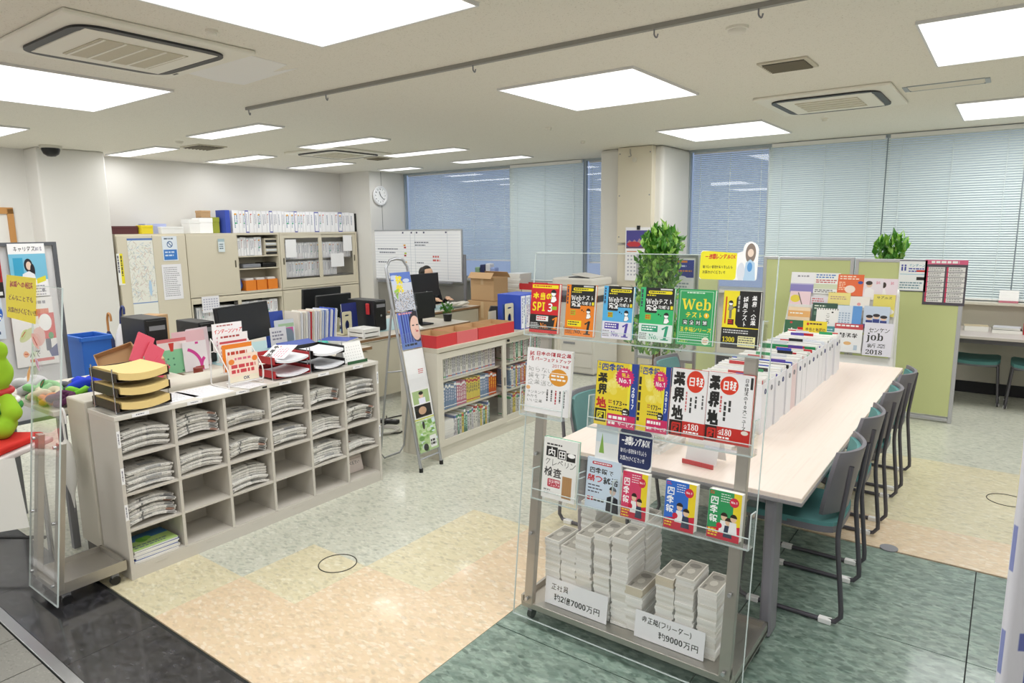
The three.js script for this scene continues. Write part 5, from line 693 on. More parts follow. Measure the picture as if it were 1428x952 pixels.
// ================================================================ counter behind the shelf with knitted things
{
  const g = thing('counter_cabinet', 'tall beige steel counter end behind the newspaper shelf', 'cabinet', [-3.93, 0, -2.3]);
  part(g, 'body', rb(0.24, 0.82, 1.8, 0.012), IVORY, [0, 0.49, 0]); part(g, 'plinth', bx(0.22, 0.09, 1.76), mat('#57534f', 0.5), [0, 0.045, 0]);
  const dk = thing('side_table', 'low white side table with knitted things beside the counter', 'table', [-4.55, 0, -1.8]); part(dk, 'table_top', rb(0.9, 0.03, 0.9, 0.006), IVORY, [0, 0.8, 0]); for (const sx of [-1, 1]) for (const sz of [-1, 1]) part(dk, 'leg', bx(0.035, 0.785, 0.035), GREY, [sx * 0.4, 0.392, sz * 0.4]);
  const knot = (r, t, sg = 64) => new THREE.TorusKnotGeometry(r, t, sg, 6, 2, 3);
  const bits = [['blue knitted ball', 'ball', '#1f3fd0', [-4.35, 0.9, -1.62], knot(0.05, 0.034)], ['lime green yarn loop', 'yarn', '#7fc83a', [-4.28, 0.86, -1.56], knot(0.045, 0.02)], ['white yarn heap', 'yarn', '#eceae8', [-4.2, 0.85, -1.72], knot(0.05, 0.02)], ['red paper crane box', 'box', '#c93236', [-4.3, 0.86, -1.82], knot(0.03, 0.03)], ['navy braided bracelet bundle', 'bracelet', '#243a7a', [-4.12, 0.845, -1.6], knot(0.05, 0.018)], ['plum braided bracelet bundle', 'bracelet', '#5a2a50', [-4.2, 0.84, -1.44], knot(0.045, 0.018)], ['cream yarn coil', 'yarn', '#e0d6b4', [-4.38, 0.84, -1.42], knot(0.05, 0.018)], ['pale green yarn coil', 'yarn', '#8fcf8a', [-4.5, 0.84, -1.44], knot(0.06, 0.018)], ['grey knitted keyring', 'keyring', '#6a6a72', [-4.5, 0.85, -1.6], knot(0.04, 0.02)], ['orange felt roll', 'felt', '#e0863a', [-4.28, 0.845, -1.4], knot(0.03, 0.018)], ['white and grey knitted doll', 'doll', '#c9c9cc', [-4.7, 0.86, -1.45], knot(0.05, 0.028)]];
  for (const [l, cat, col, p, geo] of bits) { geo.rotateX(Math.PI / 2); geo.computeBoundingBox(); solo('craft_item', l + ' among the craft things on the side table', cat, geo, mat(col, 0.95), [p[0], 0.816 - geo.boundingBox.min.y, p[2]], [0, p[0] * 9, 0]); }
}
// ---- narrow acrylic rack beside the shelf with its yellow sign and paper leaves
acrylicRack('narrow clear acrylic rack on steel posts at the shelf end, carrying a yellow sign', -3.81, -3.465, -1.06, 1.52, 0.31, 0.8, 0.045);
const onLeft = (u, v) => onRack(u, v, -1.06);
{
  const a = onLeft(11, 444), b = onLeft(53, 386), w = b.x - a.x, h = b.y - a.y;
  const s = new THREE.Shape(); s.moveTo(0.02, 0.01); s.lineTo(w, 0); s.quadraticCurveTo(w + 0.006, h / 2, w, h * 0.98); s.lineTo(0.01, h); s.quadraticCurveTo(-0.012, h * 0.5, 0.02, 0.01);
  solo('paper_sign', 'yellow sign with brown-red lettering taped to the narrow acrylic rack', 'sign', thin(s, 0.002), print(canvas(256, 300, (c) => { jtext(c, '就職への相談', 34, 36, 44, '#a8331f', { weight: 0.13, squeeze: 0.72 }); jtext(c, 'どんなことでも', 22, 130, 36, '#6b3a1a', { weight: 0.12, squeeze: 0.82 }); jtext(c, 'お声かけください!!', 22, 212, 40, '#6b3a1a', { weight: 0.12, squeeze: 0.66 }); }, '#f3e322')), rackAt(a.x, a.y, 0.008, -1.06), [-LA, 0, 0]);
  for (const [u, v, r, col, l, rot] of [[36, 466, 0.05, '#cfe0a0', 'lime', 0.6], [52, 476, 0.06, '#eebcb4', 'rose', -0.6], [40, 494, 0.042, '#eebfa0', 'apricot', 0.1], [43, 521, 0.045, '#ecc37c', 'amber', 1.2], [55, 508, 0.04, '#d9bfd9', 'lilac', -0.8], [62, 534, 0.038, '#2f7f4a', 'dark green', 0.7]]) {
    const p = onLeft(u, v), sh = new THREE.Shape(); sh.moveTo(-r, 0); sh.quadraticCurveTo(-r * 0.4, r * 0.75, r, 0); sh.quadraticCurveTo(-r * 0.4, -r * 0.75, -r, 0); const m = solo('paper_leaf', l + ' paper leaf with a written wish stuck on the narrow acrylic rack', 'paper leaf', thin(sh, 0.001), print(canvas(64, 48, (c) => rect(c, 14, 20, 34, 7, '#c4482e'), col), 0.7), rackAt(p.x, p.y, 0.008, -1.06)); m.rotation.order = 'XYZ'; m.rotation.set(-LA, 0, rot);
  }
}
// ---- knitted green frog plush on its red-clothed table
{
  const c0 = onY(66, 604, 0.72), c1 = onY(0, 632, 0.72), ex = new THREE.Vector3(c1.x - c0.x, 0, c1.z - c0.z).normalize(), nx = new THREE.Vector3(-ex.z, 0, ex.x).multiplyScalar(-1), tw = 0.9, td = 0.55, th = Math.atan2(ex.x, ex.z);
  if (nx.x > 0) nx.multiplyScalar(-1);
  const ctr = c0.clone().addScaledVector(ex, tw / 2 - 0.02).addScaledVector(nx, td / 2 - 0.02), g = thing('display_table', 'white display table with a red cloth at the entrance end', 'table', [ctr.x, 0, ctr.z], th);
  part(g, 'table_top', rb(td, 0.03, tw, 0.012), mat('#efe6e6', 0.5), [0, 0.685, 0]); for (const sx of [-1, 1]) for (const sz of [-1, 1]) part(g, 'leg', cy(0.014, 0.67, 12), CHROME, [sx * (td / 2 - 0.05), 0.335, sz * (tw / 2 - 0.06)]);
  part(g, 'crossbar', rod([-0.2, 0.15, -tw / 2 + 0.06], [0.2, 0.15, -tw / 2 + 0.06], 0.01), DARK);
  solo('table_cloth', 'bright red cloth under the knitted plush', 'cloth', rb(td - 0.05, 0.035, tw - 0.06, 0.016), mat('#dc2a20', 0.85), [ctr.x, 0.718, ctr.z], [0, th, 0]);
  const pp = onY(-6, 600, 0.74), y = 0.736, f = thing('frog_plush', 'lime green knitted plush with a red scarf sitting on the red cloth', 'plush', [pp.x, y, pp.z], 0.9); f.scale.setScalar(1.3);
  part(f, 'body', blob([[[0, 0.07, 0], [0, 0.13, 0], 0.085, 0.07], [[0, 0.24, 0], [0, 0.26, 0.01], 0.085, 0.08], [[-0.055, 0.33, 0.02], [-0.055, 0.34, 0.02], 0.032, 0.032], [[0.055, 0.33, 0.02], [0.055, 0.34, 0.02], 0.032, 0.032], [[0.07, 0.13, 0.04], [0.1, 0.09, 0.08], 0.03, 0.034], [[-0.07, 0.13, 0.04], [-0.1, 0.09, 0.08], 0.03, 0.034], [[0.06, 0.04, 0.05], [0.08, 0.035, 0.13], 0.04, 0.036], [[-0.06, 0.04, 0.05], [-0.08, 0.035, 0.13], 0.04, 0.036]], 0.02, [0, 0.19, 0.02, 0.22], 56), mat('#9ccb2c', 0.95));
  part(f, 'striped_band', new THREE.TorusGeometry(0.088, 0.016, 10, 36).rotateX(Math.PI / 2), mat('#3f9a4a', 0.95), [0, 0.1, 0]); part(f, 'white_band', new THREE.TorusGeometry(0.085, 0.012, 10, 36).rotateX(Math.PI / 2), WHITE, [0, 0.122, 0]); part(f, 'scarf', new THREE.TorusGeometry(0.068, 0.014, 10, 36).rotateX(Math.PI / 2), RED, [0, 0.165, 0]);
  for (const s of [-1, 1]) part(f, 'eye', sp(0.014), BLACK, [s * 0.055, 0.345, 0.046]);
}
solo('hanging_paper', 'white paper hanging from the display table edge', 'paper', bx(0.16, 0.34, 0.002), PAPER, [onY(4, 700, 0.55).x, 0.58, onY(4, 700, 0.55).z], [0, 0.93, 0.06]);
// ---- poster stand
{
  const x = -5.7, a = onX(72, 337, x), b = onX(90, 515, x), g = thing('poster_stand', 'grey-framed two-column poster stand before the pillar', 'stand', [x, 0, a.z + 0.45], FACE), h = a.y, W = 0.92;
  part(g, 'frame', merge([[W / 2, h / 2 + 0.2, 0.025, h - 0.4], [-W / 2, h / 2 + 0.2, 0.025, h - 0.4], [0, h - 0.0125, W - 0.025, 0.025], [0, 0.4125, W - 0.025, 0.025]].map(([p, y, w2, h2]) => moved(new THREE.BoxGeometry(w2, h2, 0.03), [p, y, 0]))), mat('#5a5d63', 0.4)); part(g, 'backing', bx(W, h - 0.42, 0.008), mat('#dddee0', 0.6), [0, h / 2 + 0.2, -0.008]);
  for (const s of [-1, 1]) part(g, 'foot', rb(0.04, 0.03, 0.5, 0.008), mat('#5a5d63', 0.4), [s * W / 2, 0.015, 0]); for (const s of [-1, 1]) part(g, 'leg', bx(0.025, 0.42, 0.03), mat('#5a5d63', 0.4), [s * W / 2, 0.21, 0]);
  const place = (l, tl, br, tex) => { const p = onX(...tl, x + 0.02), q = onX(...br, x + 0.02); solo('stand_poster', l, 'poster', bx(p.z - q.z, p.y - q.y, 0.002), print(tex, 0.35), [x + 0.02, (p.y + q.y) / 2, (p.z + q.z) / 2], [0, FACE, 0], 'posters on the grey stand'); };
  place('blue and white career poster with a dark-haired woman', [9, 340], [70, 413], canvas(192, 230, (c) => { rect(c, 0, 44, 192, 110, '#7cc4e2'); rect(c, 20, 60, 50, 84, '#3ba6cf'); jtext(c, 'キャリタス', 28, 12, 22, '#444'); jtext(c, '就活', 140, 14, 18, '#889'); oval(c, 96, 92, 22, 28, '#22202a'); oval(c, 98, 94, 14, 18, '#ecd0bc'); oval(c, 116, 116, 12, 30, '#22202a'); poly(c, [[54, 170], [62, 128], [96, 116], [124, 130], [132, 170]], '#f2f4f8'); poly(c, [[132, 150], [180, 138], [180, 160], [132, 172]], '#e8e13a'); greek(c, 120, 178, 60, 4, 12, '#99a'); disc(c, 160, 200, 8, '#556'); }, '#f6f6f8'));
  place('white and red app poster with a phone and a round emblem', [12, 416], [83, 505], canvas(192, 240, (c) => { greek(c, 60, 16, 110, 1, 20, '#889'); rect(c, 110, 44, 60, 24, '#e0683a'); rect(c, 120, 60, 72, 90, '#d9262c'); disc(c, 148, 92, 30, '#fff'); oval(c, 60, 130, 40, 16, '#d9deb0', -0.5); oval(c, 110, 140, 30, 34, '#eebcb4', 0.5); disc(c, 168, 140, 12, '#3aa05a'); rrect(c, 140, 150, 24, 42, 4, '#2c3c60'); poly(c, [[150, 192], [192, 170], [192, 214], [160, 214]], '#2a3c86'); jtext(c, '人で', 60, 186, 24, '#555'); rect(c, 60, 216, 110, 10, '#d85a5a'); }, '#f4f3f2'));
  place('red poster with a dark figure beside the career poster', [-40, 342], [7, 415], canvas(128, 200, (c) => { jtext(c, 'ん', 90, 16, 30, '#fff'); oval(c, 90, 110, 30, 40, '#221a1c'); rect(c, 60, 140, 68, 60, '#1a1618'); rect(c, 70, 176, 50, 14, '#eee'); }, '#b3222a'));
  place('blue poster with round pale shapes under the red one', [-40, 418], [9, 472], canvas(128, 160, (c) => { oval(c, 80, 60, 46, 40, '#2f66c8'); oval(c, 90, 40, 30, 14, '#9cc4f0'); jtext(c, '報', 90, 60, 30, '#fff'); greek(c, 10, 130, 110, 1, 22, '#357'); }, '#dfeaf6'));
}

// ================================================================ glass-door bookcase and what stands on it (faces +x)
const GX = -3.42, GZ0 = -3.66, GL = 1.76, GH = 0.88, GD = 0.4, gAt = (lx, y, lz) => [GX + lz, y, GZ0 - lx];
{
  const g = thing('glass_bookcase', 'low beige steel bookcase with two sliding glass doors', 'bookcase', [GX, 0, GZ0 - GL / 2], FACE), h2 = GL / 2;
  part(g, 'body', merge([moved(new THREE.BoxGeometry(0.03, GH, GD), [-h2 + 0.015, GH / 2, -GD / 2]), moved(new THREE.BoxGeometry(0.03, GH, GD), [h2 - 0.015, GH / 2, -GD / 2]), moved(new THREE.BoxGeometry(GL - 0.062, GH - 0.04, 0.015), [0, GH / 2, -GD + 0.02]), moved(new THREE.BoxGeometry(GL - 0.062, 0.03, GD - 0.03), [0, 0.085, -GD / 2]), moved(new THREE.BoxGeometry(GL - 0.07, 0.07, 0.02), [0, 0.035, -0.03])]), IVORY);
  part(g, 'top_panel', rb(GL + 0.004, 0.035, GD + 0.01, 0.004), mat('#cbc5b4', 0.45), [0, GH - 0.017, -GD / 2]);
  for (const y of [0.36, 0.6]) part(g, 'shelf_board', bx(GL - 0.06, 0.016, GD - 0.07), IVORY, [0, y, -GD / 2 - 0.02]);
  [[-h2 + 0.02, -0.005, -0.012], [-0.03, h2 - 0.02, -0.032]].forEach(([a, b, z]) => { const w = b - a, y0 = 0.1, hh = GH - 0.14, d = part(g, 'sliding_door', merge([[w / 2 - 0.025, 0, 0.05, hh], [-w / 2 + 0.025, 0, 0.05, hh], [0, hh / 2 - 0.025, w - 0.1, 0.05], [0, -hh / 2 + 0.025, w - 0.1, 0.05]].map(([x, y, p, q]) => moved(new THREE.BoxGeometry(p, q, 0.016), [x, y, 0]))), IVORY, [(a + b) / 2, y0 + hh / 2, z]); part(d, 'pane', bx(w - 0.1, hh - 0.1, 0.003), GLASS); part(d, 'finger_pull', bx(0.018, 0.07, 0.004), mat('#8a8475', 0.4), [(a < -0.5 ? 1 : -1) * (w / 2 - 0.025), 0, 0.009]); });
  part(g, 'lock', cy(0.012, 0.012, 14), DARK, [0.03, GH - 0.06, -0.004], [Math.PI / 2, 0, 0]);
}
const spineTex = [['#f1efe8', '#c33', '#888'], ['#6f8fb8', '#fff', '#dde'], ['#e8d24a', '#c33', '#333'], ['#d8d8d4', '#2a6', '#666'], ['#c86a8a', '#fff', '#fff'], ['#d8622e', '#fff', '#fc4'], ['#3f7f66', '#fff', '#cfe'], ['#e9e6ee', '#46a', '#888']].map(([b, a, t]) => print(canvas(32, 160, (c) => { rect(c, 0, 8, 32, 16, a); greekV(c, 10, 34, 96, 1, 22, t); rect(c, 0, 140, 32, 6, a); }, b), 0.5));
const bookBlock = cached('sb', () => { const b = new THREE.BoxGeometry(1, 1, 1); return b; });
function spineBook(label, group, w, h, d, m, p, turn, tilt = 0) {
  const g = thing('shelf_book', label, 'book', p, turn, group);
  const cvr = part(g, 'cover', merge([moved(bx(w, h, 0.002), [0, h / 2, -0.001]), moved(bx(0.0016, h, d), [-w / 2 + 0.0008, h / 2, -d / 2]), moved(bx(0.0016, h, d), [w / 2 - 0.0008, h / 2, -d / 2])]), m); part(g, 'pages', bx(w - 0.004, h - 0.006, d - 0.008), PAPER, [0, h / 2, -d / 2]); if (tilt) g.rotation.set(0, turn, 0), g.rotateZ(tilt); return g;
}
const rowName = ['lowest', 'middle', 'top'], rowYs = [0.102, 0.37, 0.61];
const pal = [[3, 0, 6, 3, 7, 2], [1, 1, 4, 2, 5, 7, 1, 0], [0, 7, 0, 3, 4, 0, 6]];
[[0.09, 0.78], [1.0, 1.66]].forEach(([a, b], door) => rowYs.forEach((y, r) => {
  let x = a, n = 0; const end = r === 0 && door === 0 ? 0.7 : b;
  while (x < end) { const w = rnd(0.014, 0.03), h = r === 2 ? rnd(0.19, 0.215) : r === 1 ? rnd(0.18, 0.205) : rnd(0.18, 0.23), k = r === 2 && door === 0 && x > 0.2 ? 7 * (Math.floor(x * 31) % 2) : r === 1 && door === 0 ? (x < 0.28 ? 1 : x < 0.4 ? 4 : x < 0.58 ? 2 : x < 0.68 ? 1 : 5) : pal[r][Math.floor(rnd(pal[r].length))]; if (r === 0 && door === 0 && x < 0.24) { x = 0.25; continue; } spineBook(`upright book, ${nth(n++)} on the ${rowName[r]} shelf behind the ${door ? 'second' : 'first'} bookcase glass door`, `books on the ${rowName[r]} shelf behind the ${door ? 'second' : 'first'} glass door`, w, h, rnd(0.13, 0.16), spineTex[k], gAt(x + w / 2, y, -0.06), FACE); x += w + 0.001; }
}));
for (let k = 0; k < 9; k++) booklet('lying_book', `white book, ${nth(k)} from below in the flat stack in the glass bookcase`, ...gAt(0.165 + rnd(-0.006, 0.006), 0.102 + k * 0.0195, -0.15), FACE + rnd(-0.05, 0.05), 0.15, 0.19, 0.017, WHITE, 'flat stack of white books in the bookcase');
// red-sided kraft boxes
for (const [k, lx] of [[0, 0.13], [1, 0.39], [2, 0.64], [3, 0.89]]) { const g = thing('open_box', ['red-sided open carton by the brochure stand', 'faded red-sided open carton, second along the bookcase', 'red-sided open carton, third along the bookcase', 'red-sided open carton beside the beige file stand'][k], 'carton', gAt(lx, GH, -0.15), FACE + [0.06, -0.03, 0.02, -0.02][k], 'red-sided cartons on the bookcase'); part(g, 'carton_wall', boxWall(0.245, 0.095, 0.26, 0.004), k === 1 ? mat('#d96a6c', 0.6) : mat('#cf3a3e', 0.55)); part(g, 'lining', boxWall(0.236, 0.094, 0.251, 0.003), KRAFT, [0, 0.0035, 0]); }
for (let k = 0; k < 4; k++) { const g = thing('ring_binder', ['blue ring binder with a handwritten white spine beside the file stand', 'blue ring binder with a handwritten white spine, second in its row', 'blue ring binder with a handwritten white spine, third in its row', 'blue ring binder with a handwritten white spine by the acrylic rack'][k], 'binder', gAt(1.182 + k * 0.075, GH, -0.04), FACE, 'blue binders on the bookcase'); part(g, 'cover', rb(0.072, 0.31, 0.26, 0.004), BLUE, [0, 0.155, -0.13]); part(g, 'spine_label', bx(0.062, 0.29, 0.002), cached('bl', () => print(canvas(48, 200, (c) => { greekV(c, 10, 12, 170, 2, 20, '#8a94b4'); }, '#eef0f6'), 0.6)), [0, 0.155, 0.001]); }
function fileStand(label, p, turn, inner) { const g = thing('file_stand', label, 'file stand', p, turn, 'ivory file stands'); const s = roundRect(-0.06, 0, 0.12, 0.24, 0.02); const hl = new THREE.Path(); hl.absellipse(0, 0.2, 0.03, 0.008, 0, 6.283); s.holes.push(hl); const h3 = new THREE.Path(); h3.absellipse(0, 0.1, 0.028, 0.05, 0, 6.283); s.holes.push(h3); part(g, 'end_plate', new THREE.ExtrudeGeometry(s, { depth: 0.008, bevelEnabled: false }), mat('#d8d2b4', 0.5)); part(g, 'base', rb(0.12, 0.012, 0.2, 0.003), mat('#d8d2b4', 0.5), [0, 0.006, -0.09]); part(g, 'rear_plate', bx(0.11, 0.16, 0.006), mat('#d8d2b4', 0.5), [0, 0.08, -0.19]); const b = part(g, 'held_file', bx(0.1, 0.22, 0.012), inner, [0, 0.125, -0.03]); }
fileStand('ivory file stand with an arched cut-out beside the blue binders', gAt(1.077, GH, -0.12), FACE, mat('#27509e', 0.4));
// ================================================================ folding brochure stand
{
  const bx0 = -3.37, z0 = -3.4, z1 = -3.62, zc = (z0 + z1) / 2, w = z0 - z1, top = 1.53, tx = -3.66, g = thing('brochure_stand', 'folding grey tube brochure stand leaning in front of the bookcase', 'stand', [bx0, 0, zc], FACE), h = w / 2, Z = (y) => (tx - bx0) * y / top;
  part(g, 'front_frame', bent([[-h, 0.02, 0], [-h, top - 0.02, Z(top)], [-h + 0.05, top + 0.03, Z(top)], [h - 0.05, top + 0.03, Z(top)], [h, top - 0.02, Z(top)], [h, 0.02, 0]], 0.011, 8, 0.06), ALU);
  part(g, 'rear_frame', bent([[-h - 0.015, 1.2, Z(1.2)], [-h - 0.015, 0.02, -0.42], [h + 0.015, 0.02, -0.42], [h + 0.015, 1.2, Z(1.2)]], 0.008, 8, 0.03), ALU); for (const y of [0.09, 0.13]) part(g, 'crossbar', rod([-h, y, Z(y)], [h, y, Z(y)], 0.007), ALU);
  for (const s of [-1, 1]) { part(g, 'rubber_foot', cy(0.015, 0.03, 14), BLACK, [s * h, 0.015, 0.002]); part(g, 'stay', rod([s * h, 0.75, Z(0.75)], [s * (h + 0.012), 0.72, -0.3], 0.005), ALU); }
  const la = Math.atan((bx0 - tx) / top), shots = [['blue sky pamphlet with yellow brush lettering', 1.18, 1.46, canvas(128, 180, (c) => { rect(c, 0, 0, 128, 50, '#5a78c8'); for (let k = 0; k < 8; k++) oval(c, rnd(128), 20 + rnd(30), 22, 9, '#c8d4ee'); jtext(c, '挑戦', 26, 10, 44, '#f0dc2a', { vertical: true, weight: 0.16 }); poly(c, [[8, 84], [40, 74], [24, 130]], '#9acb4a'); for (let k = 0; k < 260; k++) rect(c, rnd(128), rnd(86, 180), 4, 4, pick(['#7a7a86', '#b4a49a', '#4c4c58', '#d8c8be'])); }, '#cfd4e2')], ['blue and pink pamphlet with a large face', 0.9, 1.17, canvas(128, 180, (c) => { for (let k = 0; k < 6; k++) rect(c, 6 + k * 16, 0, 8, 150, pick(['#3a46a8', '#5a6ad0', '#2a3080'])); oval(c, 112, 76, 44, 76, '#2a2430'); oval(c, 106, 84, 34, 60, '#ecc6b8'); oval(c, 92, 70, 8, 3, '#333'); oval(c, 118, 70, 8, 3, '#333'); oval(c, 104, 92, 5, 3, '#d8a090'); oval(c, 112, 100, 9, 5, '#c86a6a'); greek(c, 20, 156, 100, 1, 20, '#223'); greek(c, 10, 4, 108, 1, 16, '#e8a0a0'); }, '#6a86c8')], ['plain white pamphlet with a small red caption', 0.6, 0.89, canvas(128, 180, (c) => { greek(c, 74, 92, 40, 3, 8, '#b44'); }, '#f2f3f5')], ['white pamphlet with two photographs of people', 0.37, 0.6, canvas(128, 160, (c) => { rect(c, 10, 10, 108, 66, '#a9c08a'); oval(c, 66, 34, 14, 16, '#e8c7b0'); oval(c, 66, 24, 15, 9, '#222'); rect(c, 46, 48, 44, 28, '#eef'); rect(c, 10, 82, 108, 62, '#2a2624'); oval(c, 60, 112, 26, 20, '#d8b090'); rect(c, 0, 150, 128, 6, '#d8e03a'); }, '#f4f4f4')], ['green outdoor pamphlet with figures and a black heading', 0.14, 0.39, canvas(128, 170, (c) => { for (let k = 0; k < 60; k++) oval(c, rnd(128), rnd(170), rnd(6, 18), rnd(4, 12), pick(['#9cc47a', '#cfe0bc', '#7aa85a', '#d8e8f0'])); oval(c, 50, 40, 8, 20, '#333'); oval(c, 44, 150, 16, 18, '#2a2a2a'); rect(c, 76, 100, 44, 60, '#f4f6f4'); greek(c, 80, 120, 36, 2, 16, '#222', 0.7); }, '#b8d29a')]];
  shots.forEach(([l, y0, y1, t], i) => { const y = (y0 + y1) / 2, hh = (y1 - y0) / Math.cos(la); solo('brochure', l + ' on the folding brochure stand', 'brochure', bx(0.2, hh, 0.004), print(t, 0.35), [bx0 + Z(y) + 0.018, y, zc], [0, FACE, 0]).rotateX(-la); part(g, 'pocket', bx(0.215, 0.12, 0.003), ACRYL, [0, y0 + 0.06, Z(y0 + 0.06) + 0.032], [-la, 0, 0]); part(g, 'pocket_floor', bx(0.215, 0.003, 0.03), ACRYL, [0, y0 - 0.002, Z(y0) + 0.018], [-la, 0, 0]); });
}

// ================================================================ office side: steel cabinets along the left wall (face +x)
const CX = -8.94, binderM = mat('#f0f0f4', 0.5), binderLab = [0, 1, 2, 3].map((v) => print(canvas(32, 160, (c) => { greekV(c, 8, 20, 110, v % 2 + 1, 12, ['#8890a8', '#99a', '#b08a8a', '#7a90b0'][v]); if (v === 2) disc(c, 16, 20, 5, '#c33'); if (v === 3) { disc(c, 16, 22, 7, '#e8a83a'); disc(c, 16, 92, 6, '#4ab07a'); } }, '#f7f7fa'), 0.6));
function binder(label, group, p, turn, w, h, d, cov, lab) { const g = thing('ring_binder', label, 'binder', p, turn, group); part(g, 'cover', bx(w, h, d), cov, [0, h / 2, -d / 2]); if (lab) part(g, 'spine_label', bx(w * 0.86, h * 0.9, 0.002), lab, [0, h / 2, 0.001]); return g; }
function steelCabinet(name, label, z0, z1, build) { const w = z0 - z1, g = thing(name, label, 'cabinet', [CX, 0, (z0 + z1) / 2], FACE, 'beige steel cabinets along the wall'); build(g, w); return g; }
const shellParts = (w, y0, y1, d = 0.4) => merge([moved(new THREE.BoxGeometry(0.02, y1 - y0, d), [-w / 2 + 0.01, (y0 + y1) / 2, -d / 2]), moved(new THREE.BoxGeometry(0.02, y1 - y0, d), [w / 2 - 0.01, (y0 + y1) / 2, -d / 2]), moved(new THREE.BoxGeometry(w - 0.04, y1 - y0, 0.01), [0, (y0 + y1) / 2, -d + 0.006]), moved(new THREE.BoxGeometry(w - 0.041, 0.03, d - 0.01), [0, y0 + 0.015, -d / 2]), moved(new THREE.BoxGeometry(w - 0.041, 0.03, d - 0.01), [0, y1 - 0.015, -d / 2])]);
const slab = (g, name, x0, x1, y0, y1, z, m = BEIGE) => part(g, name, rb(x1 - x0, y1 - y0, 0.018, 0.003), m, [(x0 + x1) / 2, (y0 + y1) / 2, z]);
const pull = (d, x) => part(d, 'finger_pull', bx(0.02, 0.1, 0.004), mat('#5d5746', 0.4), [x, 0, 0.01]);
steelCabinet('steel_cabinet', 'plain beige steel cabinet with a map and notices on its doors', -3.84, -4.72, (g, w) => { part(g, 'body', shellParts(w, 0, 1.76), BEIGE); slab(g, 'door', -w / 2 + 0.005, -0.002, 0.06, 1.74, 0.004); slab(g, 'door', 0.002, w / 2 - 0.005, 0.06, 1.74, 0.004); });
steelCabinet('steel_cabinet', 'beige two-tier steel cabinet with one open bay of binders and orange boxes', -4.73, -6.17, (g, w) => {
  part(g, 'upper_body', shellParts(w, 0.89, 1.76), BEIGE); part(g, 'lower_body', shellParts(w, 0.0, 0.88), BEIGE);
  const m = 0.02; pull(slab(g, 'sliding_door', -w / 2 + 0.02, m, 0.92, 1.73, -0.012), (w / 2) / 2 - 0.02 - 0.02); part(g, 'bay_divider', bx(0.02, 0.82, 0.36), BEIGE, [m + 0.012, 1.325, -0.2]);
  for (const y of [1.24, 1.42]) part(g, 'shelf_board', bx(w / 2 - 0.06, 0.014, 0.34), BEIGE, [w / 4 + 0.01, y, -0.19]);
  part(g, 'lower_back', bx(w - 0.05, 0.84, 0.005), DARK, [0, 0.44, -0.36]); slab(g, 'lower_rail', -w / 2 + 0.02, w / 2 - 0.02, 0.8, 0.86, -0.004); slab(g, 'sliding_door', -w / 2 + 0.02, -0.02, 0.04, 0.5, -0.01); slab(g, 'sliding_door', 0.02, w / 2 - 0.02, 0.04, 0.46, -0.01); slab(g, 'bay_divider', -0.025, 0.025, 0.04, 0.82, -0.006); for (const y of [0.5]) part(g, 'shelf_board', bx(w - 0.06, 0.014, 0.34), BEIGE, [0, y, -0.19]);
});
steelCabinet('steel_cabinet', 'beige two-tier steel cabinet with sliding glass doors full of binders', -6.18, -7.68, (g, w) => {
  part(g, 'upper_body', shellParts(w, 0.89, 1.76), BEIGE); part(g, 'lower_body', shellParts(w, 0.0, 0.88), BEIGE);
  [[-w / 2 + 0.02, 0.02, -0.008], [-0.02, w / 2 - 0.02, -0.028]].forEach(([a, b, z], i) => { const dw = b - a, hh = 0.8, d = part(g, 'sliding_door', merge([[dw / 2 - 0.03, 0, 0.06, hh], [-dw / 2 + 0.03, 0, 0.06, hh], [0, hh / 2 - 0.025, dw - 0.12, 0.05], [0, -hh / 2 + 0.06, dw - 0.12, 0.12]].map(([x, y, p, q]) => moved(new THREE.BoxGeometry(p, q, 0.014), [x, y, 0]))), BEIGE, [(a + b) / 2, 1.325, z]); part(d, 'pane', bx(dw - 0.1, hh - 0.15, 0.003), GLASS, [0, 0.04, 0]); pull(d, (i ? 1 : -1) * (dw / 2 - 0.03)); });
  part(g, 'shelf_board', bx(w - 0.06, 0.014, 0.3), mat('#6d6a60', 0.5), [0, 1.34, -0.21]); part(g, 'shelf_board', bx(w - 0.06, 0.014, 0.3), mat('#6d6a60', 0.5), [0, 1.06, -0.21]); slab(g, 'sliding_door', -w / 2 + 0.02, 0, 0.04, 0.85, -0.006); slab(g, 'sliding_door', 0.002, w / 2 - 0.02, 0.04, 0.85, -0.014);
});
const cz = (u, v = 324, x = CX) => onX(u, v, x).z;
let bz = cz(327); for (let k = 0; bz > cz(492); k++) { const w = pick([0.05, 0.07, 0.08, 0.1, 0.045]), c = k % 6 === 3 ? mat('#4652b0', 0.5) : binderM; binder(`${k % 6 === 3 ? 'blue-backed' : 'white'} ring binder on the cabinet tops, ${nth(k)} after the tall blue one`, 'binders on top of the cabinets', [CX - 0.03, 1.762, bz - w / 2], FACE, w, 0.31 + rnd(0.012), 0.24, c, pick(binderLab)); bz -= w + 0.004; }
for (let k = 0; k < 2; k++) binder('black leaning binder at the end of the cabinet-top row', 'black binders on the cabinets', [CX - 0.03, 1.762, bz - 0.022 - k * 0.045], FACE, 0.04, 0.3, 0.24, BLACK, null);
binder('tall blue binder beginning the cabinet-top row', undefined, [CX - 0.02, 1.762, cz(320)], FACE, 0.07, 0.32, 0.24, mat('#3a52b8', 0.5), null);
const shelfRow = (say, grp, z0, z1, y, h, x) => { let n = 0; for (let z = z0; z > z1 + 0.03;) { const w = rnd(0.035, 0.075); binder(say + ', ' + nth(n++) + ' along', grp, [x, y, z - w / 2], FACE, w, h * rnd(0.95, 1), 0.2, rnd() < 0.2 ? mat('#cfd4dc', 0.5) : binderM, pick(binderLab)); z -= w + 0.003; } };
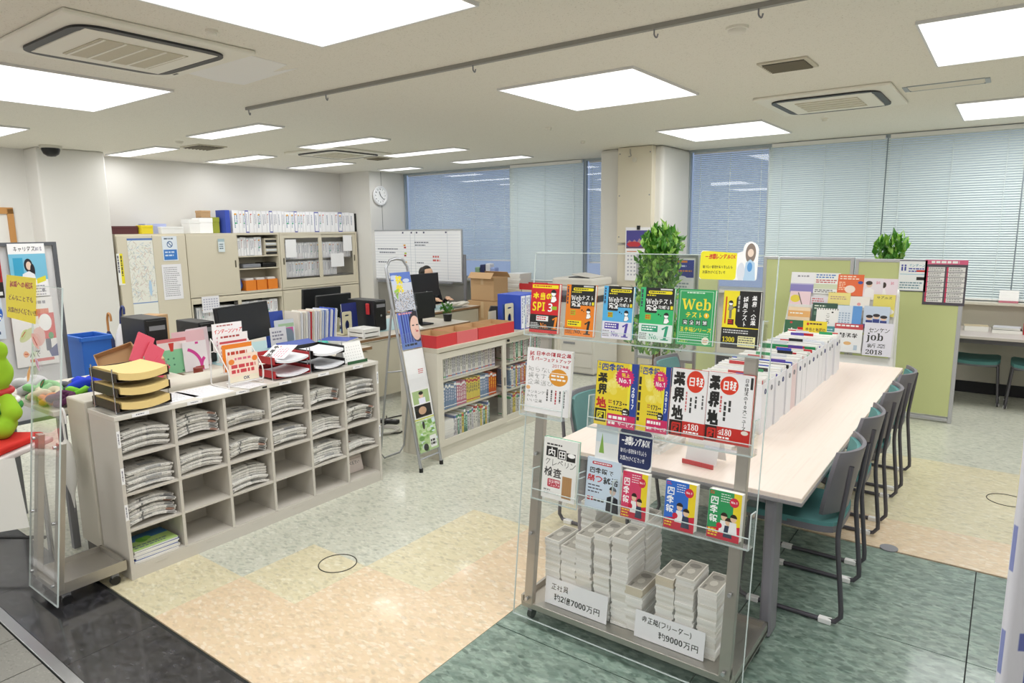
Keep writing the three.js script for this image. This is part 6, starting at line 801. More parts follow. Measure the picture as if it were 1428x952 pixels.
shelfRow('white binder on the top shelf of the open cabinet bay', 'binders in the open bay', cz(331), cz(369), 1.43, 0.27, CX - 0.06);
shelfRow('white binder on the upper shelf behind the glass cabinet doors', 'binders behind glass, upper shelf', -6.24, -7.62, 1.348, 0.26, CX - 0.1); shelfRow('white binder on the lower shelf behind the glass cabinet doors', 'binders behind glass, lower shelf', -6.24, -7.3, 1.068, 0.25, CX - 0.1);
shelfRow('white binder in the open lower bay below the plain sliding door', 'binders in the lower bay', -4.82, -5.4, 0.508, 0.24, CX - 0.06); shelfRow('white document folder in the lower bay below the orange boxes', 'folders in the lower bay', -5.5, -6.1, 0.508, 0.26, CX - 0.04);
{ const g = thing('drawer_stack', 'beige case of flat black drawers in the open bay', 'drawer case', [CX - 0.05, 1.428, cz(379)], FACE); part(g, 'case', boxWall(0.2, 0.25, 0.26, 0.008), BEIGE, [0, 0, -0.13]); for (let k = 0; k < 5; k++) part(g, 'drawer', rb(0.18, 0.03, 0.24, 0.004), k % 2 ? mat('#dfe2e4', 0.5) : DARK, [0, 0.03 + k * 0.045, -0.1]); }
for (const [k, u] of [[0, 346.5], [1, 362], [2, 377.5]]) { const g = thing('orange_box', ['orange open box beside the blue bags', 'orange open box in the middle of three', 'orange open box by the bay edge'][k] + ' on the bay floor', 'box', [CX - 0.14, 0.922, cz(u)], FACE, 'orange boxes in the open bay'); part(g, 'box', boxWall(0.16, 0.15, 0.22), ORANGE); part(g, 'contents', rb(0.14, 0.1, 0.18, 0.02), mat('#e4e0dc', 0.8), [0, 0.13, 0]); }
solo('blue_bag', 'slouching blue plastic bag at the inner end of the bay', 'bag', blob([[[0, 0.08, 0], [0, 0.16, 0.01], 0.06, 0.045], [[0.03, 0.05, 0.03], [-0.03, 0.05, 0.02], 0.05, 0.05]], 0.04, [0, 0.12, 0, 0.16], 28), mat('#4a6cc0', 0.5), [CX - 0.15, 0.925, cz(335)]);
solo('black_case', 'black flat case lying on the thin shelf of the bay', 'case', rb(0.22, 0.07, 0.24, 0.02), BLACK, [CX - 0.18, 1.284, cz(377)]); solo('grey_case', 'grey flat case lying on the thin shelf of the bay', 'case', rb(0.24, 0.06, 0.3, 0.02), mat('#8d9098', 0.5), [CX - 0.18, 1.279, cz(352)]);
// posters and papers on the cabinet fronts
const pin = (name, label, u0, v0, u1, v1, tex, off = 0.016) => { const x = CX + off, a = onX(u0, v0, x), b = onX(u1, v1, x); return solo(name, label, 'paper', bx(a.z - b.z, a.y - b.y, 0.0015), print(tex, 0.7), [x, (a.y + b.y) / 2, (a.z + b.z) / 2], [0, FACE, 0]); };
pin('map_sheet', 'long pale rail map hanging on the plain cabinet', 176.5, 332.5, 222.5, 441, canvas(160, 400, (c) => { rect(c, 0, 0, 160, 10, '#5a7ac0'); for (let k = 0; k < 260; k++) { c.strokeStyle = pick(['#b8bfb4', '#c9c2b0', '#9db4cc', '#c8a8a0']); c.lineWidth = 1.5; c.beginPath(); const x = rnd(150), y = rnd(20, 300); c.moveTo(x, y); c.lineTo(x + rnd(-24, 24), y + rnd(-24, 24)); c.stroke(); } rect(c, 0, 320, 160, 5, '#7a96c8'); oval(c, 120, 250, 10, 40, '#b8d4ee'); }, '#ecece4'));
pin('no_smoking_notice', 'white and blue notice with a prohibition ring on the cabinet', 225, 329.5, 249, 363, canvas(96, 140, (c) => { greek(c, 14, 10, 70, 1, 16, '#567'); c.strokeStyle = '#4a6a9c'; c.lineWidth = 5; c.beginPath(); c.arc(48, 46, 16, 0, 7); c.stroke(); c.beginPath(); c.moveTo(38, 36); c.lineTo(58, 56); c.stroke(); rect(c, 6, 76, 84, 58, '#3f80d0'); greek(c, 14, 86, 66, 2, 18, '#cfe0f6'); }, '#e6eef8'));
pin('text_notice', 'typed white notice sheet pinned under the blue one', 225, 369, 256.5, 416, canvas(112, 160, (c) => greek(c, 10, 14, 92, 15, 9, '#9a9aa2', 0.35), '#f2f1f6')); pin('yellow_label', 'narrow yellow and white vertical strip on the cabinet edge', 161.7, 353.7, 175, 397, canvas(48, 240, (c) => { rect(c, 24, 0, 24, 230, '#f2e32a'); greekV(c, 6, 16, 200, 1, 20, '#556'); greekV(c, 30, 16, 180, 1, 20, '#553'); }, '#f6f6f2'));
pin('small_calendar', 'small pale calendar on the plain sliding door', 303.5, 333, 314, 351, canvas(64, 90, (c) => { rect(c, 0, 0, 64, 20, '#a9c0c8'); greek(c, 12, 34, 40, 3, 14, '#567'); }, '#dfeaee')); pin('taped_paper', 'tilted blank paper taped to the first glass door', 397.5, 334, 414, 358.5, canvas(48, 64, () => {}, '#f8f8fa')); pin('taped_paper', 'blank sheet taped low on the second glass door', 461, 353.5, 480, 371, canvas(48, 48, () => {}, '#f8f8fa')); pin('taped_paper', 'blank sheet taped high on the second glass door', 478, 328, 491, 349.5, canvas(48, 64, () => {}, '#f8f8fa')); pin('hanging_schedule', 'printed schedule hanging over the lower bay', 281, 414, 307, 434, canvas(96, 80, (c) => { for (let r = 0; r < 5; r++) for (let q = 0; q < 6; q++) rect(c, 8 + q * 14, 12 + r * 12, 9, 6, '#bcbcd0'); }, '#f0eff6'));
// on top of the plain cabinet
const topBox = (name, label, u, v, w, h, d, m, cat = 'box', lift = 0) => { const z = cz(u); const g = thing(name, label, cat, [CX - 0.2, 1.762 + lift, z], FACE + rnd(-0.05, 0.05)); part(g, 'body', rb(w, h, d, 0.004), m, [0, h / 2, 0]); part(g, 'lid', rb(w + 0.006, h * 0.3, d + 0.006, 0.004), m, [0, h * 0.85, 0]); return g; };
topBox('flat_box', 'dark maroon flat box on the plain cabinet top', 176, 320, 0.36, 0.1, 0.26, mat('#5a2c30', 0.5)); topBox('flat_box', 'black box in front of the maroon one on the cabinet top', 200, 322, 0.16, 0.075, 0.22, mat('#2c303c', 0.5)); topBox('flat_box', 'yellow box on the cabinet top', 206, 322, 0.0001 + 0.15, 0.11, 0.12, YELLOW).position.x += 0.13; topBox('flat_box', 'lilac-lettered carton on the cabinet top', 224, 318, 0.26, 0.13, 0.2, mat('#b0b8e0', 0.6)); topBox('flat_box', 'low white box in front of the lilac carton', 242, 322, 0.3, 0.09, 0.2, WHITE).position.x += 0.08;
topBox('white_box', 'white carton with a pink label on the cabinet top', 278, 318, 0.16, 0.19, 0.2, WHITE); topBox('white_box', 'tall white paper box on the cabinet top', 294, 318, 0.19, 0.21, 0.2, mat('#ffffff', 0.6)); topBox('snack_box', 'green and yellow patterned box on the cabinet top', 308, 318, 0.12, 0.22, 0.16, mat('#a0a83a', 0.6)); topBox('paper_bag', 'tan box on top of the white paper box', 296, 300, 0.14, 0.1, 0.14, KRAFT, 'box', 0.212);

// ================================================================ whiteboard
{ const z = -7.8, a = onZ(517, 321.5, z), b = onZ(644, 318.5, z), c2 = onZ(645, 391, z), w = b.x - a.x, top = (a.y + b.y) / 2, bot = c2.y - 0.04, h = top - bot, g = thing('whiteboard', 'wheeled whiteboard with a written schedule behind the office desks', 'whiteboard', [(a.x + b.x) / 2, 0, z]);
  part(g, 'board', bx(w - 0.03, h - 0.03, 0.02), print(canvas(512, 220, (c) => { for (let k = 0; k < 16; k++) rect(c, 6, 20 + k * 12.4, 500, 1, '#c3cbd8'); for (const x of [10, 236, 262, 440]) rect(c, x, 6, 1.5, 206, '#b9c2d0'); for (const [x, y, n] of [[40, 80, 140], [50, 96, 120], [260, 50, 90], [262, 62, 70], [40, 140, 80], [270, 140, 50]]) greek(c, x, y, n, 1, 10, '#6a7080'); for (const x of [190, 240, 270, 310, 430]) rect(c, x, 6, 8, 7, '#446'); for (const [x, y, q] of [[196, 62, '#e0a03a'], [198, 72, '#a33'], [200, 98, '#b8c83a'], [198, 108, '#a33'], [200, 138, '#e0b03a']]) rect(c, x, y, 12, 7, q); greek(c, 360, 110, 40, 2, 16, '#c66'); }, '#f8faff'), 0.2), [0, bot + h / 2, 0]);
  part(g, 'frame', merge([[0, top - 0.01, w - 0.02, 0.02], [0, bot + 0.01, w - 0.02, 0.02], [-w / 2, (top + bot) / 2, 0.02, h], [w / 2, (top + bot) / 2, 0.02, h]].map(([x, y, p, q]) => moved(new THREE.BoxGeometry(p, q, 0.026), [x, y, 0.002]))), ALU); part(g, 'pen_tray', bx(w * 0.8, 0.02, 0.06), GREY, [0, bot - 0.01, 0.03]);
  for (const s of [-1, 1]) { part(g, 'stand_post', bx(0.04, 1.36, 0.03), GREY, [s * (w / 2 + 0.025), 0.72, -0.02]); part(g, 'foot', rb(0.05, 0.04, 0.5, 0.01), GREY, [s * (w / 2 + 0.025), 0.05, -0.02]); for (const q of [-0.22, 0.22]) part(g, 'caster', cy(0.025, 0.02, 14), BLACK, [s * (w / 2 + 0.025), 0.025, q - 0.02], [0, 0, Math.PI / 2]); } part(g, 'lower_panel', bx(w, 0.5, 0.02), mat('#8c8a84', 0.6), [0, bot - 0.3, -0.03]); }

// ================================================================ low cabinets below the windows, papers, cartons and copier
const lowTop = 0.9;
for (const [x0, x1, l] of [[-6.6, -5.72, 'low beige steel cabinet below the windows, beside the cartons'], [-5.71, -4.83, 'low beige steel cabinet below the windows, beside the copier']]) { const g = thing('low_cabinet', l, 'cabinet', [(x0 + x1) / 2, 0, -8.17], 0, 'low cabinets below the windows'), w = x1 - x0; part(g, 'body', rb(w, lowTop, 0.42, 0.006), IVORY, [0, lowTop / 2, 0]); for (const s of [-1, 1]) { const d = part(g, 'door', rb(w / 2 - 0.012, lowTop - 0.1, 0.016, 0.004), IVORY, [s * w / 4, lowTop / 2 + 0.02, 0.216]); part(d, 'handle', bx(0.012, 0.09, 0.012), GREY, [-s * (w / 4 - 0.05), 0.15, 0.012]); part(d, 'lock', cy(0.01, 0.008, 12), NAVY, [-s * (w / 4 - 0.05), 0.3, 0.01], [Math.PI / 2, 0, 0]); } }
const onLow = (u, v) => onZ(u, v, -8.1).x;
{ const g = thing('storage_box', 'white storage box holding bottles and bags on the low cabinet', 'box', [onLow(678, 390), lowTop, -8.12]); part(g, 'box', boxWall(0.42, 0.2, 0.3), mat('#e6dfe2', 0.6)); for (const [x, c, h] of [[-0.15, '#8fb08a', 0.3], [-0.05, '#30345a', 0.34], [0.06, '#d8d8dc', 0.36], [0.15, '#8fa0d0', 0.3]]) part(g, 'packet', rb(0.09, h, 0.12, 0.02), mat(c, 0.6), [x, h / 2, 0]); }
const ream = (label, grp, n, x, z, w, d, y, m) => { for (let k = 0; k < n; k++) booklet('paper_ream', label, x + rnd(-0.008, 0.008), y + k * 0.0325, z + rnd(-0.008, 0.008), rnd(-0.08, 0.08), w, d, 0.03, m, grp); };
ream('pinkish paper ream in the pile beside the storage box', 'pinkish reams on the low cabinet', 4, onLow(702, 395), -8.1, 0.21, 0.28, lowTop, mat('#e6d4dc', 0.6)); ream('white paper ream in the tall pile on the low cabinet', 'white reams on the low cabinet', 7, onLow(722, 395), -8.12, 0.26, 0.3, lowTop, WHITE);
{ const g = thing('open_box', 'shallow red box of papers by the copier', 'box', [onLow(744, 394), lowTop, -8.1], 0.1); part(g, 'carton_wall', boxWall(0.34, 0.09, 0.24), RED); part(g, 'contents', bx(0.31, 0.05, 0.21), KRAFT, [0, 0.04, 0]); }
function carton(label, x, y, z, w, h, d, turn, open) { const g = thing('cardboard_carton', label, 'carton', [x, y, z], turn); part(g, 'carton_wall', boxWall(w, h, d, 0.005), KRAFT); if (open) { for (const s of [-1, 1]) part(g, 'flap', bx(w, 0.004, d * 0.35), KRAFT, [0, h + 0.03, s * (d / 2 + 0.03)], [s * 0.9, 0, 0]); } else part(g, 'lid', bx(w, 0.006, d), KRAFT, [0, h, 0]); part(g, 'tape', bx(0.05, h * 0.3, 0.001), mat('#d0b48c', 0.4), [0, h * 0.84, d / 2 + 0.003]); return g; }
{ const z = -7.45, a = onZ(657, 418, z), b = onZ(690, 388, z), w = b.x - a.x; carton('closed cardboard carton at the bottom of the pair beside the whiteboard', a.x + w / 2, 0, z - 0.15, w + 0.06, a.y - 0.005, 0.36, 0.05, false); carton('open cardboard carton with raised flaps on the closed one', a.x + w / 2, a.y + 0.004, z - 0.15, w, b.y - a.y, 0.3, -0.06, true); }
{ const z = -6.95, x0 = onZ(757, 392, z).x, x1 = onZ(835, 392, z).x, w = x1 - x0, g = thing('copier', 'large white office copier with a slanted lid below the windows', 'copier', [(x0 + x1) / 2, 0, z - 0.3]), CW = mat('#dcd8cf', 0.5);
  part(g, 'body', rb(w * 0.86, 0.86, 0.6, 0.02), CW, [0, 0.45, 0]); part(g, 'base', rb(w * 0.8, 0.04, 0.55, 0.01), GREY, [0, 0.02, 0]); for (let k = 0; k < 3; k++) { const d = part(g, 'paper_drawer', rb(w * 0.8, 0.16, 0.02, 0.006), CW, [0, 0.18 + k * 0.18, 0.305]); part(d, 'handle', bx(0.16, 0.025, 0.012), GREY, [0, 0.03, 0.012]); } part(g, 'output_gap', bx(w * 0.7, 0.1, 0.4), mat('#3a3d48', 0.5), [-0.02, 0.93, 0.08]); part(g, 'scanner', rb(w * 0.9, 0.1, 0.6, 0.02), CW, [0, 1.02, 0]); part(g, 'control_panel', rb(w * 0.5, 0.02, 0.16, 0.008), mat('#404656', 0.35), [0.04, 1.0, 0.38], [0.25, 0, 0]); const f = part(g, 'feeder_lid', rb(w * 0.74, 0.1, 0.5, 0.03), CW, [-0.03, 1.12, -0.04]); part(f, 'feeder_tray', rb(w * 0.34, 0.012, 0.34, 0.005), CW, [0.08, 0.075, 0], [0, 0, -0.14]); part(f, 'feeder_slot', bx(w * 0.36, 0.02, 0.3), DARK, [0.06, 0.05, 0.04]); }

// ================================================================ desks
const deskM = mat('#c8c2b0', 0.5), edgeM = mat('#8a6a4a', 0.5), matM = mat('#a9ccd0', 0.35);
function desk(label, x0, x1, z0, z1, y = 0.7) { const g = thing('office_desk', label, 'desk', [(x0 + x1) / 2, 0, (z0 + z1) / 2], 0, 'office desks'), w = x1 - x0, d = z0 - z1; part(g, 'desk_top', rb(w, 0.03, d, 0.006), mat('#d0c8ba', 0.45), [0, y - 0.015, 0]); part(g, 'wood_edge', merge([moved(bx(w + 0.006, 0.026, 0.01), [0, y - 0.016, d / 2]), moved(bx(0.01, 0.026, d), [w / 2, y - 0.016, 0])]), edgeM); for (const s of [-1, 1]) { const p = part(g, 'pedestal', rb(w * 0.94, y - 0.06, 0.03, 0.004), deskM, [0, (y - 0.03) / 2, s * (d / 2 - 0.03)]); } part(g, 'modesty_panel', bx(0.02, y - 0.12, d - 0.1), deskM, [w / 2 - 0.03, (y - 0.03) / 2 + 0.03, 0]); part(g, 'desk_mat', rb(w * 0.6, 0.003, d * 0.6, 0.001), matM, [0, y + 0.0015, 0]); return g; }
desk('cluttered office desk behind the newspaper shelf counter', -6.2, -4.75, -2.55, -4.2); desk('office desk behind the brochure stand, with a black computer', -6.35, -5.1, -4.25, -6.05); desk('far office desk where the person sits before the whiteboard', -6.72, -6.06, -6.25, -7.42);
const DY = 0.704;
function pc(label, x, z, turn, w = 0.18, h = 0.4, d = 0.42) { const g = thing('computer_tower', label, 'computer', [x, DY, z], turn, 'black computer towers'); part(g, 'case', rb(w, h, d, 0.008), DARK, [0, h / 2, 0]); if (/red tag/.test(label)) part(g, 'red_tag', rb(0.05, 0.12, 0.02, 0.008), RED, [-w / 2 - 0.012, h * 0.72, d * 0.3], [0, Math.PI / 2, 0]); const f = part(g, 'front_panel', rb(w * 0.9, h * 0.94, 0.02, 0.008), BLACK, [0, h / 2, d / 2 + 0.004]); part(f, 'drive_bay', bx(w * 0.7, 0.035, 0.006), GREY, [0, h * 0.32, 0.01]); part(f, 'power_button', cy(0.012, 0.006, 14), CHROME, [0, 0, 0.011], [Math.PI / 2, 0, 0]); }
function monitor(label, x, y, z, turn, w, h, stand = 0.12, screenM = mat('#2b2c30', 0.3)) { const g = thing('computer_monitor', label, 'monitor', [x, y, z], turn, 'black monitors on the desks'); part(g, 'housing', rb(w, h, 0.035, 0.01), DARK, [0, stand + h / 2, 0], [-0.1, 0, 0]); part(g, 'screen', bx(w - 0.03, h - 0.035, 0.004), screenM, [0, stand + h / 2 + 0.002, 0.018], [-0.1, 0, 0]); part(g, 'neck', bx(0.06, stand + 0.1, 0.03), BLACK, [0, (stand + 0.1) / 2, -0.035]); part(g, 'foot', rb(0.24, 0.014, 0.18, 0.006), BLACK, [0, 0.007, -0.02]); }
{ const a = onX(196, 442, -5.35), b = onX(234, 506, -5.35); pc('black computer tower beside the pink and green folders', -5.5, (a.z + b.z) / 2, FACE, a.z - b.z, 0.41, 0.4); }
{ const a = onX(300, 440, -5.2), b = onX(393, 440, -5.2); monitor('wide dark monitor behind the wire leaflet stand', -5.3, DY, (a.z + b.z) / 2, FACE + 0.3, (a.z - b.z) * 1.02, 0.32, 0.13); const k = thing('keyboard', 'black keyboard below the wide dark monitor', 'keyboard', [-4.98, DY, (a.z + b.z) / 2 - 0.12], FACE); part(k, 'case', rb(0.42, 0.018, 0.14, 0.005), DARK, [0, 0.009, 0]); const keys = []; for (let i = 0; i < 14; i++) for (let j = 0; j < 5; j++) keys.push(moved(new THREE.BoxGeometry(0.022, 0.006, 0.02), [-0.19 + i * 0.029, 0.02, -0.05 + j * 0.025])); part(k, 'keys', merge(keys), BLACK).userData.kind = 'stuff'; pc('black computer case partly hidden by the wire leaflet stand', -5.45, onX(278, 470, -5.4).z, FACE, 0.14, 0.34, 0.36); }
// upright folders and magazines on the first desk
function upright(label, u, v, x, w, h, tex, turn = 0, y = DY) { const p = onX(u, v, x); const g = thing('document_folder', label, 'folder', [x, y, p.z], FACE + turn); part(g, 'front', bx(w, h, 0.003), tex, [0, h / 2, 0.008], [-0.08, 0, 0]); part(g, 'papers', bx(w - 0.01, h - 0.012, 0.012), PAPER, [0, h / 2, 0], [-0.08, 0, 0]); return g; }
upright('mint green folder with dotted print and a red motif above', 240, 485, -5.08, 0.22, 0.27, print(canvas(128, 160, (c) => { rect(c, 0, 0, 128, 50, '#f4e4e4'); rect(c, 0, 0, 128, 16, '#e07a80'); poly(c, [[48, 20], [72, 20], [66, 58], [54, 58]], '#d63a30'); for (const [x, y] of [[40, 90], [64, 90], [40, 118], [64, 118], [100, 150]]) disc(c, x, y, 4, '#4a8a6a'); }, '#8fd0a4'))); upright('white brochure with magenta swooshes beside the mint folder', 271, 485, -5.06, 0.19, 0.23, print(canvas(112, 140, (c) => { c.strokeStyle = '#d8409c'; c.lineWidth = 14; c.beginPath(); c.arc(-10, 120, 90, -1.2, 0.2); c.stroke(); c.beginPath(); c.arc(130, 120, 50, 2.6, 4); c.stroke(); rect(c, 60, 4, 14, 10, '#d8409c'); rect(c, 50, 120, 40, 14, '#a44'); }, '#f4eef4'))); upright('pink document folder behind the mint one', 262, 465, -5.17, 0.26, 0.3, mat('#efc4cc', 0.6)); upright('pale pink document folder leaning behind the brochure', 275, 465, -5.2, 0.2, 0.31, mat('#e9d4dc', 0.6), 0.2);
solo('stamp_case', 'small red-brown case lying before the magenta brochure', 'case', cy(0.035, 0.04, 20), mat('#8a3a2c', 0.5), [-4.95, DY + 0.02, onX(275, 500, -4.95).z]);
const fileCol = ['#e8ded0', '#f0f0f4', '#d8cfc4', '#f4f0e4', '#c9c4d0', '#c5262c', '#e4dcc8', '#f2f2f6', '#d9d6da', '#efe8da', '#c8d4e8', '#7f96d0', '#e8ecf6', '#4a66c8', '#f0f2fa', '#2f55c8', '#e0e6f4'];
{ const a = onX(403, 450, -5.35), b = onX(457, 450, -5.35), n = fileCol.length; for (let k = 0; k < n; k++) { const g = thing('document_file', k === 5 ? 'red document file in the upright row behind the shelf trays' : k > 10 ? 'blue or pale document file at the blue end of the upright row' : 'cream or white document file in the upright row behind the shelf trays', 'file', [-5.3, DY, a.z + (b.z - a.z) * (k + 0.5) / n], FACE, 'upright document files on the first desk'); part(g, 'cover', bx(0.014, 0.33 - (k % 3) * 0.008, 0.22), mat(fileCol[k], 0.5), [0, 0.167, -0.02], [0, 0, -0.04 - k * 0.005]); part(g, 'sheets', bx(0.008, 0.31, 0.21), PAPER, [0.011, 0.158, -0.02], [0, 0, -0.04 - k * 0.005]); }
  const p = onX(395, 450, -5.2), s = roundRect(-0.075, 0, 0.15, 0.21, 0.07), g = thing('book_end', 'translucent grey-blue arched book end before the upright files', 'book end', [-5.16, DY, p.z], FACE + 0.1); part(g, 'plate', new THREE.ExtrudeGeometry(s, { depth: 0.006, bevelEnabled: false }), mat('#8d9cab', 0.3)); part(g, 'base', bx(0.15, 0.004, 0.12), mat('#8d9cab', 0.3), [0, 0.003, -0.06]);
  upright('white pocket file with magenta and green pages beside the book end', 396, 445, -5.24, 0.2, 0.28, print(canvas(112, 150, (c) => { rect(c, 24, 40, 80, 40, '#d860a8'); rect(c, 20, 20, 90, 18, '#b8d8b0'); }, '#e4eaf2'))); upright('blue document folder behind the wide monitor', 382, 450, -5.5, 0.2, 0.33, mat('#3a56b8', 0.5)); upright('white printed sheet holder beside the wide monitor', 388, 465, -5.12, 0.16, 0.24, print(canvas(96, 130, (c) => { greek(c, 10, 20, 70, 3, 16, '#99a'); rect(c, 30, 90, 40, 16, '#6a5ab0'); }, '#f2f2f6')));
}
{ const g = thing('stapler', 'teal desk punch by the trays', 'punch', [-4.95, DY, onX(450, 480, -4.95).z], 0.6); part(g, 'body', rb(0.1, 0.05, 0.06, 0.02), mat('#4fc8b8', 0.4), [0, 0.06, 0]); part(g, 'base', rb(0.12, 0.02, 0.09, 0.006), DARK, [0, 0.01, 0]); part(g, 'link', bx(0.08, 0.03, 0.04), GREY, [0, 0.03, 0]); }
for (let k = 0; k < 6; k++) booklet('magazine', k === 5 ? 'blue clear file on the magazine pile at the desk end' : 'grey magazine in the pile at the end of the first desk', -4.95 + rnd(-0.01, 0.01), DY + k * 0.0135, -3.98 + rnd(-0.01, 0.01), 0.3 + rnd(-0.1, 0.1), 0.3, 0.22, 0.012, k === 5 ? mat('#3f58c0', 0.4) : mat('#b4b6be', 0.5), k === 5 ? undefined : 'magazine pile on the first desk');
{ const p = onX(425, 485, -4.6); const g = thing('blue_folder_lid', 'blue document case lying open across the desk end', 'case', [-4.92, DY, -3.55], FACE); part(g, 'bottom', rb(0.34, 0.02, 0.24, 0.005), mat('#aab4cc', 0.4), [0, 0.011, 0]); part(g, 'lid', rb(0.34, 0.012, 0.26, 0.004), mat('#2f4fae', 0.4), [0, 0.07, 0], [0.3, 0, 0]); }
// second desk
{ const a = onX(582, 415, -5.25), b = onX(611, 455, -5.25); monitor('black monitor seen edge-on beyond the brochure stand', -5.35, DY, (a.z + b.z) / 2, FACE - 0.1, a.z - b.z + 0.04, 0.3, 0.07, BLACK); pc('black computer tower with a red tag behind the brochure stand', -5.62, onX(514, 450, -5.6).z, FACE, 0.17, 0.33, 0.42);  }
{ const a = onX(428, 405, -6.2), b = onX(478, 440, -6.2); monitor('black monitor backing onto another beyond the upright files', -6.0, DY, (a.z + b.z) / 2 + 0.05, FACE + Math.PI, a.z - b.z, 0.28, 0.1, BLACK); monitor('taller black monitor just behind its twin beyond the upright files', -6.24, DY, (a.z + b.z) / 2 + 0.02, FACE + Math.PI, a.z - b.z + 0.05, 0.3, 0.14, BLACK); }
fileStand('ivory file stand with a navy file beside the twin monitors', [-5.5, DY, onX(484, 455, -5.5).z], FACE, NAVY); upright('navy upright folder behind the ivory file stand', 487, 440, -5.62, 0.2, 0.31, mat('#22307c', 0.5));
{ const g = thing('desk_tray', 'small white plastic desk tray stack beside the ivory stand', 'tray', [-5.25, DY, onX(507, 455, -5.25).z], FACE); for (let k = 0; k < 2; k++) part(g, 'tray', boxWall(0.2, 0.035, 0.24, 0.004), WHITE, [0, 0.01 + k * 0.045, 0]); for (const s of [-1, 1]) for (const q of [-1, 1]) part(g, 'foot', bx(0.02, 0.09, 0.02), WHITE, [s * 0.1, 0.045, q * 0.11]); }
{ const a = onX(489, 420, -6.2), b = onX(516, 420, -6.2); for (let k = 0; k < 8; k++) { const m = binder(`thin white file, ${nth(k)} in the upright row before the whiteboard`, 'white files before the whiteboard', [-6.15, DY, a.z + (b.z - a.z) * k / 8], FACE, 0.022, 0.24, 0.2, k % 3 ? PAPER : mat('#c8c8cc', 0.5), null); m.rotation.z = 0; } }
tent('desk_calendar', 'white tent calendar on top of the twin monitor desk', -5.95, DY + 0.0, onX(421, 400, -5.95).z, 0.3, 0.14, 0.15, WHITE, GREY);
for (let k = 0; k < 3; k++) { const g = thing('pen_cup', ['blue-rimmed pen cup', 'grey pen cup', 'white pen cup'][k] + ' on the far desk before the whiteboard', 'pen cup', [-6.3 + k * 0.02, DY, -6.35 - k * 0.1]); part(g, 'cup', new THREE.LatheGeometry([[0, 0], [0.035, 0], [0.04, 0.1], [0.036, 0.1], [0.03, 0.006], [0, 0.006]].map((q) => new THREE.Vector2(...q)), 18), [mat('#7aa0d0', 0.4), GREY, WHITE][k]); for (let j = 0; j < 4; j++) part(g, 'pen', rod([rnd(-0.015, 0.015), 0.01, rnd(-0.015, 0.015)], [rnd(-0.03, 0.03), 0.15, rnd(-0.03, 0.03)], 0.004), pick([RED, BLUE, BLACK, GREEN])); }
// far desk and person
{ const a = onX(572, 384, -6.32), b = onX(612, 410, -6.32), w = a.z - b.z, g = thing('laptop', 'black laptop on a riser, its lid hiding the person', 'laptop', [-6.32, DY, (a.z + b.z) / 2], FACE); part(g, 'lid', rb(w, a.y - b.y + 0.02, 0.014, 0.006), mat('#23242a', 0.4), [0, (a.y + b.y) / 2 - DY, 0], [-0.05, 0, 0]); part(g, 'keyboard_base', rb(w, 0.02, 0.22, 0.006), DARK, [0, b.y - DY - 0.01, -0.12]); part(g, 'riser', rb(w * 0.8, b.y - DY - 0.02, 0.2, 0.01), DARK, [0, (b.y - DY - 0.02) / 2, -0.11]); part(g, 'logo', cy(0.016, 0.004, 16), mat('#d8dade', 0.3), [0.02, b.y - DY + 0.045, 0.01], [Math.PI / 2, 0, 0]); }
solo('cloth_heap', 'heap of pale cloth on the far desk edge', 'cloth', merge([moved(new THREE.TorusKnotGeometry(0.05, 0.03, 60, 6, 2, 5), [0, 0.03, 0], [Math.PI / 2, 0, 0], [2.6, 0.8, 0.5]), moved(sp(0.07), [0, 0.02, 0], [0, 0, 0], [2, 0.4, 1.2])]), mat('#d6d2c6', 0.9), [-6.15, DY + 0.02, -7.02], [0, FACE, 0]);
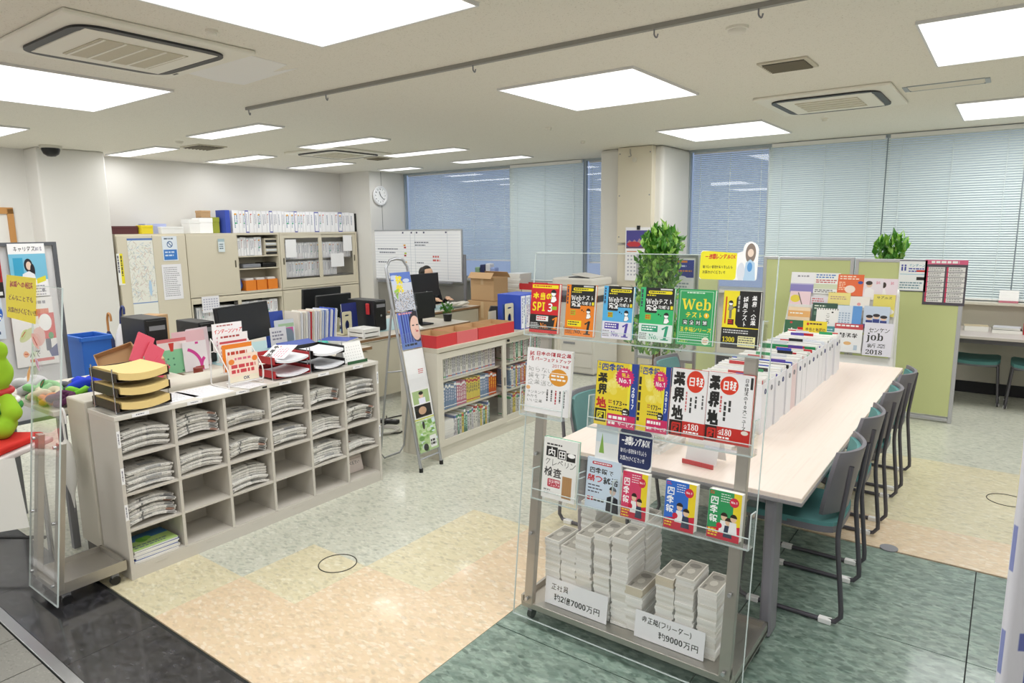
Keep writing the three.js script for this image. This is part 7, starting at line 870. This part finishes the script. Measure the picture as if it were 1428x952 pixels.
{
  const hx = -6.98, p = onX(596, 384, hx), g = thing('person', 'person with short black hair in dark clothes seated behind the laptop', 'person', [hx, 0, p.z], FACE), hy = p.y, S = hy - 0.22;
  part(g, 'body', blob([[[0, 0.62, -0.02], [0, S - 0.12, 0], 0.14, 0.145], [[-0.13, S - 0.02, 0], [0.13, S - 0.02, 0], 0.075, 0.075], [[-0.19, S - 0.03, 0], [-0.23, S - 0.26, 0.06], 0.055, 0.045], [[-0.23, S - 0.26, 0.06], [-0.14, 0.76, 0.26], 0.045, 0.034], [[0.19, S - 0.03, 0], [0.23, S - 0.26, 0.06], 0.055, 0.045], [[0.23, S - 0.26, 0.06], [0.14, 0.76, 0.26], 0.045, 0.034], [[-0.09, 0.57, 0], [-0.11, 0.55, 0.34], 0.09, 0.07], [[0.09, 0.57, 0], [0.11, 0.55, 0.34], 0.09, 0.07], [[-0.11, 0.53, 0.36], [-0.11, 0.08, 0.36], 0.06, 0.04], [[0.11, 0.53, 0.36], [0.11, 0.08, 0.36], 0.06, 0.04]], 0.05, [0, 0.56, 0.12, 0.62], 72), mat('#1d1e24', 0.8));
  const skin = mat('#e0b79a', 0.6); part(g, 'head', blob([[[0, hy - 0.04, 0.01], [0, hy + 0.04, -0.005], 0.078, 0.088], [[0, hy - 0.09, 0.03], [0, hy - 0.05, 0.03], 0.05, 0.06], [[0, hy - 0.2, -0.02], [0, hy - 0.08, -0.01], 0.05, 0.05], [[0, hy - 0.01, 0.09], [0, hy - 0.035, 0.1], 0.012, 0.015], [[-0.086, hy - 0.01, 0], [-0.086, hy - 0.03, 0], 0.014, 0.012], [[0.086, hy - 0.01, 0], [0.086, hy - 0.03, 0], 0.014, 0.012]], 0.03, [0, hy - 0.04, 0.01, 0.2], 52), skin);
  part(g, 'hair', blob([[[0, hy + 0.05, -0.045], [0, hy + 0.075, -0.015], 0.095, 0.075], [[-0.07, hy + 0.0, -0.03], [-0.08, hy + 0.05, -0.01], 0.034, 0.034], [[0.07, hy + 0.0, -0.03], [0.08, hy + 0.05, -0.01], 0.034, 0.034], [[0, hy - 0.04, -0.06], [0, hy + 0.02, -0.05], 0.07, 0.08]], 0.03, [0, hy + 0.03, 0, 0.2], 48), mat('#17130f', 0.6));
  for (const s of [-1, 1]) { part(g, 'eye', sp(0.011), BLACK, [s * 0.032, hy + 0.005, 0.084]); const hand = []; for (let f = 0; f < 4; f++) hand.push([[s * 0.12 - 0.024 + f * 0.016, 0.765, 0.32], [s * 0.12 - 0.026 + f * 0.017, 0.75, 0.37 + (f === 1 || f === 2 ? 0.01 : 0)], 0.009, 0.008]); hand.push([[s * 0.13, 0.77, 0.26], [s * 0.12, 0.768, 0.31], 0.026, 0.028], [[s * 0.1, 0.768, 0.28], [s * 0.078, 0.755, 0.32], 0.011, 0.009]); part(g, 'hand', blob(hand, 0.008, [s * 0.12, 0.765, 0.31, 0.09], 36), skin); }
  part(g, 'mouth', bx(0.036, 0.006, 0.006), mat('#a8605a', 0.6), [0, hy - 0.07, 0.088]);
}
function officeChair(label, x, z, turn) { const g = thing('office_chair', label, 'chair', [x, 0, z], turn, 'wheeled office chairs'); for (let k = 0; k < 5; k++) { const a = k * 1.2566, l = part(g, 'base_arm', rod([0, 0.09, 0], [Math.sin(a) * 0.29, 0.06, Math.cos(a) * 0.29], 0.018), DARK); part(l, 'caster', sp(0.028, 10), BLACK, [Math.sin(a) * 0.29, 0.028, Math.cos(a) * 0.29]); } part(g, 'gas_lift', cy(0.025, 0.32, 14), GREY, [0, 0.24, 0]); part(g, 'seat', rb(0.46, 0.07, 0.45, 0.03), DARK, [0, 0.44, 0]); part(g, 'backrest', bentPanel(0.44, 0.46, 0.05, 0.05), DARK, [0, 0.75, -0.24]); part(g, 'back_bar', bent([[0, 0.42, -0.1], [0, 0.42, -0.28], [0, 0.7, -0.29]], 0.018), DARK); }
officeChair('black office chair the person sits on', -7.02, onX(596, 384, -6.98).z, FACE); officeChair('dark wheeled office chair behind the glass bookcase', -4.35, -5.75, -2.3);
// entrance-side clutter: bin, umbrellas, cartons
{ const p = onX(134, 470, -5.6), g = thing('plastic_crate', 'blue plastic crate behind the tray tower', 'crate', [-5.75, 0, p.z], FACE); part(g, 'box', boxWall(0.2, 0.98, 0.3, 0.008), mat('#2f6fd0', 0.5)); part(g, 'rim', merge([[0, 0.155, 0.22, 0.02], [0, -0.155, 0.22, 0.02], [0.105, 0, 0.02, 0.288], [-0.105, 0, 0.02, 0.288]].map(([x, z, w, d]) => moved(bx(w, 0.03, d), [x, 0.975, z]))), mat('#2f6fd0', 0.5)); }
function umbrella(label, x, z, h, tiltX, tiltZ, cm, hm) { const g = thing('folded_umbrella', label, 'umbrella', [x, 0.3, z], 0, 'folded umbrellas'); g.rotation.set(tiltX, 0, tiltZ); part(g, 'canopy', new THREE.LatheGeometry([[0.004, 0.02], [0.02, 0.1], [0.055, h * 0.35], [0.06, h * 0.55], [0.04, h * 0.72], [0.012, h - 0.12]].map((a) => new THREE.Vector2(...a)), 14), cm); part(g, 'shaft', rod([0, 0, 0], [0, h - 0.05, 0], 0.005), GREY); part(g, 'handle', bent([[0, h - 0.12, 0], [0, h, 0], [0.03, h + 0.05, 0], [0.07, h + 0.03, 0], [0.075, h - 0.03, 0]], 0.011, 8, 0.04), hm); }
umbrella('folded navy umbrella with a wooden handle in the stand', -6.6, onX(150, 450, -6.6).z, 0.7, -0.05, 0.12, mat('#23305c', 0.7), mat('#b07a44', 0.5)); umbrella('folded white umbrella with a pale handle in the stand', -6.6, onX(160, 450, -6.6).z, 0.76, -0.1, 0.05, mat('#e4e4e8', 0.6), mat('#1f2f6a', 0.4)); umbrella('folded black umbrella in the stand', -6.6, onX(175, 450, -6.6).z, 0.64, -0.02, -0.05, BLACK, BLACK);
{ const z = onX(163, 470, -6.6).z, g = thing('umbrella_stand', 'steel tube umbrella stand near the pillar', 'stand', [-6.6, 0, z]); part(g, 'rail', merge([0.28, 0.52].map((y) => moved(new THREE.TorusGeometry(0.13, 0.01, 8, 28).rotateX(Math.PI / 2), [0, y, 0]))), CHROME); for (let k = 0; k < 4; k++) part(g, 'post', rod([Math.cos(k * 1.57) * 0.13, 0, Math.sin(k * 1.57) * 0.13], [Math.cos(k * 1.57) * 0.13, 0.53, Math.sin(k * 1.57) * 0.13], 0.009), CHROME); part(g, 'drip_tray', cy(0.13, 0.03, 24), GREY, [0, 0.285, 0]); }
carton('tall kraft carton standing behind the black computer', -6.35, 0, onX(189, 460, -6.35).z - 0.12, 0.22, 1.02, 0.24, 0.3, false);
{ const p = onX(150, 490, -4.55); carton('brown carton of white cloths behind the tray tower', -4.62, 0.82, -2.02, 0.34, 0.13, 0.26, 1.2, false).position.y = 0.816; solo('white_cloth', 'crumpled white cloths on the brown carton', 'cloth', merge([moved(new THREE.TorusKnotGeometry(0.06, 0.03, 64, 6, 3, 4), [0, 0.03, 0], [Math.PI / 2, 0, 0], [1.3, 1, 0.6])]), mat('#eceaea', 0.9), [-4.6, 0.966, -2.02]); }
{ const x = -4.0, p = onX(186, 505, x), g = thing('tilted_box', 'tilted kraft lid box with pink folders behind the tray tower', 'box', [x - 0.02, 0.93, p.z + 0.03], FACE); part(g, 'box', boxWall(0.2, 0.05, 0.24, 0.004), KRAFT, [0, 0.06, -0.06], [0.95, 0, 0.55]);
  [['uppermost', 198, 487, 0.1, 0.18], ['middle', 212, 498, 0.1, 0.15], ['lowest', 218, 518, 0.1, 0.16]].forEach(([l, u, v, w, h], k) => { const q = onX(u, v, x + 0.05 + k * 0.02), m = solo('pink_folder', 'pink folder leaning against the kraft box, ' + l, 'folder', rb(w, h, 0.014, 0.003), PINK, [q.x, q.y, q.z], [0, FACE, 0], 'pink folders by the kraft box'); m.rotateZ([-0.55, -0.65, -0.9][k]); m.rotateX(-0.3); }); }
{ const p = onX(665, 440, -5.5), g = thing('flower_pot', 'small dark pot of white flowers behind the file stand', 'plant', [-5.32, DY, -5.9]); part(g, 'pot', cy(0.045, 0.08, 18, 0.055), BLACK, [0, 0.04, 0]); const f = part(g, 'foliage', leafMass([[0, 0.14, 0, 0.07, 0.06, 0.07]], 90, 0.05), leafM[0]); f.userData.kind = 'stuff'; for (let k = 0; k < 5; k++) part(g, 'blossom', sp(0.014, 8), WHITE, [rnd(-0.05, 0.05), 0.19 + rnd(0.03), rnd(-0.05, 0.05)]); }
{ const g = thing('water_bottle', 'clear water bottle on the second desk by the ivory stand', 'bottle', [-5.75, DY, onX(498, 440, -5.75).z]); part(g, 'body', new THREE.LatheGeometry([[0, 0], [0.03, 0], [0.032, 0.02], [0.032, 0.14], [0.014, 0.18], [0.013, 0.195]].map((a) => new THREE.Vector2(...a)), 18), ACRYL); part(g, 'cap', cy(0.015, 0.018, 16), WHITE, [0, 0.203, 0]); part(g, 'label', cy(0.0325, 0.06, 18), mat('#dfe8ee', 0.5), [0, 0.09, 0]); }
umbrella('folded white umbrella hanging behind the narrow acrylic rack', -3.9, -1.33, 0.52, 0, 0.04, mat('#ecece8', 0.6), WHITE); scene.children[scene.children.length - 1].scale.set(0.55, 1, 0.55);
{ const g = thing('glass_paper', 'white folded paper lying before the red-sided cartons', 'paper', [-5.2, DY, -5.2], FACE); part(g, 'sheet', bx(0.22, 0.003, 0.16), PAPER, [0, 0.002, 0]); part(g, 'raised_leaf', bx(0.22, 0.003, 0.15), PAPER, [0, 0.035, -0.02], [0.45, 0, 0]); }
// cables on the office floor
for (const [l, m, pts] of [['black cable snaking on the grey floor beside the bookcase', BLACK, [[-4.3, 0.008, -3.3], [-4.5, 0.008, -3.7], [-4.2, 0.008, -4.0], [-4.45, 0.008, -4.3], [-4.15, 0.008, -4.5], [-4.4, 0.008, -4.7]]], ['dark cable looping below the second desk', DARK, [[-4.7, 0.008, -4.3], [-4.5, 0.008, -4.1], [-4.65, 0.008, -3.9], [-4.62, 0.008, -4.3], [-4.55, 0.008, -4.6], [-4.7, 0.008, -4.8]]]]) solo('power_cable', l, 'cable', tube(pts, 0.006, 6), m);
solo('cable_coil', 'coil of pale cable on the floor under the desks', 'cable', merge([0, 1, 2].map((k) => moved(new THREE.TorusGeometry(0.1 + k * 0.008, 0.006, 6, 30).rotateX(Math.PI / 2), [0.01 * k, 0.008 + k * 0.01, 0]))), mat('#c8c6c2', 0.5), [-4.35, 0, -3.95]);
{ const g = thing('power_strip', 'black power strip on the floor among the cables', 'power strip', [-4.55, 0, -4.15], 0.4); part(g, 'body', rb(0.26, 0.035, 0.06, 0.008), DARK, [0, 0.0175, 0]); for (let k = 0; k < 4; k++) part(g, 'socket', bx(0.035, 0.004, 0.035), GREY, [-0.09 + k * 0.06, 0.036, 0]); }
// ================================================================ sign panel beside the camera
{ const d = ray(1408, 800), k = 1.75 / Math.hypot(d.x, d.z), ex = d.x * k, ez = d.z * k, dir = new THREE.Vector3(0.86, 0, -0.5).normalize(), W = 0.6, t = ray(1427, 600), top = EYE + t.y * (1.75 / Math.hypot(t.x, t.z)), g = thing('sign_panel', 'white sign panel with blurred blue lettering standing at the aisle', 'sign', [ex + dir.x * W / 2, 0, ez + dir.z * W / 2], Math.atan2(-dir.z, dir.x));
  part(g, 'panel', rb(W, top - 0.06, 0.03, 0.012), print(canvas(192, 360, (c) => { for (let y = 60; y < 340; y += 70) { rect(c, 8, y, 26, 12, '#6a74b8'); rect(c, 14, y + 18, 10, 34, '#4a5aa8'); rect(c, 60, y, 100, 30, '#8a94cc'); } oval(c, 30, 30, 14, 22, '#e8dc6a'); }, '#e6e6f0'), 0.4), [0, (top + 0.06) / 2, 0]); for (const s of [-1, 1]) part(g, 'foot', rb(0.04, 0.06, 0.36, 0.01), GREY, [s * (W / 2 - 0.08), 0.03, 0]); }
scene.traverse((o) => { if (o.isMesh) { o.castShadow = true; o.receiveShadow = true; } });
renderer.render(scene, camera);
